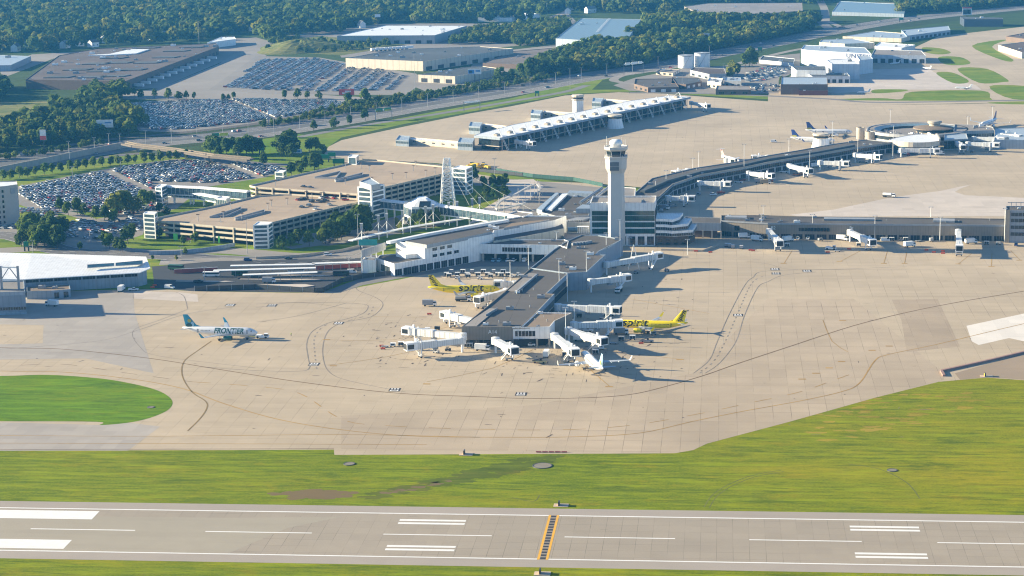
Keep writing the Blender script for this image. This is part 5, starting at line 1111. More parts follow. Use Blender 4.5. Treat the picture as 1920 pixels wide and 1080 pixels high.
t, p = bldg('terminal_roof_deck', 'brownish lower terminal roof with glass pyramids left of the office block', [(986, 413), (1020, 398), (1106, 399), (1106, 417), (1042, 416)], 9.6, W_GREY, R_TAN, 'terminal')
for u, v in ((1006, 409), (1027, 404)):
    q = G(u, v, 9.6); mb = MB(); mb.lathe((q.x, q.y, 9.0), [(6.5, 0), (6.5, .4), (.05, 2.0)], R_METAL, 4); part(mb, 'roof_light', t)
mb = MB()
for i in range(9): q = G(1072+i*4, 412-i*.2, 9.6); mb.box((q.x, q.y, 9.2), (.8, 16, 1.0), M_GREY, -.5)
part(mb, 'roof_louvres', t)
t, p = bldg('connector_building', 'low grey connector with a white pergola between terminal wing and office block', [(1058, 436), (1106, 438), (1110, 448), (1062, 449), (1040, 428)], 6.5, W_GREY, R_PALE, 'terminal')
mb = MB()
for i in range(6): q = G(1083+i*4, 437, 6.5); mb.beam((q.x, q.y, 6.4), (q.x, q.y, 10), .5, .5, M_WHITE) if False else mb.box((q.x, q.y, 6.2), (.5, .5, 4), M_WHITE)
a, b = G(1082, 437, 6.5), G(1104, 437, 6.5); mb.beam((a.x, a.y, 10.2), (b.x, b.y, 10.2), 2.2, .4, M_WHITE); part(mb, 'pergola', t)
mb = MB(); mb.tube(G(1064, 431, 9), G(1082, 430, 9), 1.4, GL_C, n=10); part(mb, 'glass_tube', t)
t, p = bldg('service_building', 'white service block hidden behind the control tower shaft', [(1150, 372), (1190, 372), (1192, 352), (1160, 350)], 14, W_WHITE, R_PALE, 'building')
# bus canopies
for i, (a, b, lab) in enumerate((((585, 494), (692, 490), 'bright white bus canopy nearest the terminal annex above red panels'), ((432, 498), (590, 495), 'longest thin bus canopy at the back of the bus station'), ((400, 507), (592, 502), 'second thin bus canopy from the back'), ((455, 515), (595, 510), 'nearest thin bus canopy beside the kerb islands'))):
    A_, B_ = G(*a, 4.2), G(*b, 4.2); t = thing('bus_canopy', lab, 'canopy', (A_.x, A_.y, 0)); mb = MB(); mb.beam((A_.x, A_.y, 4), (B_.x, B_.y, 4), 3.6, .3, M_WHITE); part(mb, 'canopy_roof', t)
    n = 7
    for k in range(n): q = A_.lerp(B_, (k+.5)/n); mb = MB(); mb.box((q.x, q.y, 0), (.25, .25, 4.05), M_GREY); part(mb, 'post', t)
for a, b, m_, lab in (((592, 506), (690, 500), M_RED, 'long red barrier panels below the bright bus canopy'), ((327, 513), (408, 509), M_RED, 'short red barrier panels at the left of the bus station')):
    A_, B_ = G(*a), G(*b); t = thing('barrier_fence', lab, 'barrier', A_); mb = MB(); mb.beam(A_, B_, .3, 2.4, m_); part(mb, 'panel', t); mb = MB(); mb.beam(A_+Vector((0, 0, 2.4)), B_+Vector((0, 0, 2.4)), .4, .15, M_WHITE); part(mb, 'rail', t)
def fence(label, pl, h=2.4, m=None, cat='fence', name='fence', thick=.25, posts=True):
    pts = pix(pl); t = thing(name, label, cat, (*pts[0], 0)); mb = MB(); wallstrip(mb, pts, .05, h, thick, m or M_DARK); part(mb, 'panel', t)
    if posts:
        mb = MB()
        for a, b in zip(pts, pts[1:]):
            a, b = Vector(a), Vector(b); n = max(1, int((b-a).length/6))
            for k in range(n+1): q = a.lerp(b, k/n); mb.box((q.x, q.y, 0), (.3, .3, h+.3), M_GREY)
        part(mb, 'posts', t)
fence('dark fence with a red kerb between the bus station and the apron', [(365, 546), (480, 542), (590, 549), (606, 548), (640, 530), (680, 522), (745, 515)], 2.6)
fence('low white wall along the terminal ramp road', [(480, 486), (560, 482), (640, 472), (680, 462)], 1.4, W_CONC, 'wall', 'ramp_wall', .5, False)
fence('curved concrete wall of the underpass road left of the bus station', [(280, 478), (330, 477), (380, 472), (420, 466), (440, 462)], 2.2, W_BLUE, 'wall', 'ramp_wall', .6, False)
fence('long retaining wall under the near bend of the freeway', [(-120, 338), (0, 325), (60, 313), (130, 298), (200, 284), (240, 276)], 5, W_CONC, 'wall', 'retaining_wall', .8, False)
fence('green mesh fence at the edge of the far apron left of the tower', [(930, 322), (1000, 333), (1075, 339), (1130, 350)], 2.6, mat('green_mesh', (.03, .10, .08), .8))
fence('dark perimeter fence along the rim of the far apron', [(680, 303), (800, 311), (900, 322), (980, 330)], 2.2)
fence('red and white edged low blast wall at the corner of the right grass', [(1770, 706), (1765, 697), (1860, 676), (1960, 652)], .8, mat('red_white_edge', (.36, .22, .18), .7), 'barrier', 'barrier_wall', 1.2, False)
# flyover beyond the near car lot
pl = pix([(236, 268), (255, 272), (330, 281), (400, 292), (470, 298)], 6); t = thing('flyover_bridge', 'tan concrete road flyover joining the freeway bend', 'bridge', (*pl[0], 0)); mb = MB(); wallstrip(mb, pl, 4.6, 1.4, 9, mat('flyover_deck', (.16, .135, .11), .9)); part(mb, 'deck', t)
for s in (-1, 1):
    mb = MB(); o = [(x+(-.1)*s*4.2, y+s*4.2) for x, y in pl]; wallstrip(mb, o, 6, 1.0, .3, mat('parapet_tan', (.20, .16, .115), .8)); part(mb, 'parapet', t)
for i in range(5): q = Vector(pl[0]).lerp(Vector(pl[-1]), (i+.5)/5); mb = MB(); mb.box((q.x, q.y, 0), (1.2, 5, 4.7), W_CONC); part(mb, 'pier', t)

# ---------- left side ----------
def tri_roof(t, pl, m, name='roof', thick=.4):
    mb = MB(); n = len(pl); mb.face(pl, m); mb.face([(x, y, z-thick) for x, y, z in pl[::-1]], m)
    for i in range(n): a, b = pl[i], pl[(i+1) % n]; mb.face([(a[0], a[1], a[2]-thick), (b[0], b[1], b[2]-thick), b, a], m)
    return part(mb, name, t)
t = thing('cargo_hall', 'big hall with a sloping bright white roof and blue roof lights', 'hangar', G(120, 530))
rl = [G(-160, 534, 8), G(47, 523.5, 8), G(262, 511, 8), G(282, 502.5, 9), G(274, 481, 13), G(60, 475, 13), G(-160, 470, 13)]
tri_roof(t, [tuple(q) for q in rl], R_WHITE)
wp = inset([(q.x, q.y) for q in rl], 2.0); zz = [7.6, 7.6, 7.6, 8.4, 12.2, 12.2, 12.2]; mb = MB(); mb.prism(wp, 0, zz, W_BLUE); part(mb, 'wall', t)
fr = Vector(wp[1]), Vector(wp[2]); wins(t, fr[0], fr[1], 8, 5.6, 7.2, .93, M_SHADE, 'high_opening', out=.1); cols(t, fr[0]+Vector((0, -1)), fr[1]+Vector((0, -1)), 9, 7.5, .35, M_GREY)
n_ = (rl[1]-rl[2]).cross(rl[4]-rl[2]).normalized(); n_ = n_ if n_.z > 0 else -n_
def onroof(u, v):
    d = _f+_R*((u-960)/F_)+_U*((540-v)/F_); return CAM+d*((rl[2]-CAM).dot(n_)/d.dot(n_))
for q in ([(164, 503), (214, 499), (214, 494), (164, 497)], [(217, 499), (268, 496), (267, 489), (217, 493.5)]):
    mb = MB(); mb.face([tuple(onroof(*x)+n_*.25) for x in q], GL_B); a = [onroof(*x) for x in q]
    for i in range(4): mb.beam(a[i], a[(i+1) % 4], .3, .3, M_GREY)
    part(mb, 'roof_light', t)
hb = [(-90, 551), (47, 546), (45, 526), (-90, 528)]
t, p = bldg('hangar', 'blue grey hangar cut off by the left edge with a truss on its roof', hb, 12, W_BLUE, R_PALE, 'hangar'); A_, B_ = P(-90, 551, 12), P(47, 546, 12)
band(t, A_, B_, 1.5, 10, ribbed('hangar_door', (.22, .27, .33), 3, .8, .5, (1, 0)), 'hangar_door', .12, .25); band(t, A_, B_, 2.5, 4, GL_D, 'window_band', .2, .2, mull=1.3)
mb = MB(); y_ = P(20, 540, 12)[1]; xs_ = [P(u, 535, 12)[0] for u in (-90, -55, -22, 12, 44)]
for a, b in zip(xs_, xs_[1:]):
    for z_ in (16, 22.5): mb.beam((a, y_, z_), (b, y_, z_), .7, .7, M_WHITE)
    mb.beam((a, y_, 16), ((a+b)/2, y_, 22.5), .4, .4, M_GREY); mb.beam(((a+b)/2, y_, 22.5), (b, y_, 16), .4, .4, M_GREY)
for a in xs_: mb.box((a, y_, 11.5), (1, 1, 12), M_GREY)
part(mb, 'roof_truss', t); rooftop(t, hb, 12, 4, 7)
t, p = bldg('annex_shed', 'low blue annex with a brownish roof beside the left hangar', [(50, 546), (97, 545), (132, 542), (130, 532), (50, 536)], 4.4, W_BLUE, R_TAN, 'shed'); wins(t, P(97, 545, 4.4), P(132, 542, 4.4), 2, .2, 3.2, .5, GL_D); rooftop(t, [(52, 544), (128, 540), (128, 533), (52, 537)], 4.4, 5, 9)
hp = [(-40, 352), (8, 349), (33, 345.5), (31, 339), (-40, 341)]
t, p = bldg('hotel_tower', 'pale hotel block cut off by the left edge beyond the car lot', hp, 26, mat('hotel_wall', (.46, .42, .37), .8, .05), R_WHITE, 'hotel'); A_, B_ = P(-40, 352, 26), P(8, 349, 26)
for k in range(7): wins(t, A_, B_, 6, 2+k*3.3, 3.8+k*3.3, .45, GL_D)
band(t, P(19, 347.5, 26), P(27, 346.5, 26), 20.5, 24, M_GREY, 'louvre_panel', .15, .2)

# ---------- warehouses beyond the freeway ----------
def ware(label, px, z, w_, r_, vents=10, seed=1, docks=None, cat='warehouse', lights=0):
    t, p = bldg('warehouse', label, px, z, w_, r_, cat); rooftop(t, px, z, vents, seed, big=1.6)
    if docks: wins(t, P(*px[docks[0]], z), P(*px[docks[0]+1], z), docks[1], .4, docks[2] if len(docks) > 2 else 4.5, .5, M_SHADE, 'dock_door')
    return t, p
t, p = ware('vast low brown warehouse with dark roof lights and a pale far corner', [(48, 149), (235, 152), (410, 87), (405, 81), (180, 91), (110, 104)], 10, W_BRICK, R_BRN, 60, 3, (1, 22))
rr = random.Random(4)
for u, v in ((110, 144), (170, 144), (214, 142), (145, 130), (190, 133), (247, 130), (180, 119), (222, 117), (276, 117), (213, 108), (310, 107), (275, 89), (330, 95), (360, 88)):
    mb = MB(); q = G(u, v, 10); mb.prism([(q.x-14, q.y-9), (q.x+12, q.y-9), (q.x+16, q.y+9), (q.x-10, q.y+9)], 9.4, 10.3, R_DARK); part(mb, 'roof_light', t)
for q in ([(165, 103), (205, 101), (245, 92), (280, 92), (255, 100), (200, 103)],):
    mb = MB(); mb.prism(pix(q, 10.6), 9.4, 10.6, R_WHITE); part(mb, 'pale_roof_patch', t)
ware('pale boxy loading shed at the far corner of the brown warehouse', [(388, 80), (442, 73), (440, 69), (415, 69)], 8, W_WHITE, R_WHITE, 2, 8)
ware('light grey warehouse with a long flat white roof in the trees', [(632, 67), (815, 66), (876, 48), (722, 47.5)], 11, W_GREY, R_WHITE, 12, 13, (0, 9))
ware('cream walled warehouse with a dark roof behind the far car lot', [(648, 109), (793, 115), (962, 91), (900, 87), (775, 91), (720, 96)], 11, W_CREAM, R_DARK, 16, 14, (1, 8))
ware('smaller cream walled depot with a dark roof near the freeway', [(784, 140), (853, 143), (935, 128), (905, 124), (870, 126)], 8, W_CREAM, R_DARK, 6, 15, (0, 3))
ware('low flat brown roofed yard building right of the cream warehouses', [(905, 118), (1010, 122), (1070, 98), (1060, 88), (960, 96)], 5, W_BRICK, pave('roof_plum', (.20, .165, .14), (30, 40), .4, .4), 8, 16)
ware('blue metal roofed warehouse with a line of roof lights amid the trees', [(1042, 72), (1090, 75), (1180, 68), (1202, 36), (1090, 34)], 11, W_BLUE, R_BLUE, 3, 17)
t = [o for o in COL.objects if o.get('category') == 'warehouse'][-1]
for i in range(14): q = G(1120+i*1.7, 60-i*1.9, 11); mb = MB(); mb.box((q.x, q.y, 10.2), (4, 4, 1.2), M_WHITE); part(mb, 'roof_light', t)
ware('thin white roofed shed beside the golf green', [(896, 33), (960, 33), (1012, 25), (960, 24)], 6, W_WHITE, R_WHITE, 2, 18)
ware('grey roofed building cut off by the left edge below the wood', [(-90, 124), (20, 122), (58, 105), (0, 103), (-90, 104)], 7, W_BLUE, R_METAL, 5, 19)
ware('long office depot with white roof bands at the top right', [(1283, 12), (1310, 24), (1420, 26), (1505, 20), (1504, 5), (1326, 6)], 11, W_TAN, R_PALE, 8, 20, (1, 10))
ware('second grey roofed depot with parked lorries at the top right', [(1430, 44), (1508, 38), (1500, 28), (1400, 36)], 7, W_GREY, R_METAL, 6, 23)
ware('low dark blue shed with a pale roof in the far top right', [(1560, 22), (1695, 26), (1700, 8), (1575, 2)], 5, W_BLUE, R_BLUE, 5, 24)
# ---------- hangars and depots right of the freeway ----------
t, p = bldg('hangar', 'tallest white airline hangar with dark lettering on its long wall', [(1502, 92), (1516, 94), (1634, 101), (1622, 89), (1508, 84)], 17, W_HANG, R_METAL, 'hangar'); rooftop(t, [(1516, 93), (1630, 99), (1620, 90), (1510, 86)], 17, 7, 71)
A_, B_ = Vector(P(1516, 94, 17)), Vector(P(1634, 101, 17)); q = A_.lerp(B_, .8); r_ = (B_-A_).normalized()
lettering('UNITED', 6.5, mat('navy_paint', (.02, .05, .16), .5), t, origin=(q.x+r_.y*.3, q.y-r_.x*.3, 13.5), right=(r_.x, r_.y, 0), base=t.location, sx=1.3, bold=.08, spacing=1.1)
for px, z, w_, r2, lab, dk in (([(1549, 112), (1560, 120), (1612, 120), (1597, 109)], 16, W_HANG, R_WHITE, 'white box hangar with a bright flat roof in front of the lettered hangar', None),
    ([(1612, 113), (1637, 110), (1632, 104), (1606, 104)], 15, W_HANG, R_METAL, 'narrow white hangar block at the right end of the lettered hangar', None),
    ([(1484, 124), (1493, 131), (1549, 132), (1548, 124)], 11, W_HANG, R_DARK, 'small white hangar with a dark roof left of the box hangar', None),
    ([(1514, 138), (1523, 143), (1594, 143), (1588, 136)], 7, W_HANG, R_DARK, 'low white shed with a dark roof in front of the box hangar', 6),
    ([(1634, 103), (1736, 104), (1728, 95), (1640, 92)], 9, W_HANG, R_PALE, 'long white workshop with dark doors right of the lettered hangar', 7),
    ([(1464, 158), (1552, 158), (1551, 144), (1465, 144)], 10, W_BRICK, R_METAL, 'brown brick depot with a grey metal roof by the apron verge', None),
    ([(1498, 170), (1552, 170), (1552, 166), (1500, 165)], 4.5, mat('red_brick', (.20, .07, .05), .8), R_TAN, 'low red brick lean-to in front of the brown depot', None),
    ([(1536, 79), (1584, 82), (1640, 80), (1600, 72), (1540, 74)], 7, W_CREAM, R_METAL, 'cream fronted shed behind the lettered hangar', None),
    ([(1424, 112), (1488, 118), (1490, 110), (1430, 104)], 4, W_HANG, R_DARK, 'low white canopy building beside the small car park', 5),
    ([(1700, 67), (1782, 56), (1778, 48), (1690, 56)], 6, W_BLUE, R_METAL, 'long blue striped freight shed near the far taxiway', 10),
    ([(1580, 68), (1690, 72), (1720, 64), (1640, 58)], 5, W_CREAM, R_METAL, 'wide pale roofed shed beyond the hangars', None),
    ([(1640, 86), (1690, 90), (1716, 84), (1650, 79)], 6, W_HANG, R_WHITE, 'white roofed store behind the long white workshop', None),
    ([(1808, 36), (1881, 36), (1879, 33), (1800, 31)], 10, mat('navy_cladding', (.05, .065, .09), .5), R_DARK, 'dark flat fronted building beside the far billboard', None),
    ([(1872, 84), (1916, 98), (1990, 92), (1940, 76)], 7, W_CREAM, R_BRN, 'cream walled depot cut off by the right edge near the taxiway', None),
    ([(1886, 68), (1930, 74), (1990, 64), (1930, 60)], 6, W_BRICK, R_BRN, 'brown roofed shed behind the cream depot at the right edge', None)):
    t, p = bldg('hangar' if 'hangar' in lab else 'depot', lab, px, z, w_, r2, 'hangar' if 'hangar' in lab else 'depot'); rooftop(t, px, z, 3, int(px[0][0]), big=1.2)
    if dk: wins(t, P(*px[1] if dk in (6, 5) else px[0], z), P(*px[2] if dk in (6, 5) else px[1], z), dk, .3, z*.55, .6, M_SHADE, 'dock_door')
for px, z, w_, r2, lab in (([(1189, 157), (1215, 164), (1273, 163), (1262, 147), (1191, 148)], 5, W_BRICK, R_GREY, 'dark roofed tan office left in the service yard'), ([(1258, 156), (1286, 158), (1316, 152), (1312, 146), (1260, 145)], 5, W_BRICK, R_DARK, 'low dark shed in the middle of the service yard'),
    ([(1294, 131), (1330, 139), (1362, 138), (1358, 128), (1300, 126)], 6, W_GREY, R_BRN, 'brown roofed pump house below the white tanks'), ([(1326, 152), (1352, 156), (1356, 147), (1330, 145)], 6, W_CREAM, R_WHITE, 'small white roofed cream shed in the service yard'),
    ([(1358, 151), (1390, 152), (1389, 145), (1360, 144)], 6, W_GREY, R_METAL, 'grey gabled shed right in the service yard'), ([(1342, 168), (1408, 168), (1406, 161), (1344, 160)], 5, W_BRICK, R_PALE, 'low brick store with white doors by the perimeter road'), ([(1230, 134), (1262, 137), (1274, 130), (1240, 128)], 3.5, W_CONC, R_PALE, 'small concrete store beside the freeway ramp')):
    t, p = bldg('shed', lab, px, z, w_, r2, 'shed'); rooftop(t, px, z, 4, int(px[0][0])); wins(t, p[0], p[1], 3, .8, 2.8, .4, GL_D); wins(t, p[1], p[2], 3, .3, 3.0, .45, M_WHITE, 'roller_door')
for u, v, r, h, lab in ((1286, 127, 8.6, 13, 'shorter left white storage tank'), (1316.5, 125, 8.6, 14.5, 'taller right white storage tank')):
    q = G(u, v); t = thing('storage_tank', lab+' beside the freeway', 'storage tank', q); mb = MB(); mb.lathe((q.x, q.y, 0), [(r, 0), (r, h), (r-.3, h+.2)], R_WHITE, 32); part(mb, 'shell', t)
    mb = MB(); mb.lathe((q.x, q.y, h+.1), [(r-.2, 0), (.01, 1.2)], M_WHITE, 32); part(mb, 'lid', t); mb = MB(); mb.lathe((q.x, q.y, h), [(r+.2, 0), (r+.2, 1.0)], M_GREY, 32)
    for k in range(8): mb.beam((q.x+r*math.cos(-2+k*.12), q.y+r*math.sin(-2+k*.12), k*h/8), (q.x+(r+.5)*math.cos(-2+k*.12+.12), q.y+(r+.5)*math.sin(-2+k*.12+.12), (k+1)*h/8), .5, .15, M_GREY)
    part(mb, 'railing', t)
# suburban houses among the far trees
SH = [mat('roof_shingle', (.12, .10, .09), .9), mat('roof_shingle_grey', (.22, .22, .22), .9)]
rr = random.Random(12)
for u, v in HL:
    q = G(u, v); a = rr.uniform(0, 3); L, W2, h = rr.uniform(11, 17), 8.5, 6.5; t = thing('house', 'white gabled house showing between far trees', 'house', q, 'suburban houses in the far trees'); t.rotation_euler = (0, 0, a)
    mb = MB(); mb.box((0, 0, 0), (L, W2, h), W_WHITE); 
    for s in (-1, 1): mb.face([(s*L/2, -W2/2, h), (s*L/2, W2/2, h), (s*L/2, 0, h+3.4)], W_WHITE)
    o = mb.build('wall', None, (0, 0, 0)); o.parent = t; mb = MB(); r2 = rr.choice(SH)
    for s in (-1, 1): mb.face([(-L/2-.4, s*(W2/2+.5), h-.3), (L/2+.4, s*(W2/2+.5), h-.3), (L/2+.4, 0, h+3.6), (-L/2-.4, 0, h+3.6)], r2)
    o = mb.build('roof', None, (0, 0, 0)); o.parent = t; mb = MB()
    mb.box((0, 0, 0), (1.4, .2, 1.5), GL_D); wd = mb.build('window', None, (0, 0, 0)); wd.parent = t; wd.location = (-L/4, -W2/2, 2)
    for x, y in ((L/4, -W2/2), (-L/4, W2/2), (L/4, W2/2)): o = wd.copy(); COL.objects.link(o); o.location = (x, y, 2)
# ---------- aircraft ----------
def paint(name, col, rough=.3):
    if name in MATS: return MATS[name]
    m, nt, b = _nodes(name); n = NZ(nt, POS(nt), .5, 3)
    nt.links.new(MX(nt, RAMP(nt, n, .35, .7), tuple(c*.9 for c in col), col), b.inputs['Base Color']); b.inputs['Roughness'].default_value = rough; b.inputs['Coat Weight'].default_value = .25
    MATS[name] = m; return m
A_WHITE = paint('aircraft_white', (.80, .80, .79)); A_YEL = paint('aircraft_yellow', (1.0, .76, .002)); A_TEAL = paint('aircraft_teal', (.02, .28, .42)); A_GRN = paint('aircraft_green', (.01, .09, .075)); A_NAVY = paint('aircraft_navy', (.015, .05, .22)); A_GREY = paint('aircraft_grey', (.42, .45, .48)); A_BLK = paint('aircraft_black', (.012, .012, .012)); A_GOLD = paint('aircraft_gold', (.42, .40, .10)); A_LBL = paint('aircraft_light_blue', (.35, .58, .70))
def hloft(mb, st, m, n=20, cap=True):
    "st: (x, y, z, ry, rz) rings across the x axis"
    vs = []
    for x, y, z, ry, rz in st:
        for i in range(n): a = 2*math.pi*i/n; vs.append((x, y+ry*math.cos(a), z+rz*math.sin(a)))
    fs = [(j*n+i, (j+1)*n+i, (j+1)*n+(i+1) % n, j*n+(i+1) % n) for j in range(len(st)-1) for i in range(n)]
    if cap: fs += [tuple(range(n)), tuple(range((len(st)-1)*n, len(st)*n))[::-1]]
    return mb.raw(vs, fs, m)
def wing(mb, root, tip, m, t=.12, dirv=(0, 1, 0)):
    "root, tip: (x_le, chord, span position along dirv, z)"
    pr = ((0, 0), (.06, .45), (.25, 1), (.55, .75), (1, .05), (.55, -.35), (.25, -.45), (.06, -.3)); d = Vector(dirv); up = Vector((0, 0, 1)) if abs(d.z) < .7 else Vector((0, 1, 0)); vs = []
    for (x, c, s, z) in (root, tip):
        for a, b in pr: vs.append(Vector((x-a*c, 0, 0))+d*s+up*(b*c*t*.5)+Vector((0, 0, z)))
    n = 8; return mb.raw(vs, [(i, (i+1) % n, n+(i+1) % n, n+i) for i in range(n)]+[tuple(range(n)), tuple(range(n, 2*n))[::-1]], m)
def airliner(label, nose, tail, L=37.6, body=None, fin=None, eng=None, text=None, fintext=None, side=1, kind='jet', winglet=None, zr=3.9, bel=None, fin2=None):
    s = L/37.6; a = G(nose[0], nose[1], 4*s); b = G(tail[0], tail[1], 5*s); d = (a-b); ang = math.atan2(d.y, d.x)
    loc = Vector((b.x, b.y, 0)) if side >= 0 or True else None
    t = thing('airliner', label, 'airliner', (b.x, b.y, 0)); t.rotation_euler = (0, 0, ang)
    # local frame: tail cone at x=0, nose at x=L
    r = 2.0*s; z0 = zr*s; B = body or A_WHITE
    X = lambda x: L-x*s
    st = [(X(0), 0, z0-.45*s, .05, .05), (X(.25), 0, z0-.42*s, .55*s, .5*s), (X(.9), 0, z0-.35*s, 1.0*s, .95*s), (X(2.0), 0, z0-.22*s, 1.45*s, 1.4*s), (X(3.4), 0, z0-.08*s, 1.8*s, 1.8*s), (X(5.2), 0, z0, r, r*1.02), (X(24), 0, z0, r, r*1.02), (X(28), 0, z0+.15*s, r*.93, r*.92), (X(32), 0, z0+.6*s, r*.66, r*.64), (X(35.5), 0, z0+1.05*s, r*.36, r*.36), (X(37.3), 0, z0+1.3*s, r*.16, r*.16), (X(37.6), 0, z0+1.33*s, .08, .08)]
    def mk(mb, name, par=t, lab=None, sm=False):
        o = mb.build(name, None, (0, 0, 0), sm); o.parent = par
        if lab: o['label'] = lab
        return o
    fu = mk(hloft(MB(), st, B, 24), 'fuselage', sm=True)
    if bel:
        mb = MB(); hloft(mb, [(X(1.5), 0, z0-.5*s, 1.1*s, 1.0*s), (X(5), 0, z0-.12*s, 1.9*s, 1.95*s), (X(25), 0, z0-.12*s, 1.9*s, 1.97*s), (X(33), 0, z0+.5*s, 1.05*s, 1.1*s)], bel, 20); mk(mb, 'belly', sm=True)
    mb = MB(); hloft(mb, [(X(10.5), 0, z0-1.3*s, 1.0*s, .5*s), (X(12.5), 0, z0-1.25*s, 2.05*s, 1.2*s), (X(19.5), 0, z0-1.25*s, 2.05*s, 1.2*s), (X(22), 0, z0-1.1*s, 1.0*s, .6*s)], bel or B, 16); mk(mb, 'wing_fairing', sm=True)
    mb = MB()
    for sg in (-1, 1):
        for k in range(3):
            y0 = sg*(.25+k*.5)*s; mb.box((X(2.15+k*.22), y0, z0+.55*s-k*.06), (.75*s, .5*s, .42*s), A_BLK, sg*-(.25+k*.5)*1.0)
    mk(mb, 'cockpit_window')
    mb = MB()
    for sg in (-1, 1):
        for k in range(34):
            if text and abs(6.2+k*.66-text[3]) < text[8]: continue
            x = X(6.2+k*.66); mb.box((x, sg*(r*.985), z0+.42*s), (.28*s, .06, .36*s), A_BLK)
    mk(mb, 'cabin_windows', sm=False)
    for sg in (-1, 1):
        for x in (4.6, 29.2): mb = MB(); mb.box((X(x), sg*(r*.97), z0-.6*s), (.85*s, .1, 1.8*s), A_GREY if B is not A_YEL else mat('door_line', (.5, .42, .02), .5)); mk(mb, 'door')
    for sg in (-1, 1):
        if kind == 'jet':
            mb = MB(); wing(mb, (X(12.2), 6.6*s, sg*1.6*s, z0-1.0*s), (X(15.4), 3.9*s, sg*6.2*s, z0-.55*s), A_GREY, .12, (0, 1, 0)); wing(mb, (X(15.4), 3.9*s, sg*6.2*s, z0-.55*s), (X(20.6), 1.6*s, sg*16.8*s, z0+.35*s), A_GREY, .11, (0, 1, 0))
            w_ = mk(mb, 'wing', lab=None)
            for k in (5.2, 8.2, 11.5): mb2 = MB(); hloft(mb2, [(X(15.0+k*.42), sg*k*s, z0-.75*s+k*.05, .1, .1), (X(17.0+k*.33), sg*k*s, z0-.95*s+k*.06, .22, .28), (X(19.8+k*.24), sg*k*s, z0-.7*s+k*.06, .06, .06)], A_GREY, 8); mk(mb2, 'flap_fairing', w_)
            mb = MB(); wing(mb, (X(20.5), 1.7*s, sg*16.75*s, z0+.35*s), (X(22.0), .7*s, sg*17.25*s, z0+2.6*s), winglet or A_WHITE, .1, (0, 1, 0)) if False else mb.raw([(X(20.5), sg*16.7*s, z0+.3*s), (X(22.2), sg*16.7*s, z0+.3*s), (X(23.2), sg*17.4*s, z0+2.7*s), (X(22.5), sg*17.4*s, z0+2.75*s), (X(20.5), sg*16.9*s, z0+.3*s), (X(22.2), sg*16.9*s, z0+.3*s), (X(23.2), sg*17.5*s, z0+2.7*s), (X(22.5), sg*17.5*s, z0+2.75*s)], [(0, 1, 2, 3), (7, 6, 5, 4), (0, 4, 5, 1), (1, 5, 6, 2), (2, 6, 7, 3), (3, 7, 4, 0)], winglet or A_WHITE)
            mk(mb, 'winglet')
            ey = sg*5.75*s; ez = z0-2.05*s
            mb = MB(); hloft(mb, [(X(10.9), ey, ez, 1.02*s, 1.02*s), (X(11.2), ey, ez, 1.15*s, 1.15*s), (X(12.6), ey, ez, 1.22*s, 1.22*s), (X(14.2), ey, ez+.05, 1.02*s, 1.02*s), (X(14.9), ey, ez+.1, .78*s, .78*s)], eng or B, 20); en = mk(mb, 'engine', sm=False)
            mb = MB(); hloft(mb, [(X(10.86), ey, ez, .9*s, .9*s), (X(10.95), ey, ez, .9*s, .9*s)], A_BLK, 18); mk(mb, 'intake', en); mb = MB(); hloft(mb, [(X(14.8), ey, ez+.1, .5*s, .5*s), (X(15.7), ey, ez+.12, .2*s, .2*s)], A_GREY, 12); mk(mb, 'exhaust_cone', en)
            mb = MB(); mb.beam((X(12.2), ey, ez+1.0*s), (X(16.4), ey, z0-.95*s), .35*s, .6*s, A_GREY); mk(mb, 'pylon', en)
            mb = MB(); wing(mb, (X(31.9), 3.6*s, sg*.5*s, z0+1.1*s), (X(35.4), 1.4*s, sg*6.2*s, z0+1.65*s), A_GREY if B is not A_YEL else A_GREY, .1, (0, 1, 0)); mk(mb, 'tailplane')
        else:
            mb = MB(); wing(mb, (X(15), 6.2*s, sg*1.4*s, z0-1.1*s), (X(22.5), 1.9*s, sg*14.5*s, z0-.2*s), A_WHITE, .11, (0, 1, 0)); mk(mb, 'wing')
            mb = MB(); hloft(mb, [(X(26.5), sg*3.0*s, z0+.5*s, .8*s, .8*s), (X(27.2), sg*3.0*s, z0+.5*s, 1.0*s, 1.0*s), (X(31), sg*3.0*s, z0+.6*s, .75*s, .75*s)], A_WHITE, 14); en = mk(mb, 'engine'); mb = MB(); mb.beam((X(28), sg*1.4*s, z0+.4*s), (X(28), sg*2.6*s, z0+.4*s), 2*s, .4*s, A_WHITE); mk(mb, 'pylon', en)
            mb = MB(); wing(mb, (X(36.2), 3.0*s, 0, z0+7.9*s), (X(38.3), 1.4*s, sg*5.4*s, z0+7.9*s), A_WHITE, .1, (0, 1, 0)); mk(mb, 'tailplane')
    F = fin or B; H = (6.2 if kind == 'jet' else 6.4)*s; zb = z0+1.5*s
    xr, cr_, xt, ct = (X(29.4), 6.4*s, X(34.6), 2.5*s) if kind == 'jet' else (X(30.5), 6.0*s, X(35.6), 3.4*s)
    mb = MB(); wing(mb, (xr, cr_, 0, zb), (xt, ct, H, zb), F, .1, (0, 0, 1)); wing(mb, (xr+2.6*s, 3.2*s, 0, zb), (xr-.9*s, .5*s, 1.3*s, zb), F, .05, (0, 0, 1)); fo = mk(mb, 'fin')
    if fin2:
        for k, (m2, z_, x_, w2, h2) in enumerate(fin2):
            mb = MB(); 
            for sg in (-1, 1): 
                pts = [(xr-x_*s+math.cos(q)*w2*s, sg*(.36-.024*z_)*s, zb+z_*s+math.sin(q)*h2*s) for q in [i*math.pi/5 for i in range(10)]]; mb.face(pts, m2)
            mk(mb, 'fin_emblem', fo)
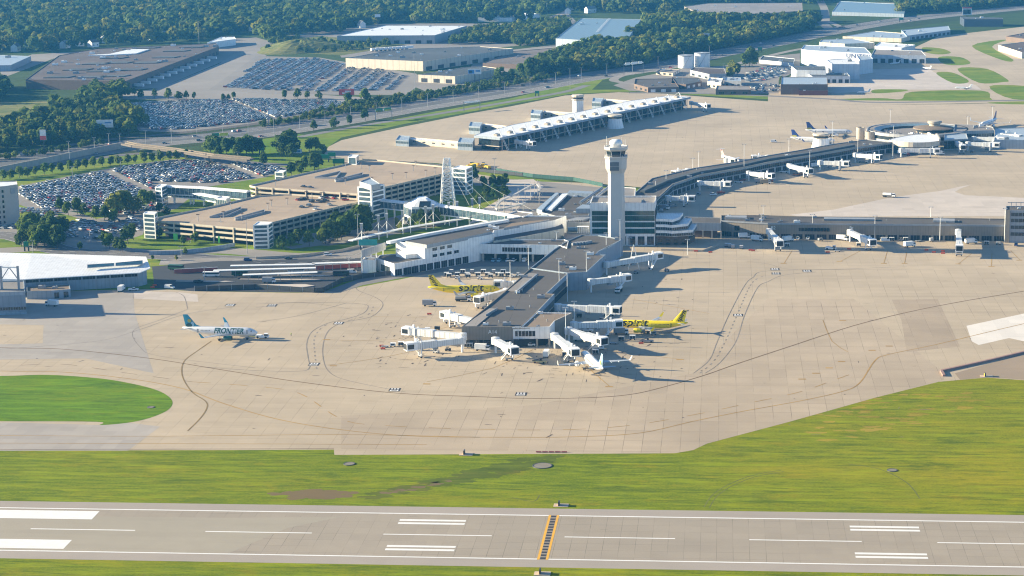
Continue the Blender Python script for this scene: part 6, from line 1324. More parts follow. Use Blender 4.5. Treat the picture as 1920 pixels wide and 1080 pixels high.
    for x, y in ((5.2, 0), (17.8, 3.8), (17.8, -3.8)):
        mb = MB(); mb.tube((X(x), y*s, .5*s), (X(x), y*s, z0-1.2*s), .14*s, A_GREY, n=6); g = mk(mb, 'landing_gear')
        for o in (-.35, .35): mb = MB(); mb.tube((X(x), y*s+o*s-.15*s, .55*s), (X(x), y*s+o*s+.15*s, .55*s), .55*s, M_RUB, n=12); mk(mb, 'wheel', g)
    sg = side
    if text:
        body_, size, m2, xc, bold, shear, sx, yo, _ = text
        def wrap(x, y):
            th = (y+yo*s)/r; return Vector((X(xc)-sg*x, sg*(r+.05)*math.cos(th), z0+(r*1.02+.05)*math.sin(th)))
        lettering(body_, size*s, m2, fu, 'lettering', wrap=wrap, bold=bold, shear=shear, sx=sx)
    if fintext:
        body_, size, m2 = fintext
        up_ = Vector((xt-ct*.5-(xr-cr_*.5), 0, H)).normalized(); rr_ = up_ if sg > 0 else -up_
        fx = Vector(((xr-cr_*.55+xt-ct*.5)/2, 0, zb+H*.52)); r_ = rr_; u_ = Vector((0, sg, 0)).cross(r_).normalized()
        lettering(body_, size*s, m2, fo, 'lettering', origin=fx+Vector((0, sg*.3*s, 0)), right=r_, up=u_, bold=.05, shear=.1, sx=1.15)
    return t
airliner('white and teal airliner marked FRONTIER being pushed by a tug on the left apron', (481, 622), (342, 614.5), 37.6, A_WHITE, A_TEAL, A_GRN, ('FRONTIER', 3.8, A_GRN, 13.8, .1, .2, .84, .5, 9), side=-1, winglet=A_TEAL, fin2=[(A_GRN, 1.0, 4.6, 1.6, 1.0), (A_GOLD, 3.2, 4.4, 1.0, .9), (A_LBL, 1.6, 2.9, .8, 1.3)])
airliner('yellow spirit airliner parked left of the pier with its nose at a gate', (938, 541), (802, 539), 37.6, A_YEL, A_YEL, A_YEL, ('spirit', 5.3, A_BLK, 15.0, .11, .1, 1.2, 1.1, 8), ('spirit', 3.0, A_BLK), side=-1, winglet=A_GREY)
airliner('yellow spirit airliner parked right of the pier with a raised winglet behind', (1155, 606), (1290, 606), 35.5, A_YEL, A_YEL, A_YEL, ('spirit', 5.3, A_BLK, 10.8, .11, .1, 1.2, 1.1, 8), ('spirit', 3.0, A_BLK), side=1, winglet=A_YEL)
airliner('white airliner seen from behind with its long shadow at the pier head', (1086, 654), (1131, 692), 36.5, A_WHITE, A_LBL, A_WHITE, None, side=1, fin2=[(A_GOLD, 1.6, 4.6, 1.2, 1.2)])
airliner('white airliner with a dark blue tail left of its neighbour at the bent pier', (1572, 263), (1482, 257.5), 36, A_WHITE, A_NAVY, A_WHITE, side=-1, bel=A_GREY, fin2=[(A_GOLD, .9, 4.8, 2.2, .9)], winglet=A_NAVY)
airliner('white airliner with a dark blue tail further back behind its neighbour at the bent pier', (1604, 247), (1510, 244), 38, A_WHITE, A_NAVY, A_WHITE, side=-1, bel=A_GREY, fin2=[(A_GOLD, .9, 4.8, 2.2, .9)], winglet=A_NAVY)
airliner('airliner nosed in beyond the ring building showing its dark upright tail', (1818, 241), (1869, 222), 38, A_WHITE, A_NAVY, A_WHITE, side=-1, bel=A_GREY)
airliner('small white regional jet with a high tailplane on the far side of the bent pier', (1409, 304), (1352, 289), 27, A_WHITE, mat('tail_red', (.50, .30, .28), .4), A_WHITE, side=-1, kind='tjet', zr=2.6)
airliner('little white business jet on the shaded apron by the hangars', (1725, 125), (1746, 127), 16, A_WHITE, A_WHITE, A_WHITE, side=1, kind='tjet', zr=2.6)
airliner('little white business jet outside the dark workshop doors', (1672, 118), (1688, 116), 15, A_WHITE, A_WHITE, A_WHITE, side=1, kind='tjet', zr=2.6)
airliner('little grey business jet parked at the taxiway corner right of the depot', (1800, 163), (1822, 163), 17, A_GREY, A_GREY, A_GREY, side=1, kind='tjet', zr=2.6)
airliner('little white business jet on the grey apron beside the brown depot', (1612, 172), (1632, 170), 15, A_WHITE, A_WHITE, A_WHITE, side=1, kind='tjet', zr=2.6)

# ---------- jet bridges ----------
JB = ribbed('jet_bridge_panels', (.76, .76, .73), 1.5, .6, .5, (1, 1), dirt=.5); JG = glass('cab_glass', (.12, .16, .18))
def jetbridge(label, a, b, zt=7.0, stairs=True, group=None, zb=None, mid=None, wet=1.0):
    "a: where it leaves the building, b: its cab; both as seen at roof height zt"
    A = G(a[0], a[1], zt); B = G(b[0], b[1], zb or zt); A.z = zt-2.9; B.z = (zb or zt)-2.9; t = thing('jet_bridge', label, 'jet bridge', (A.x, A.y, 0), group); u = (B-A).normalized(); L = (B-A).length; s = Vector((-u.y, u.x, 0)).normalized()
    mb = MB(); mb.lathe((A.x, A.y, A.z-.2), [(1.9*wet, 0), (1.9*wet, 3.2), (.3, 3.5)], JB, 14); part(mb, 'rotunda', t); mb = MB(); mb.tube((A.x, A.y, 0), (A.x, A.y, A.z), .5, M_WHITE, n=10); part(mb, 'column', t)
    m1 = A.lerp(B, .5); mb = MB(); mb.beam(A+u*1.2, m1+u*1.5, 2.7, 2.7, JB); part(mb, 'inner_tunnel', t)
    e = B-u*3.0; mb = MB(); mb.beam(m1+Vector((0, 0, -.15)), e+Vector((0, 0, -.15)), 3.3, 3.2, JB); 
    for k in range(4): q = m1.lerp(e, k/3); mb.beam(q-u*.15+Vector((0, 0, -.25)), q+u*.15+Vector((0, 0, -.25)), 3.3, 3.25, M_WHITE)
    part(mb, 'outer_tunnel', t)
    ang = math.atan2(u.y, u.x); mb = MB(); mb.lathe((e.x, e.y, e.z-.2), [(2.1, 0), (2.1, 3.3), (.4, 3.6)], M_WHITE, 14); mb.box((B.x-u.x*.9, B.y-u.y*.9, B.z-.3), (4.0, 4.2, 3.7), M_WHITE, ang); c_ = part(mb, 'cab', t)
    mb = MB(); q = B+u*1.15; mb.box((q.x, q.y, B.z+.2), (.2, 3.5, 2.7), M_SHADE, ang); q = B-u*.9
    for sg in (-1, 1): mb.box((q.x+s.x*sg*2.12, q.y+s.y*sg*2.12, B.z+.5), (3.0, .1, 2.1), GL_D, ang)
    part(mb, 'cab_opening', c_)
    q = A.lerp(B, max(.55, 1-6.0/L)); mb = MB()
    for sg in (-1, 1): mb.box((q.x+s.x*sg*1.75, q.y+s.y*sg*1.75, .9), (.5, .5, q.z+2.6), M_WHITE, ang)
    mb.box((q.x, q.y, q.z-.8), (.6, 3.6, .5), M_WHITE, ang); mb.box((q.x, q.y, .7), (1.0, 3.4, .6), M_GREY, ang); part(mb, 'lift_frame', t)
    for sg in (-1, 1): mb = MB(); w = q+s*sg*1.3; mb.tube((w.x-s.x*.25, w.y-s.y*.25, .55), (w.x+s.x*.25, w.y+s.y*.25, .55), .55, M_RUB, n=12); part(mb, 'wheel', t)
    if stairs:
        q2 = q+u*2.5; mb = MB(); f = q2-s*1.9; g = f-u*4.2-s*1.0; mb.beam((f.x, f.y, q2.z-.2), (g.x, g.y, .2), 1.0, .25, M_WHITE)
        for sg in (-.5, .5): mb.beam((f.x+s.x*sg, f.y+s.y*sg, q2.z+.8), (g.x+s.x*sg, g.y+s.y*sg, 1.2), .08, .08, M_WHITE)
        part(mb, 'stairs', t)
    mb = MB(); q3 = m1; mb.box((q3.x, q3.y, q3.z-1.3), (2.6, 1.6, 1.0), M_GREY, ang); part(mb, 'cooling_unit', t)
    mb = MB(); q3 = e-u*1.5; mb.box((q3.x, q3.y, q3.z+3), (.8, .8, 1.7), M_WHITE, ang); part(mb, 'roof_box', t)
    return t
for a, b, lab in (((868, 625), (760, 614), 'jet bridge reaching left from the pier corner, the upper of the lowest pair'), ((866, 632), (764, 644), 'lowest jet bridge reaching left from the A14 corner'), ((893, 598), (833, 584), 'jet bridge left of the pier just above the lowest pair'), ((950, 541), (896, 557), 'jet bridge below the nose of the left spirit airliner'), ((966, 527), (930, 527), 'jet bridge touching the nose of the left spirit airliner from behind'),
                  ((929, 633), (964, 652), 'short jet bridge under the A14 sign'), ((1040, 625), (1078, 655), 'jet bridge slanting down to the white airliner seen from behind'), ((1066, 614), (1131, 634), 'jet bridge slanting right above the white airliner'), ((1076, 604), (1163, 601), 'jet bridge meeting the nose of the right spirit airliner'),
                  ((1046, 570), (1160, 576), 'long jet bridge right of the pier behind the right spirit airliner'), ((1108, 523), (1178, 515), 'jet bridge in the pier shadow above the fuel truck'), ((1137, 491), (1237, 474), 'high jet bridge right of the pier rising to the upper right')):
    up = 'high' in lab; o = jetbridge(lab, a, b, 7.2, zb=8.6 if up else None)
    if up:
        q = G(1195, 482, 7); mb = MB()
        for sg in (-1, 1): mb.tube((q.x-2+sg*3, q.y, 0), (q.x-2, q.y, 14), .18, M_WHITE, n=5)
        part(mb, 'a_frame', o)
for a, b, lab in (((1442, 429), (1462, 452), 'jet bridge below the B2 sign'), ((1594, 431), (1636, 450), 'jet bridge slanting down below the B4 sign'), ((1797, 430), (1799, 461), 'jet bridge pointing at the apron below the B6 sign'),
                  ((1252, 367), (1300, 368), 'nearest jet bridge of the bent pier beside the tower offices'), ((1312, 339), (1368, 341), 'second jet bridge from the tower on the bent pier'), ((1404, 321), (1448, 326), 'third jet bridge from the tower on the bent pier'), ((1480, 307), (1519, 317), 'fourth jet bridge from the tower on the bent pier'), ((1538, 301), (1590, 303), 'fifth jet bridge from the tower on the bent pier'), ((1604, 287), (1650, 291), 'sixth jet bridge from the tower, left of the lens shaped lounge'),
                  ((1690, 278), (1760, 279), 'long jet bridge in front of the lens shaped lounge'), ((1785, 258), (1806, 273), 'covered jet bridge slanting down right of the lounge'), ((1815, 266), (1872, 268), 'jet bridge at the far right beyond the lounge'), ((1826, 256), (1880, 258), 'grey jet bridge behind the far right one'), ((1880, 250), (1912, 254), 'jet bridge cut close to the right edge'),
                  ((968, 262), (1000, 266), 'white jet bridge under the near end of the far concourse'), ((1296, 190), (1328, 196), 'blue shaded jet bridge at the far tip of the far concourse'),
                  ((1362, 297), (1378, 298), 'short jet bridge on the far side of the bent pier left of the regional jet'), ((1440, 291), (1412, 292), 'short jet bridge on the far side of the bent pier at the regional jet nose'), ((1290, 316), (1264, 321), 'first short jet bridge on the far side of the bent pier')):
    jetbridge(lab, a, b, 7.0, stairs=False)
# ---------- masts and lamp posts ----------
def mast(u, v, h, label, group, heads=2, col=None, cat='light mast', name='light_mast'):
    q = G(u, v); t = thing(name, label, cat, q, group); mb = MB(); mb.tube(q, q+Vector((0, 0, h)), .22, col or M_WHITE, .13, n=6); part(mb, 'pole', t)
    mb = MB(); mb.beam(q+Vector((-1.3, 0, h)), q+Vector((1.3, 0, h)), .18, .15, col or M_WHITE)
    for k in range(heads): x = -1.1+2.2*k/max(1, heads-1); mb.box((q.x+x, q.y-.2, h-.25), (.7, .6, .3), M_GREY)
    part(mb, 'lamp_head', t); return t
for u, v, vt, w in ((957, 534, 489, 'beside the left spirit airliner'), (991, 505, 461, 'beside the parked baggage carts'), (1049, 560, 485, 'against the right flank of pier A'), (1064, 566, 512, 'at the inner corner of pier A'), (1100, 543, 471, 'by the jet bridge above the fuel truck'), (1137, 489, 437, 'at the foot of the blue shaded pier block'), (1163, 482, 412, 'in front of the tower shaft'), (1044, 480, 435, 'in front of the panelled terminal wing'), (1077, 605, 565, 'beside the jet bridge of the right spirit airliner'), (1061, 645, 577, 'at the corner of the tan roofed gate block'), (972, 650, 612, 'against the white front of the gate block'),
                    (1249, 357, 320, 'on the near bend of the bent pier'), (1229, 374, 338, 'behind the office block roof'), (1299, 330, 297, 'on the first straight of the bent pier'), (1310, 322, 285, 'behind the first straight of the bent pier'), (1395, 334, 271, 'by the third jet bridge of the bent pier'), (1518, 327, 283, 'by the fourth jet bridge of the bent pier'), (1560, 286, 228, 'by the fifth jet bridge of the bent pier'), (1479, 299, 261, 'behind the middle of the bent pier'), (1608, 300, 262, 'by the sixth jet bridge of the bent pier'), (1674, 296, 236, 'in front of the ring building'), (1669, 232, 206, 'behind the ring building'), (1860, 238, 200, 'by the far upright aircraft tail'), (1814, 246, 218, 'over the grey gate wing'),
                    (1427, 447, 402, 'left of the B2 gate'), (1523, 448, 402, 'right of the B2 gate windows'), (1640, 450, 405, 'right of the B4 gate'), (1762, 453, 407, 'left of the B6 gate'), (1883, 453, 391, 'by the dark gate tower block'), (1431, 405, 386, 'behind the roof left of B2'), (1745, 407, 388, 'behind the roof left of B6'),
                    (1289, 478, 449, 'by the shaded service road'), (1181, 462, 446, 'at the foot of the office block')):
    mast(u, v, (v-vt)/S(u, v)*1.02, 'white light mast '+w, 'apron light masts')
land_p = [(169, 452, 425, 0), (62, 474, 451, 0), (464, 476, 409, 1), (672, 462, 401, 1), (740, 432, 383, 1), (385, 306, 288, 1), (447, 308, 285, 0), (136, 334, 312, 0), (226, 314, 298, 0), (131, 303, 282, 0), (205, 276, 250, 0), (420, 390, 368, 1), (340, 480, 462, 0), (384, 528, 500, 0), (655, 505, 482, 0), (928, 340, 297, 1), (1262, 348, 330, 0)]
for u, v, vt, k in land_p: mast(u, v, (v-vt)/S(u, v), ('tall ' if k else '')+'grey street lamp standing on the landside near the roads and car lots', 'street lamps on the landside', col=M_GREY, cat='street lamp', name='street_lamp')
for k in range(26):
    u = 130+k*48; v = 283-.0*k; fl_ = near_lane; 
    for a, b in zip(fl_, fl_[1:]):
        if a[0] <= u < b[0]: v = a[1]+(b[1]-a[1])*(u-a[0])/(b[0]-a[0])
    mast(u, v-1.5, 13, 'slim street lamp in the long line beside the freeway', 'street lamps beside the freeway', col=M_GREY, cat='street lamp', name='street_lamp')
for u, v, vt in ((778, 173, 100), (1069, 166, 128), (1279, 165, 140), (1356, 144, 120), (316, 36, 5), (374, 96, 40), (30, 50, 20), (509, 50, 22), (796, 42, 0), (1025, 30, 5), (90, 85, 60), (128, 55, 30)):
    mast(u, v, (v-vt)/S(u, v), 'tall thin mast rising above the trees or yards beyond the apron', 'thin masts beyond the apron', col=M_GREY, heads=2)
# ---------- signs ----------
def board(label, u, v, w, h, m, zb=6, name='billboard', cat='billboard', ang=0.0, marks=(), legs=1, foot=None):
    "u, v: middle of the panel's lower edge"
    q = G(u, v, zb); t = thing(name, label, cat, (q.x, q.y, 0)); mb = MB(); mb.box((q.x, q.y, zb), (w, .6, h), m, ang); p_ = part(mb, 'panel', t)
    mb = MB(); mb.box((q.x, q.y+.5*math.cos(ang), zb-.3), (w, .8, .3), M_GREY, ang)
    for k in range(legs): x = (k-(legs-1)/2)*w*.8/max(1, legs-1) if legs > 1 else 0; mb.box((q.x+x*math.cos(ang), q.y+.6+x*math.sin(ang), 0), (.7, .7, zb), M_DARK, ang)
    part(mb, 'post', t)
    for (x, z, w2, h2, m2) in marks: mb = MB(); mb.box((q.x+x*w*math.cos(ang)+.32*math.sin(ang), q.y+x*w*math.sin(ang)-.32*math.cos(ang), zb+z*h), (w2*w, .12, h2*h), m2, ang); part(mb, 'marking', p_)
SIGN_G = mat('sign_green', (.02, .22, .12), .5); SIGN_Y = mat('sign_yellow', (.75, .62, .05), .5); SIGN_R = mat('billboard_red', (.60, .07, .07), .5); SIGN_B = mat('billboard_blue', (.05, .20, .45), .5); SIGN_W = mat('billboard_white', (.78, .78, .76), .5)
board('red billboard at the edge of the far car lot', 650, 178, 15, 5.5, SIGN_R, 7, marks=((-.05, .2, .5, .25, SIGN_W), (.1, .55, .4, .2, SIGN_W)))
board('white billboard with a blue band in the wood on the left', 197, 239, 14, 6.5, SIGN_W, 8, ang=.15, marks=((-.3, .25, .3, .3, SIGN_B), (.2, .55, .4, .15, SIGN_B)))
board('tall red and white sign on a post among the left trees', 81, 262, 5, 8, SIGN_W, 12, 'pole_sign', 'sign', marks=((0, 0, 1, .4, SIGN_R),))
board('white and blue billboard over the small depot', 890, 139, 14, 5.5, SIGN_W, 9, marks=((-.25, .1, .45, .7, SIGN_B), (.25, .45, .35, .3, SIGN_B), (-.3, .3, .2, .3, SIGN_Y)))
board('white billboard with a red patch in front of the dark tree belt', 1319, 71, 15, 5.5, SIGN_W, 9, marks=((.2, .25, .3, .5, SIGN_R),))
board('tall screen billboard with a red cap at the far top right', 1813, 28, 13, 11, SIGN_W, 5, marks=((0, .82, 1, .18, SIGN_R), (0, .1, .8, .6, M_DARK), (.15, .25, .2, .4, M_WHITE)))
board('low white and blue sign board on the lawn at the apron tip', 557, 287, 8, 3.2, SIGN_W, 1, marks=((0, .3, .7, .4, SIGN_B),), legs=2)
board('small white board by the far depot trees', 708, 32, 8, 4, SIGN_W, 14)
def gantry(label, u0, u1, v, v1, h, panels, name='sign_gantry'):
    a, b = G(u0, v), G(u1, v1); t = thing(name, label, 'sign gantry', a); mb = MB()
    for q in (a, b): mb = MB(); mb.box((q.x, q.y, 0), (.5, .5, h), M_GREY); part(mb, 'post', t)
    mb = MB(); mb.beam(a+Vector((0, 0, h-1)), b+Vector((0, 0, h-1)), .6, 1.0, M_WHITE); part(mb, 'beam', t)
    for f, w, hh, m in panels: q = a.lerp(b, f); mb = MB(); mb.box((q.x, q.y-.5, h-1.6), (w, .3, hh), m, math.atan2(b.y-a.y, b.x-a.x)); part(mb, 'panel', t)
gantry('white sign gantry over the freeway left of centre', 504, 520, 236, 234, 12, ((.3, 7, 3.2, SIGN_W), (.8, 5, 3, SIGN_W)))
gantry('long white sign gantry across the freeway below the dark tree belt', 1170, 1206, 141, 137, 12, ((.2, 7, 2.8, SIGN_W), (.55, 9, 2.8, SIGN_W), (.85, 5, 2.8, SIGN_W)))
gantry('green and yellow sign gantry over the middle of the freeway', 704, 735, 226, 222, 9, ((.25, 8, 3, SIGN_G), (.75, 8, 3, SIGN_G), (.25, 8.2, 1.3, SIGN_Y), (.78, 8.2, 1.3, SIGN_Y)))
gantry('green and yellow road sign gantry above the tree clump', 399, 430, 275, 273, 10, ((.2, 6, 2.6, SIGN_G), (.7, 7, 2.4, SIGN_Y)))
gantry('white lattice sign gantry far right over the freeway', 870, 900, 209, 206, 9, ((.5, 14, 1.2, M_WHITE),))
for u, v, w, h, m, lab in ((211, 297, 5, 2.4, SIGN_Y, 'yellow road sign above the row of street trees'), (490, 282, 4, 2.6, SIGN_G, 'green road sign near the dark lawn trees'), (609, 297, 7, 3, SIGN_G, 'left green road sign behind the rear garage'), (622, 293, 6, 3, SIGN_G, 'middle green road sign behind the rear garage'), (635, 306, 9, 3.6, SIGN_G, 'largest green road sign behind the rear garage'), (1425, 93, 5, 3, SIGN_G, 'green road sign on the freeway past the storage tanks'), (1690, 37, 6, 3, SIGN_G, 'green road sign on the freeway at the far right'), (1007, 175, 4, 2.4, SIGN_G, 'small green road sign on the verge below the freeway'), (690, 460, 11, 3.4, mat('teal_sign', (.03, .28, .30), .5), 'wide teal sign beside the leftmost louvre mast'), (49, 462, 3, 3, SIGN_G, 'small green sign beside the trees above the white hall'), (291, 288, 4, 2.2, mat('beige_sign', (.6, .5, .35), .6), 'beige sign under the freeway bend')):
    board(lab, u, v, w, h, m, 3, 'road_sign', 'road sign', legs=2)
for u, v, m, lab in ((329.5, 452, mat('lime_banner', (.20, .75, .15), .6), 'lime green banner at the foot of the front garage'), (411, 457, MATS['lime_banner'], 'slim lime green pennant by the front garage columns')):
    q = G(u, v); t = thing('banner', lab, 'banner', q); mb = MB(); mb.box((q.x, q.y, .6), (2.6 if u < 400 else 1.1, .2, 4.0), m); part(mb, 'cloth', t); mb = MB(); mb.tube(q, q+Vector((0, 0, 4.8)), .1, M_GREY, n=5); part(mb, 'pole', t)
q = G(350, 457); t = thing('tent', 'small red tent canopy in front of the front garage', 'tent', q); mb = MB(); mb.lathe((q.x, q.y, 2.4), [(3.4, 0), (3.4, .4), (.1, 2.0)], M_RED, 4); part(mb, 'canopy', t); mb = MB()
for x, y in ((-2, -2), (2, -2), (2, 2), (-2, 2)): mb.tube((q.x+x, q.y+y, 0), (q.x+x, q.y+y, 2.5), .1, M_WHITE, n=5)
part(mb, 'legs', t)
# ---------- vehicles ----------
CP = [('white', (.78, .78, .76)), ('silver', (.42, .44, .46)), ('grey', (.16, .17, .18)), ('black', (.02, .02, .024)), ('blue', (.03, .08, .20)), ('red', (.38, .025, .02)), ('tan', (.35, .29, .20)), ('white', (.78, .78, .76)), ('dark grey', (.07, .075, .085)), ('silver', (.42, .44, .46))]
CM = [paint('car_'+n.replace(' ', '_'), c, .25) for n, c in CP]
def car_mesh(mb, p, kind='car'):
    L, W, h1, h2 = {'car': (4.6, 1.8, .85, 1.45), 'suv': (4.8, 1.95, 1.05, 1.8), 'van': (5.4, 2.0, 1.15, 2.2)}[kind]
    w = W/2; f = .30; prof = [(-L/2, .3), (L/2, .3), (L/2, .68), (L/2-.25, h1-.1), (L*.22, h1), (-L*.40, h1+.02), (-L/2+.05, h1-.05)]
    if kind == 'van': prof[4] = (L*.36, h1)
    vs = [(x, s*w*(1 if z < h1-.02 else .97), z) for s in (-1, 1) for x, z in prof]; n = len(prof)
    mb.raw(vs, [tuple(range(n)), tuple(range(n, 2*n))[::-1]]+[(i, n+i, n+(i+1) % n, (i+1) % n) for i in range(n)], p)
    return L, W, h1, h2
def cabin_mesh(mb, kind, m, roof):
    L, W, h1, h2 = {'car': (4.6, 1.8, .85, 1.45), 'suv': (4.8, 1.95, 1.05, 1.8), 'van': (5.4, 2.0, 1.15, 2.2)}[kind]
    w = W/2*.95; a, b, c, d = {'car': (L*.2, L*.05, -L*.24, -L*.38), 'suv': (L*.22, L*.10, -L*.42, -L*.47), 'van': (L*.36, L*.24, -L*.46, -L*.48)}[kind]
    lo = [(a, -w, h1-.02), (a, w, h1-.02), (d, w, h1-.02), (d, -w, h1-.02)]; t = w*.82; hi = [(b, -t, h2), (b, t, h2), (c, t, h2), (c, -t, h2)]
    mb.raw(lo+hi, [(0, 1, 5, 4), (1, 2, 6, 5), (2, 3, 7, 6), (3, 0, 4, 7)], m); mb.raw([(x, y, z+.02) for x, y, z in hi], [(0, 1, 2, 3)], roof)
CG = glass('car_glass', (.07, .09, .10), .08)
CARP = []
for kind in ('car', 'suv'):
    for k in range(10):
        mb = MB(); car_mesh(mb, CM[k], kind); o = mb.build('body', None, (0, 0, 0)); mb = MB(); cabin_mesh(mb, kind, CG, CM[k]); o2 = mb.build('windows', None, (0, 0, 0)); CARP.append((o.data, o2.data, k)); bpy.data.objects.remove(o); bpy.data.objects.remove(o2)
def put_car(x, y, z, ang, k, label, group):
    me, wi, c = CARP[k]; t = bpy.data.objects.new('parked_car', None); COL.objects.link(t); t.location = (x, y, z); t.rotation_euler = (0, 0, ang)
    for nm, d in (('body', me), ('windows', wi)): o = bpy.data.objects.new(nm, d); COL.objects.link(o); o.parent = t
    return tag(t, CP[c][0]+' '+('suv' if k >= 10 else 'car')+' '+label, 'car', group)
def lot(poly, a, b, seed, pitch=2.75, rows=(5.2, 5.2, 6.6), occ=.96, hole=None, gap=None):
    "double rows along a-b"
    pl = pix(poly); d = Vector(G(*b)[:2])-Vector(G(*a)[:2]); u = d.normalized(); n = Vector((-u.y, u.x)); rr = random.Random(seed); out = []
    o = Vector(G(*a)[:2]); S_ = [((Vector(p)-o).dot(u), (Vector(p)-o).dot(n)) for p in pl]; s0, s1 = min(p[0] for p in S_), max(p[0] for p in S_); t0, t1 = min(p[1] for p in S_), max(p[1] for p in S_)
    t = t0; i = 0; ang = math.atan2(n.y, n.x)
    while t < t1:
        s = s0
        while s < s1:
            q = o+u*s+n*t
            if inpoly(q.x, q.y, pl) and rr.random() < occ and not (gap and (s-s0) % gap < 7) and not (hole and any(inpoly(q.x, q.y, h) for h in hole)):
                out.append((q.x+rr.uniform(-.15, .15), q.y+rr.uniform(-.4, .4), ang+(math.pi if rr.random() < .5 else 0)+rr.uniform(-.03, .03)))
            s += pitch
        t += rows[0] if i % 2 == 0 else rows[2]; i += 1
    return out
CARS = []
LA = [(38, 352), (100, 340), (230, 315), (330, 302), (480, 308), (530, 318), (496, 330), (380, 349), (322, 388), (240, 404), (170, 392), (60, 390), (34, 378)]
for c in lot(LA, (45, 381), (287, 360), 1, rows=(5.2, 5.2, 9.0), gap=88, hole=[pix([(285, 340), (470, 345), (470, 360), (420, 392), (285, 392)])]): CARS.append((*c, 'in the large packed lot left of the garages'))
for c in lot([(110, 448), (100, 428), (150, 412), (268, 408), (262, 432), (180, 452)], (110, 440), (260, 415), 2, occ=.35): CARS.append((*c, 'in the small shaded lot beside the front garage'))
for c in lot([(-20, 430), (0, 418), (90, 404), (108, 412), (60, 428)], (0, 430), (100, 408), 3, occ=.8): CARS.append((*c, 'in the shaded lot behind the hotel block'))
for c in lot([(215, 198), (330, 190), (480, 186), (630, 191), (660, 196), (600, 208), (480, 227), (340, 243), (268, 243), (246, 225)], (260, 235), (470, 222), 4, pitch=2.6, rows=(5, 5, 7), gap=120): CARS.append((*c, 'in the packed far lot beside the freeway'))
dC = ((560, 166), (621, 126))
for c in lot([(420, 164), (492, 112), (590, 110), (650, 122), (600, 150), (520, 170)], *dC, 5, rows=(5, 5, 10)): CARS.append((*c, 'in the slanted rows of the far upper lot'))
for c in lot([(530, 170), (600, 152), (648, 122), (700, 128), (758, 142), (735, 169), (600, 172)], *dC, 6, rows=(5, 5, 13), occ=.88): CARS.append((*c, 'in the slanted rows of the far upper lot'))
for c in lot([(1395, 140), (1440, 125), (1485, 130), (1470, 140), (1440, 150), (1400, 155)], (1400, 150), (1470, 134), 7, occ=.5): CARS.append((*c, 'in the little lot by the airline hangars'))
for c in lot([(1390, 172), (1380, 160), (1460, 158), (1462, 172)], (1390, 170), (1460, 168), 8, occ=.3): CARS.append((*c, 'in the little lot by the brown depot'))
for c in lot([(1340, 38), (1420, 34), (1500, 34), (1500, 30), (1350, 30)], (1350, 34), (1450, 33), 9, occ=.5): CARS.append((*c, 'in the lot at the top right depot'))
for c in lot([(34, 390), (104, 394), (106, 405), (34, 401)], (34, 395), (104, 398), 11, occ=.9): CARS.append((*c, 'in the large packed lot left of the garages'))
gp = inset(pix(g2, 9.6), 4)
for u, v, k in ((559, 375.5, 5), (567, 374.5, 3), (573, 374, 3), (585, 379, 3), (603, 372, 0), (616, 371.5, 5), (627, 372.5, 5), (648, 376, 5), (566, 389, 3), (580, 386.5, 2), (592, 393, 0), (604, 380, 3), (611, 377.5, 8), (598, 377, 3), (542, 364, 1), (618, 385, 1)):
    q = G(u, v, 9.6); put_car(q.x, q.y, 9.6, R.choice((1.2, 1.2, 4.34, .2)), k if R.random() < .6 else k+10, 'parked on the front garage deck', 'cars on the front garage deck')
for u, v, k in ((570, 351, 3), (582, 352.5, 8)): q = G(u, v, 13.1); put_car(q.x, q.y, 13.1, -.4, k, 'parked near the edge of the rear garage deck', 'cars on the rear garage deck')
CARS.sort(key=lambda c: (Vector((c[0], c[1], 0))-CAM).length)
rr = random.Random(77)
for (x, y, a, lab) in CARS[:280]:
    k = rr.choice((0, 0, 0, 7, 1, 1, 9, 2, 3, 3, 4, 5, 5, 6, 7, 8, 9))+rr.choice((0, 10)); put_car(x, y, .07, a, k, 'parked '+lab, 'cars '+lab)
def np_of(i):
    me, wi, c = CARP[i]; out = []
    for m_ in (me, wi):
        v = np.array([tuple(q.co) for q in m_.vertices], np.float32); out.append((v, [tuple(p.vertices) for p in m_.polygons], [p.material_index for p in m_.polygons]))
    return out, c
NPC = [np_of(i) for i in range(20)]
mb = MB(); mats_ = [CG]+CM; V = []; Fs = []; Ms = []; off = 0
for (x, y, a, lab) in CARS[280:]:
    i = rr.choice((0, 0, 7, 1, 1, 9, 2, 3, 3, 4, 5, 6, 7, 8, 0, 9, 3))+rr.choice((0, 10)); (bd, cb), c = NPC[i]; ca, sa = math.cos(a), math.sin(a)
    for j, (v, f, mi) in enumerate((bd, cb)):
        V.append(np.stack([v[:, 0]*ca-v[:, 1]*sa+x, v[:, 0]*sa+v[:, 1]*ca+y, v[:, 2]+.07], 1)); Fs += [tuple(q+off for q in ff) for ff in f]; Ms += [1+c if (j == 0 or q == 1) else 0 for q in mi]; off += len(v)
me = bpy.data.meshes.new('parked_cars'); me.from_pydata(np.concatenate(V).tolist(), [], Fs)
for m_ in mats_: me.materials.append(m_)
me.polygons.foreach_set('material_index', Ms); me.update(); o = bpy.data.objects.new('parked_cars', me); COL.objects.link(o); tag(o, 'hundreds of parked cars filling the far rows of the lots', kind='stuff')
print('CARS', len(CARS))
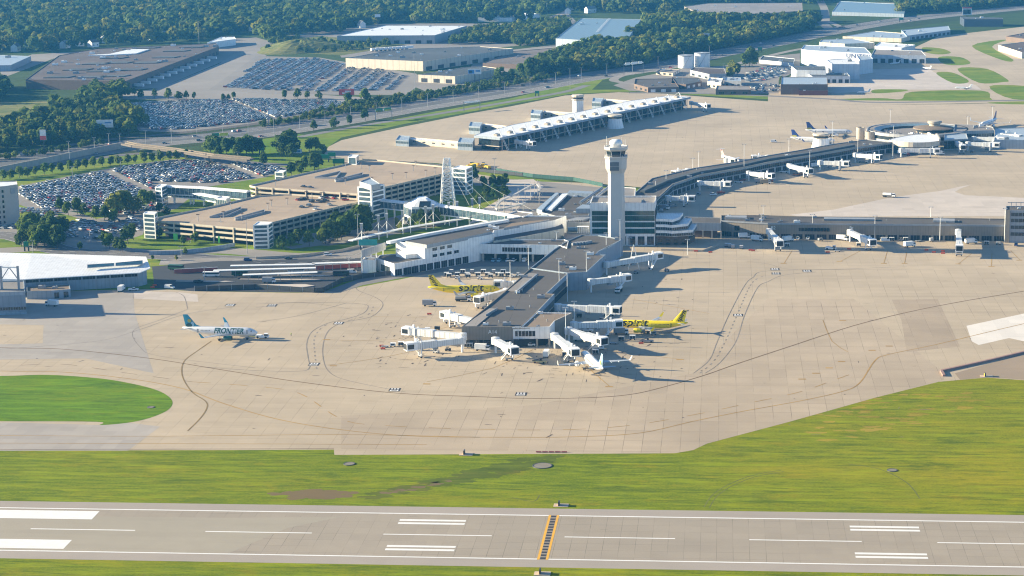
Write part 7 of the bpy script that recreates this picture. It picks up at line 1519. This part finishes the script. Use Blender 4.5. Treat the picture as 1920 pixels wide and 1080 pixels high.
# lot markings
# working vehicles with wheels
def local(name, label, cat, loc, ang, group=None):
    t = thing(name, label, cat, loc, group); t.rotation_euler = (0, 0, ang); return t
def lp(mb, name, t, par=None): o = mb.build(name, None, (0, 0, 0)); o.parent = par or t; return o
def wheels(t, xs, y, r=.36, w=.28):
    for x in xs:
        for s in (-1, 1): mb = MB(); mb.tube((x, s*y-w/2, r), (x, s*y+w/2, r), r, M_RUB, n=10); lp(mb, 'wheel', t)
def truck(kind, label, u, v, ang, group=None, m=None, cat=None, z=.07):
    q = G(u, v); q.z = z; m = m or M_WHITE
    name = {'pickup': 'pickup_truck', 'van': 'van', 'tug': 'baggage_tug', 'cart': 'baggage_cart', 'tanker': 'fuel_truck', 'loader': 'belt_loader', 'box': 'box_truck', 'bus': 'bus', 'gpu': 'ground_power_unit', 'plow': 'snow_plough', 'car': 'car', 'suv': 'car', 'push': 'pushback_tug', 'uld': 'cargo_container', 'dolly': 'flat_dolly', 'semi': 'trailer'}[kind]
    t = local(name, label, cat or name.replace('_', ' '), q, ang, group); mb = MB()
    if kind in ('car', 'suv'): car_mesh(mb, m, kind); lp(mb, 'body', t); mb = MB(); cabin_mesh(mb, kind, GL_D, m); lp(mb, 'windows', t); wheels(t, (-1.4, 1.4), .82)
    elif kind == 'van': car_mesh(mb, m, 'van'); lp(mb, 'body', t); mb = MB(); cabin_mesh(mb, 'van', GL_D, m); lp(mb, 'windows', t); mb = MB(); mb.box((-.9, 0, 1.1), (3.3, 1.92, .95), m); lp(mb, 'cargo_body', t); wheels(t, (-1.6, 1.7), .85)
    elif kind == 'pickup': mb.box((0, 0, .45), (5.4, 1.9, .55), m); mb.box((1.9, 0, 1.0), (1.4, 1.8, .15), m); mb.box((-1.5, .88, 1.0), (2.3, .12, .35), m); mb.box((-1.5, -.88, 1.0), (2.3, .12, .35), m); lp(mb, 'body', t); mb = MB(); mb.prism([(-.4, -.85), (1.35, -.85), (1.35, .85), (-.4, .85)], 1.0, 1.55, GL_D); mb.box((.3, 0, 1.55), (1.2, 1.6, .1), m); lp(mb, 'cab', t); wheels(t, (-1.6, 1.75), .85)
    elif kind == 'tug': mb.box((0, 0, .35), (2.8, 1.5, .6), m); mb.box((.95, 0, .95), (.9, 1.4, .25), m); lp(mb, 'body', t); mb = MB(); mb.box((-.2, 0, 1.75), (1.5, 1.4, .1), m); [mb.box((x, y, .95), (.08, .08, .82), M_DARK) for x in (-.85, .45) for y in (-.62, .62)]; lp(mb, 'canopy', t); mb = MB(); mb.box((-.4, 0, .95), (.5, 1.0, .5), M_DARK); lp(mb, 'seat', t); wheels(t, (-.9, .9), .7)
    elif kind == 'push': mb.box((0, 0, .4), (6.2, 2.6, .9), m); mb.box((-1.6, 0, 1.3), (2.6, 2.4, .3), m); lp(mb, 'body', t); mb = MB(); mb.box((1.9, 0, 1.3), (1.6, 2.3, .85), GL_D); mb.box((1.9, 0, 2.15), (1.8, 2.4, .12), m); lp(mb, 'cab', t); wheels(t, (-2, 2), 1.2, .55, .4); mb = MB(); mb.tube((-3.1, 0, .7), (-7.0, 0, .8), .12, SIGN_Y, n=6); lp(mb, 'tow_bar', t)
    elif kind == 'cart': mb.box((0, 0, .5), (2.6, 1.6, .12), M_GREY); lp(mb, 'floor', t); mb = MB(); mb.box((0, 0, 2.05), (2.8, 1.8, .12), m); lp(mb, 'roof', t); mb = MB(); mb.box((-1.3, 0, .6), (.08, 1.7, 1.45), m); mb.box((1.3, 0, .6), (.08, 1.7, 1.45), m); mb.box((0, .1, .6), (.08, 1.5, 1.45), m); lp(mb, 'end_panel', t); mb = MB(); mb.box((0, .3, .62), (2.3, 1.0, .9), M_DARK); lp(mb, 'luggage', t); wheels(t, (-.9, .9), .6, .25, .15)
    elif kind == 'uld': mb.prism([(-1, -.8), (1, -.8), (1, .8), (-1, .8)], .55, 2.1, M_GREY); mb.box((0, 0, 2.1), (2.0, 1.6, .06), m); lp(mb, 'shell', t); mb = MB(); mb.box((0, 0, .35), (2.4, 1.8, .2), M_DARK); lp(mb, 'base', t); wheels(t, (-.8, .8), .6, .22, .15)
    elif kind == 'tanker': mb.box((0, 0, .7), (8.6, 2.2, .35), M_DARK); lp(mb, 'chassis', t); mb = MB(); hloft(mb, [(-4.3, 0, 2.0, .5, .45), (-4.1, 0, 2.0, 1.15, .95), (1.5, 0, 2.0, 1.15, .95), (1.7, 0, 2.0, .5, .45)], m, 18); mb.box((-1.3, 0, 2.9), (5, .5, .12), M_GREY); lp(mb, 'tank', t); mb = MB(); mb.box((3.1, 0, .7), (2.0, 2.3, 1.1), M_WHITE); mb.box((3.0, 0, 1.8), (1.6, 2.2, .8), GL_D); mb.box((2.9, 0, 2.6), (1.7, 2.2, .1), M_WHITE); lp(mb, 'cab', t); wheels(t, (-3.2, -2.1, 3.0), 1.0, .5, .35)
    elif kind == 'loader': mb.box((0, 0, .4), (6.2, 1.7, .7), m); lp(mb, 'body', t); mb = MB(); mb.beam((-3.4, -.2, .9), (4.0, -.2, 2.9), .9, .25, M_DARK); lp(mb, 'conveyor', t); mb = MB(); mb.box((.4, .55, 1.1), (.9, .5, .6), M_DARK); lp(mb, 'seat', t); wheels(t, (-2, 2), .8, .4)
    elif kind == 'box': mb.box((-1.0, 0, .9), (5.4, 2.3, 2.4), m); lp(mb, 'cargo_box', t); mb = MB(); mb.box((2.6, 0, .6), (1.7, 2.2, 1.1), M_WHITE); mb.box((2.5, 0, 1.7), (1.4, 2.1, .75), GL_D); mb.box((2.4, 0, 2.45), (1.5, 2.1, .1), M_WHITE); lp(mb, 'cab', t); mb = MB(); mb.box((0, 0, .6), (6, 1.2, .3), M_DARK); lp(mb, 'chassis', t); wheels(t, (-2.4, 2.5), .95, .45, .3)
    elif kind == 'bus': mb.box((0, 0, .5), (9, 2.5, 1.1), m); mb.box((0, 0, 2.5), (9, 2.4, .35), m); lp(mb, 'body', t); mb = MB(); mb.box((0, 0, 1.6), (8.8, 2.4, .9), GL_D); lp(mb, 'windows', t); wheels(t, (-2.8, 3), 1.1, .48, .3)
    elif kind == 'gpu': mb.box((0, 0, .5), (2.6, 1.6, 1.3), m); lp(mb, 'housing', t); mb = MB(); mb.box((0, -.81, .8), (1.8, .05, .7), M_DARK); lp(mb, 'grille', t); wheels(t, (-.9, .9), .7, .3, .18)
    elif kind == 'plow': mb.box((-1, 0, 1.0), (5.5, 2.5, 1.6), m); lp(mb, 'hopper', t); mb = MB(); mb.box((2.8, 0, .9), (2, 2.4, 1.2), m); mb.box((2.7, 0, 2.1), (1.6, 2.2, .9), GL_D); lp(mb, 'cab', t); mb = MB(); mb.beam((4.6, -2.2, .3), (4.6, 2.2, .3), .3, 1.2, m); lp(mb, 'blade', t); wheels(t, (-2.6, 2.8), 1.1, .6, .4)
    elif kind == 'semi': mb.box((0, 0, 1.2), (13, 2.5, 2.8), m); lp(mb, 'trailer_box', t); mb = MB(); mb.box((-4, 0, .6), (3, 2, .6), M_DARK); lp(mb, 'axle_frame', t); wheels(t, (-5, -3.8), 1.05, .5, .3)
    elif kind == 'dolly': mb.box((0, 0, .45), (3.4, 1.8, .15), M_GREY); lp(mb, 'bed', t); mb = MB(); mb.beam((1.7, 0, .45), (2.8, 0, .3), .1, .1, M_DARK); lp(mb, 'hitch', t); wheels(t, (-1.2, 1.2), .7, .25, .15)
    return t
V_ = [('push', 'white pushback tug at the nose of the FRONTIER airliner', 492, 634, -.05+3.14*0, None, None), ('tanker', 'long silver fuel truck below the left spirit airliner', 869, 565, -.02, None, M_GREY), ('box', 'small dark service truck left of the silver fuel truck', 806, 574, 0, None, M_GREY), ('tanker', 'white fuel truck in the pier shadow seen from the front', 1160, 548, -1.75, None, None),
     ('pickup', 'white pickup with a blue stripe under the gate block', 993, 649, 0, None, None), ('cart', 'white open baggage cart against the A14 wall', 881, 652, 0, None, None), ('tug', 'dark baggage tug in front of the A14 corner', 840, 658, .1, None, M_DARK), ('gpu', 'white ground power unit left of the lowest jet bridge', 737, 650, 0, None, None), ('cart', 'white cart beside the lowest jet bridge cab', 752, 649, .1, None, None), ('dolly', 'flat dark dolly at the far left of the gate equipment', 722, 651, .2, None, None),
     ('gpu', 'white generator trailer under the upper left jet bridge', 802, 621, 0, None, None), ('gpu', 'dark generator under the upper left jet bridge', 820, 619, 0, None, M_DARK), ('gpu', 'white generator trailer under the lowest jet bridge', 797, 649, 0, None, None), ('box', 'tall white catering box beside the slanting jet bridge', 1025, 669, 1.5, None, None), ('loader', 'yellow striped belt loader below the white airliner wing', 1012, 681, -.15, None, mat('loader_yellow', (.5, .42, .2), .6)),
     ('van', 'white van above the white airliner tail', 1122, 655, .1, None, None), ('cart', 'white cart next to the van above the white airliner', 1117, 664, 0, None, None), ('box', 'blue grey truck beneath the right spirit airliner engine', 1165, 627, 0, None, M_GREY), ('cart', 'grey cart in shade below the right spirit airliner', 1165, 639, -.1, None, M_GREY), ('cart', 'white cart at the shade edge below the right spirit airliner', 1186, 637, 0, None, None), ('loader', 'low dark belt loader right of the carts below the right spirit airliner', 1213, 642, 0, None, M_GREY),
     ('tug', 'grey tug in the pier shade near the jet bridge cab', 1128, 602, .4, None, M_GREY), ('gpu', 'dark cart under the long right jet bridge', 1086, 595, 0, None, M_DARK), ('tug', 'small grey tug in the shade right of the fuel truck bridge', 1192, 513, .2, None, M_GREY), ('tug', 'small grey tug in the shade below the high jet bridge', 1250, 509, .2, None, M_GREY),
     ('box', 'white and blue truck left of the B2 gate', 1396, 447, .1, None, None), ('uld', 'first silver container on the sunlit service road', 1362, 463, 0, None, None), ('uld', 'second silver container on the sunlit service road', 1368, 464, 0, None, None), ('uld', 'third silver container on the sunlit service road', 1374, 466, 0, None, None), ('uld', 'lone silver container right of the three', 1390, 467, 0, None, None),
     ('pickup', 'white pickup parked nose out right of the B2 gate', 1496, 449, 1.5, None, None), ('pickup', 'second white pickup right of the B2 gate', 1515, 449, 1.4, None, None), ('push', 'white and blue tug in shade between the B2 and B4 gates', 1558, 468, -.2, None, None), ('dolly', 'flat dolly in front of the tug between the B2 and B4 gates', 1570, 472, .1, None, None), ('van', 'white van right of the B4 gate', 1660, 452, .0, None, None), ('cart', 'white cart between the B4 and B6 gates', 1672, 452, 0, None, None), ('cart', 'second white cart between the B4 and B6 gates', 1698, 452, 0, None, None), ('box', 'small box truck by the B6 gate', 1821, 457, .3, None, None), ('pickup', 'blue pickup at the right end of the brown pier', 1905, 461, 1.4, None, A_NAVY),
     ('tanker', 'white tank truck alone on the pale concrete right of the bent pier', 1667, 370, -.35, None, None), ('van', 'lone van on the far apron left of the tails', 1451, 267, 0, None, None), ('pickup', 'red and white tug train near the nearest bent pier gate', 1352, 363, .15, None, M_RED), ('suv', 'white service car near the nearest bent pier gate', 1337, 366, .15, None, None), ('tug', 'orange tug under the fourth bent pier gate', 1501, 328, 0, None, mat('tug_orange', (.5, .18, .05), .5)), ('loader', 'brown loader right of the fourth bent pier gate', 1494, 329, 0, None, MATS['tug_orange']), ('tug', 'red tug under the lens shaped lounge', 1703, 292, 0, None, M_RED), ('tug', 'red tug between the third and fourth bent pier gates', 1446, 341, 0, None, M_RED), ('box', 'dark truck at the fifth bent pier gate', 1618, 305, 0, None, M_GREY), ('van', 'grey van at the fourth bent pier gate', 1550, 317, 0, None, M_GREY), ('box', 'dark truck at the second bent pier gate', 1425, 343, 0, None, M_GREY), ('box', 'tan truck at the second bent pier gate', 1436, 345, 0, None, mat('truck_tan', (.3, .25, .17), .6)),
     ('van', 'blue shaded van cluster at the nearest bent pier gate', 1262, 388, .3, None, M_GREY), ('box', 'blue shaded truck below the nearest bent pier gate', 1245, 393, -.3, None, M_GREY), ('tug', 'pale tug on the shade line by the nearest bent pier gate', 1286, 383, .1, None, None), ('suv', 'red car near the first bent pier gates', 1392, 339, .1, None, M_RED),
     ('box', 'white truck on the left apron by the hall', 97, 574, 2.9, None, None), ('box', 'white truck behind the cargo hall corner', 247, 527, 0, None, None), ('pickup', 'white pickup in front of the cargo hall corner', 250, 545, .1, None, None), ('van', 'white van beside orange barriers near the cargo hall', 318, 541, -.2, None, None), ('box', 'narrow white box truck on end by the cargo hall', 228, 546, 1.57, None, None), ('bus', 'white shuttle bus at the bus station', 396, 519, .05, None, None), ('bus', 'dark green shuttle bus at the bus station', 450, 517, .05, None, mat('bus_green', (.03, .12, .06), .4)), ('bus', 'white shuttle bus under the thin canopies', 555, 512, .05, None, None), ('bus', 'green shuttle bus at the left of the bus station', 330, 506, -.2, None, MATS['bus_green']),
     ('suv', 'white car on the terminal road above the bus canopies', 615, 479, .2, None, None), ('car', 'dark car on the terminal road above the bus canopies', 541, 486, .2, None, M_DARK), ('suv', 'dark blue car further left on the terminal road', 465, 489, .1, None, A_NAVY), ('suv', 'dark car in the shade beside the front garage', 620, 452, .6, None, M_DARK), ('car', 'dark car on the shaded road beside the front garage', 613, 456, .6, None, M_DARK),
     ('van', 'dark van between the kerb islands of the bus station', 480, 522, 0, None, M_DARK), ('bus', 'dark shuttle bus behind the kerb islands', 640, 517, .1, None, M_DARK), ('box', 'grey kiosk truck on the nearest bus platform', 505, 531, 0, None, M_GREY), ('van', 'white van at the right end of the bus station', 660, 512, .1, None, None), ('pickup', 'dark pickup at the left of the bus station', 372, 530, .1, None, M_DARK), ('car', 'grey car on the road bend at the left', 28, 312, .4, None, M_GREY), ('car', 'dark car on the road bend at the left', 53, 309, .4, None, M_DARK), ('van', 'light van on the lower freeway', 44, 292, .3, None, M_GREY)]
for k, (kd, lab, u, v, a, g, m) in enumerate(V_): truck(kd, lab, u, v, a, g, m)
for k in range(13):
    u = 838+k*9.6+R.uniform(-1.5, 1.5); truck('cart' if k % 4 != 1 else 'uld', 'white box cart in the long row of carts behind the left spirit airliner', u, 518-(k % 2)*5.5, R.uniform(-.1, .15), 'row of baggage carts behind the left spirit airliner')
for u, v in ((842, 520), (858, 523), (878, 521), (900, 524), (920, 521), (940, 519), (960, 520), (972, 518)): truck('tug' if int(u) % 3 == 0 else 'cart', 'white cart in the front line of carts behind the left spirit airliner', u, v, R.uniform(-.2, .2), 'row of baggage carts behind the left spirit airliner')
for k in range(5): truck('van' if k == 4 else 'suv', ['pale blue car leftmost under the panelled wing', 'pale blue car second from left under the panelled wing', 'white car in the middle under the panelled wing', 'white car second from right under the panelled wing', 'tall white van under the panelled wing'][k], 926+k*10.5+(6 if k > 1 else 0)+(10 if k == 4 else 0), 490, 1.4, None, A_LBL if k < 2 else None, cat='van' if k == 4 else 'car')
for k, (u, v) in enumerate(((884, 316), (895, 318), (906, 313), (914, 317), (890, 312))): truck('plow', 'yellow snow plough parked with others behind the lattice mast', u, v, .6+k*.5, 'yellow snow ploughs', mat('plough_yellow', (.70, .45, .03), .5))
for k in range(12): truck('semi', 'white trailer backed up to the brown warehouse docks', 260+k*12.5, 164-k*4.7, -.35, 'trailers at the brown warehouse docks')
for k in range(9): truck('semi', 'white trailer parked behind the cream warehouse', 703+k*8, 96-k*.5, .9, 'trailers behind the cream warehouse')
for k, (u, v) in enumerate(((1288, 30), (1300, 32), (1312, 33), (1420, 40), (1434, 44), (1448, 47), (1462, 49), (1476, 50), (1490, 49), (880, 58), (890, 62), (902, 66), (915, 68), (928, 70))): truck('semi', 'pale lorry trailer parked in a far depot yard', u, v, .4, 'lorry trailers in the far yards')
rr = random.Random(15)
for grp, where, pts in (('ground equipment around the near pier gates', 'standing near the gates of the near grey roofed pier', ((772, 630), (787, 657), (818, 662), (846, 606), (905, 578), (918, 565), (930, 550), (1100, 622), (1142, 592), (1062, 604), (1078, 538), (1118, 530), (1152, 503), (1168, 498), (1090, 640), (1060, 668), (905, 658), (1150, 645), (1205, 625), (1225, 628))),
                        ('ground equipment along the brown pier', 'standing along the foot of the long brown pier', ((1478, 453), (1538, 452), (1580, 451), (1690, 452), (1722, 453), (1746, 453), (1850, 459), (1872, 459), (1420, 452), (1476, 463), (1610, 462), (1706, 463))),
                        ('ground equipment along the bent pier', 'standing in the shade along the bent pier', ((1290, 378), (1276, 374), (1330, 353), (1385, 343), (1470, 324), (1530, 314), (1592, 311), (1641, 302), (1692, 290), (1762, 291), (1822, 286), (1850, 281), (1310, 366), (1365, 350), (1240, 398), (1254, 380)))):
    for u, v in pts: kd, m_, cn = rr.choice((('cart', M_WHITE, 'white baggage cart'), ('tug', M_GREY, 'grey baggage tug'), ('loader', M_WHITE, 'white belt loader'), ('gpu', M_GREY, 'grey power unit'), ('dolly', M_GREY, 'grey flat dolly'), ('uld', M_WHITE, 'silver cargo container'), ('box', M_WHITE, 'white service truck'))); truck(kd, cn+' '+where, u, v, rr.uniform(-.6, .6), grp, m_)
rr = random.Random(31)
for k in range(30):
    ln = far_lane if k % 2 else near_lane; pts = smooth(pix(ln), 6); s = rr.uniform(.18, .9); i = int(s*(len(pts)-2)); a, b = Vector(pts[i]), Vector(pts[i+1]); q = a.lerp(b, rr.random()); u = (b-a).normalized(); o = Vector((-u.y, u.x))*rr.choice((-4.5, -1, 3)); km = rr.choice((0, 1, 3, 5, 8)); kd = rr.choice(('car', 'suv', 'suv', 'van'))
    t = truck(kd, CP[km][0]+' '+('van' if kd == 'van' else 'car')+' driving on the '+('far' if k % 2 else 'near')+' lanes of the freeway', 100, 700, math.atan2(u.y, u.x), 'traffic on the freeway', CM[km], cat='van' if kd == 'van' else 'car'); t.location = (q.x+o.x, q.y+o.y, .07)
for k, (u, v, lab) in enumerate(((718, 655, 'left of the gate equipment'), (716, 650, 'left of the gate equipment'), (760, 626, 'between the two lowest jet bridges'), (1305, 472, 'on the service road right of the tower'), (1332, 474, 'on the service road right of the tower'), (1407, 470, 'near the silver containers'), (1412, 471, 'near the silver containers'), (1552, 474, 'by the tug between the B2 and B4 gates'), (1592, 468, 'by the tug between the B2 and B4 gates'), (1737, 470, 'in front of the B6 gate'), (1751, 474, 'in front of the B6 gate'), (1768, 476, 'in front of the B6 gate'), (1768, 472, 'in front of the B6 gate'), (1005, 681, 'below the white airliner wing'), (805, 590, 'left of the small jet bridges'), (1202, 645, 'below the right spirit airliner'), (290, 536, 'by the cargo hall corner'), (286, 540, 'by the cargo hall corner'))):
    q = G(u, v); t = thing('safety_barrier', 'small red safety barrier lying '+lab, 'barrier', (q.x, q.y, .05), 'red safety barriers'); mb = MB(); mb.box((q.x, q.y, .12), (2.2, .3, .8), mat('barrier_orange', (.75, .12, .05), .5)); part(mb, 'board', t); mb = MB(); mb.box((q.x-.8, q.y, .05), (.2, .9, .12), M_DARK); mb.box((q.x+.8, q.y, .05), (.2, .9, .12), M_DARK); part(mb, 'feet', t)
for u in (1010, 1022, 1034, 1046, 1058): 
    q = G(u, 848.5); t = thing('lane_barrier', 'low red lane barrier in the short row at the near apron edge', 'barrier', (q.x, q.y, .1), 'row of low red barriers at the apron edge'); mb = MB(); mb.box((q.x, q.y, .12), (2.1, .4, .4), mat('dull_red', (.35, .10, .09), .7)); part(mb, 'board', t)
# runway edge sign boxes, drain covers
for u, v, lab in ((1052, 948, 'beyond the runway by the orange bar'), (1017, 1076, 'at the near side of the runway cut by the bottom edge'), (874, 852, 'at the apron edge left of centre'), (1850, 706, 'at the tip of the right grass slope')):
    q = G(u, v); t = thing('airfield_sign', 'dark airfield sign box '+lab, 'airfield sign', q); mb = MB(); mb.box((q.x, q.y, .05), (5.2, 3.6, .12), mat('pad_concrete', (.5, .42, .33), .9)); part(mb, 'pad', t); mb = MB(); mb.box((q.x-.7, q.y, .15), (.45, 2.4, 1.5), M_DARK); part(mb, 'sign_box', t); mb = MB(); mb.box((q.x-.95, q.y, .35), (.06, 2.2, 1.1), org_p); part(mb, 'sign_face', t)
for u, v, r, lab in ((1017, 873.5, 3.4, 'round drain with a dark rim in the grass right of centre'), (655, 870, 1.9, 'small round drain cover in the left part of the infield'), (283, 764, 1.3, 'tiny dark drain in the left grass island'), (1673, 882, 1.6, 'small drain cover on the right grass slope')):
    q = G(u, v); t = thing('drain', lab, 'drain', q); mb = MB(); mb.lathe((q.x, q.y, .02), [(r+.35, 0), (r+.3, .2), (r, .2), (r, .1)], M_DARK, 24); part(mb, 'rim', t); mb = MB(); mb.lathe((q.x, q.y, .1), [(r, 0), (r, .06)], mat('drain_lid', (.24, .21, .16), .9), 24); part(mb, 'cover', t)
# the marshaller
q = G(546, 631); pm = bpy.data.meshes.new('body'); J = [(0, 0, 1.0), (0, 0, 1.25), (0, 0, 1.45), (0, 0, 1.56), (0, 0, 1.68), (-.1, 0, .92), (-.13, .05, .5), (-.14, 0, .08), (-.14, -.14, .04), (.1, 0, .92), (.12, -.05, .5), (.15, .05, .08), (.15, -.1, .04), (-.2, 0, 1.42), (-.27, -.02, 1.15), (-.25, -.12, .93), (.2, 0, 1.42), (.28, -.04, 1.16), (.26, -.16, .95)]
ED = [(0, 1), (1, 2), (2, 3), (3, 4), (0, 5), (5, 6), (6, 7), (7, 8), (0, 9), (9, 10), (10, 11), (11, 12), (2, 13), (13, 14), (14, 15), (2, 16), (16, 17), (17, 18)]; RD = [.15, .15, .14, .06, .11, .1, .07, .05, .05, .1, .07, .05, .05, .07, .05, .04, .07, .05, .04]
pm.from_pydata(J, ED, []); po = bpy.data.objects.new('person', pm); COL.objects.link(po); po.location = (q.x, q.y, .1); md = po.modifiers.new('skin', 'SKIN')
for i, r in enumerate(RD): pm.skin_vertices[0].data[i].radius = (r, r)
po.modifiers.new('sub', 'SUBSURF').levels = 1; pm.materials.append(mat('work_trousers', (.03, .04, .06), .9)); tag(po, 'person in a yellow green safety vest standing ahead of the tug', 'person')
mb = MB(); mb.lathe((0, 0, .95), [(.17, 0), (.19, .25), (.2, .45), (.1, .56)], mat('hi_vis', (.55, .75, .05), .7), 12); o = mb.build('safety_vest', None, (0, 0, 0)); o.parent = po
mb = MB(); mb.lathe((0, 0, 1.66), [(.1, 0), (.13, .05), (.1, .14), (.01, .17)], MATS['hi_vis'], 12); o = mb.build('helmet', None, (0, 0, 0)); o.parent = po
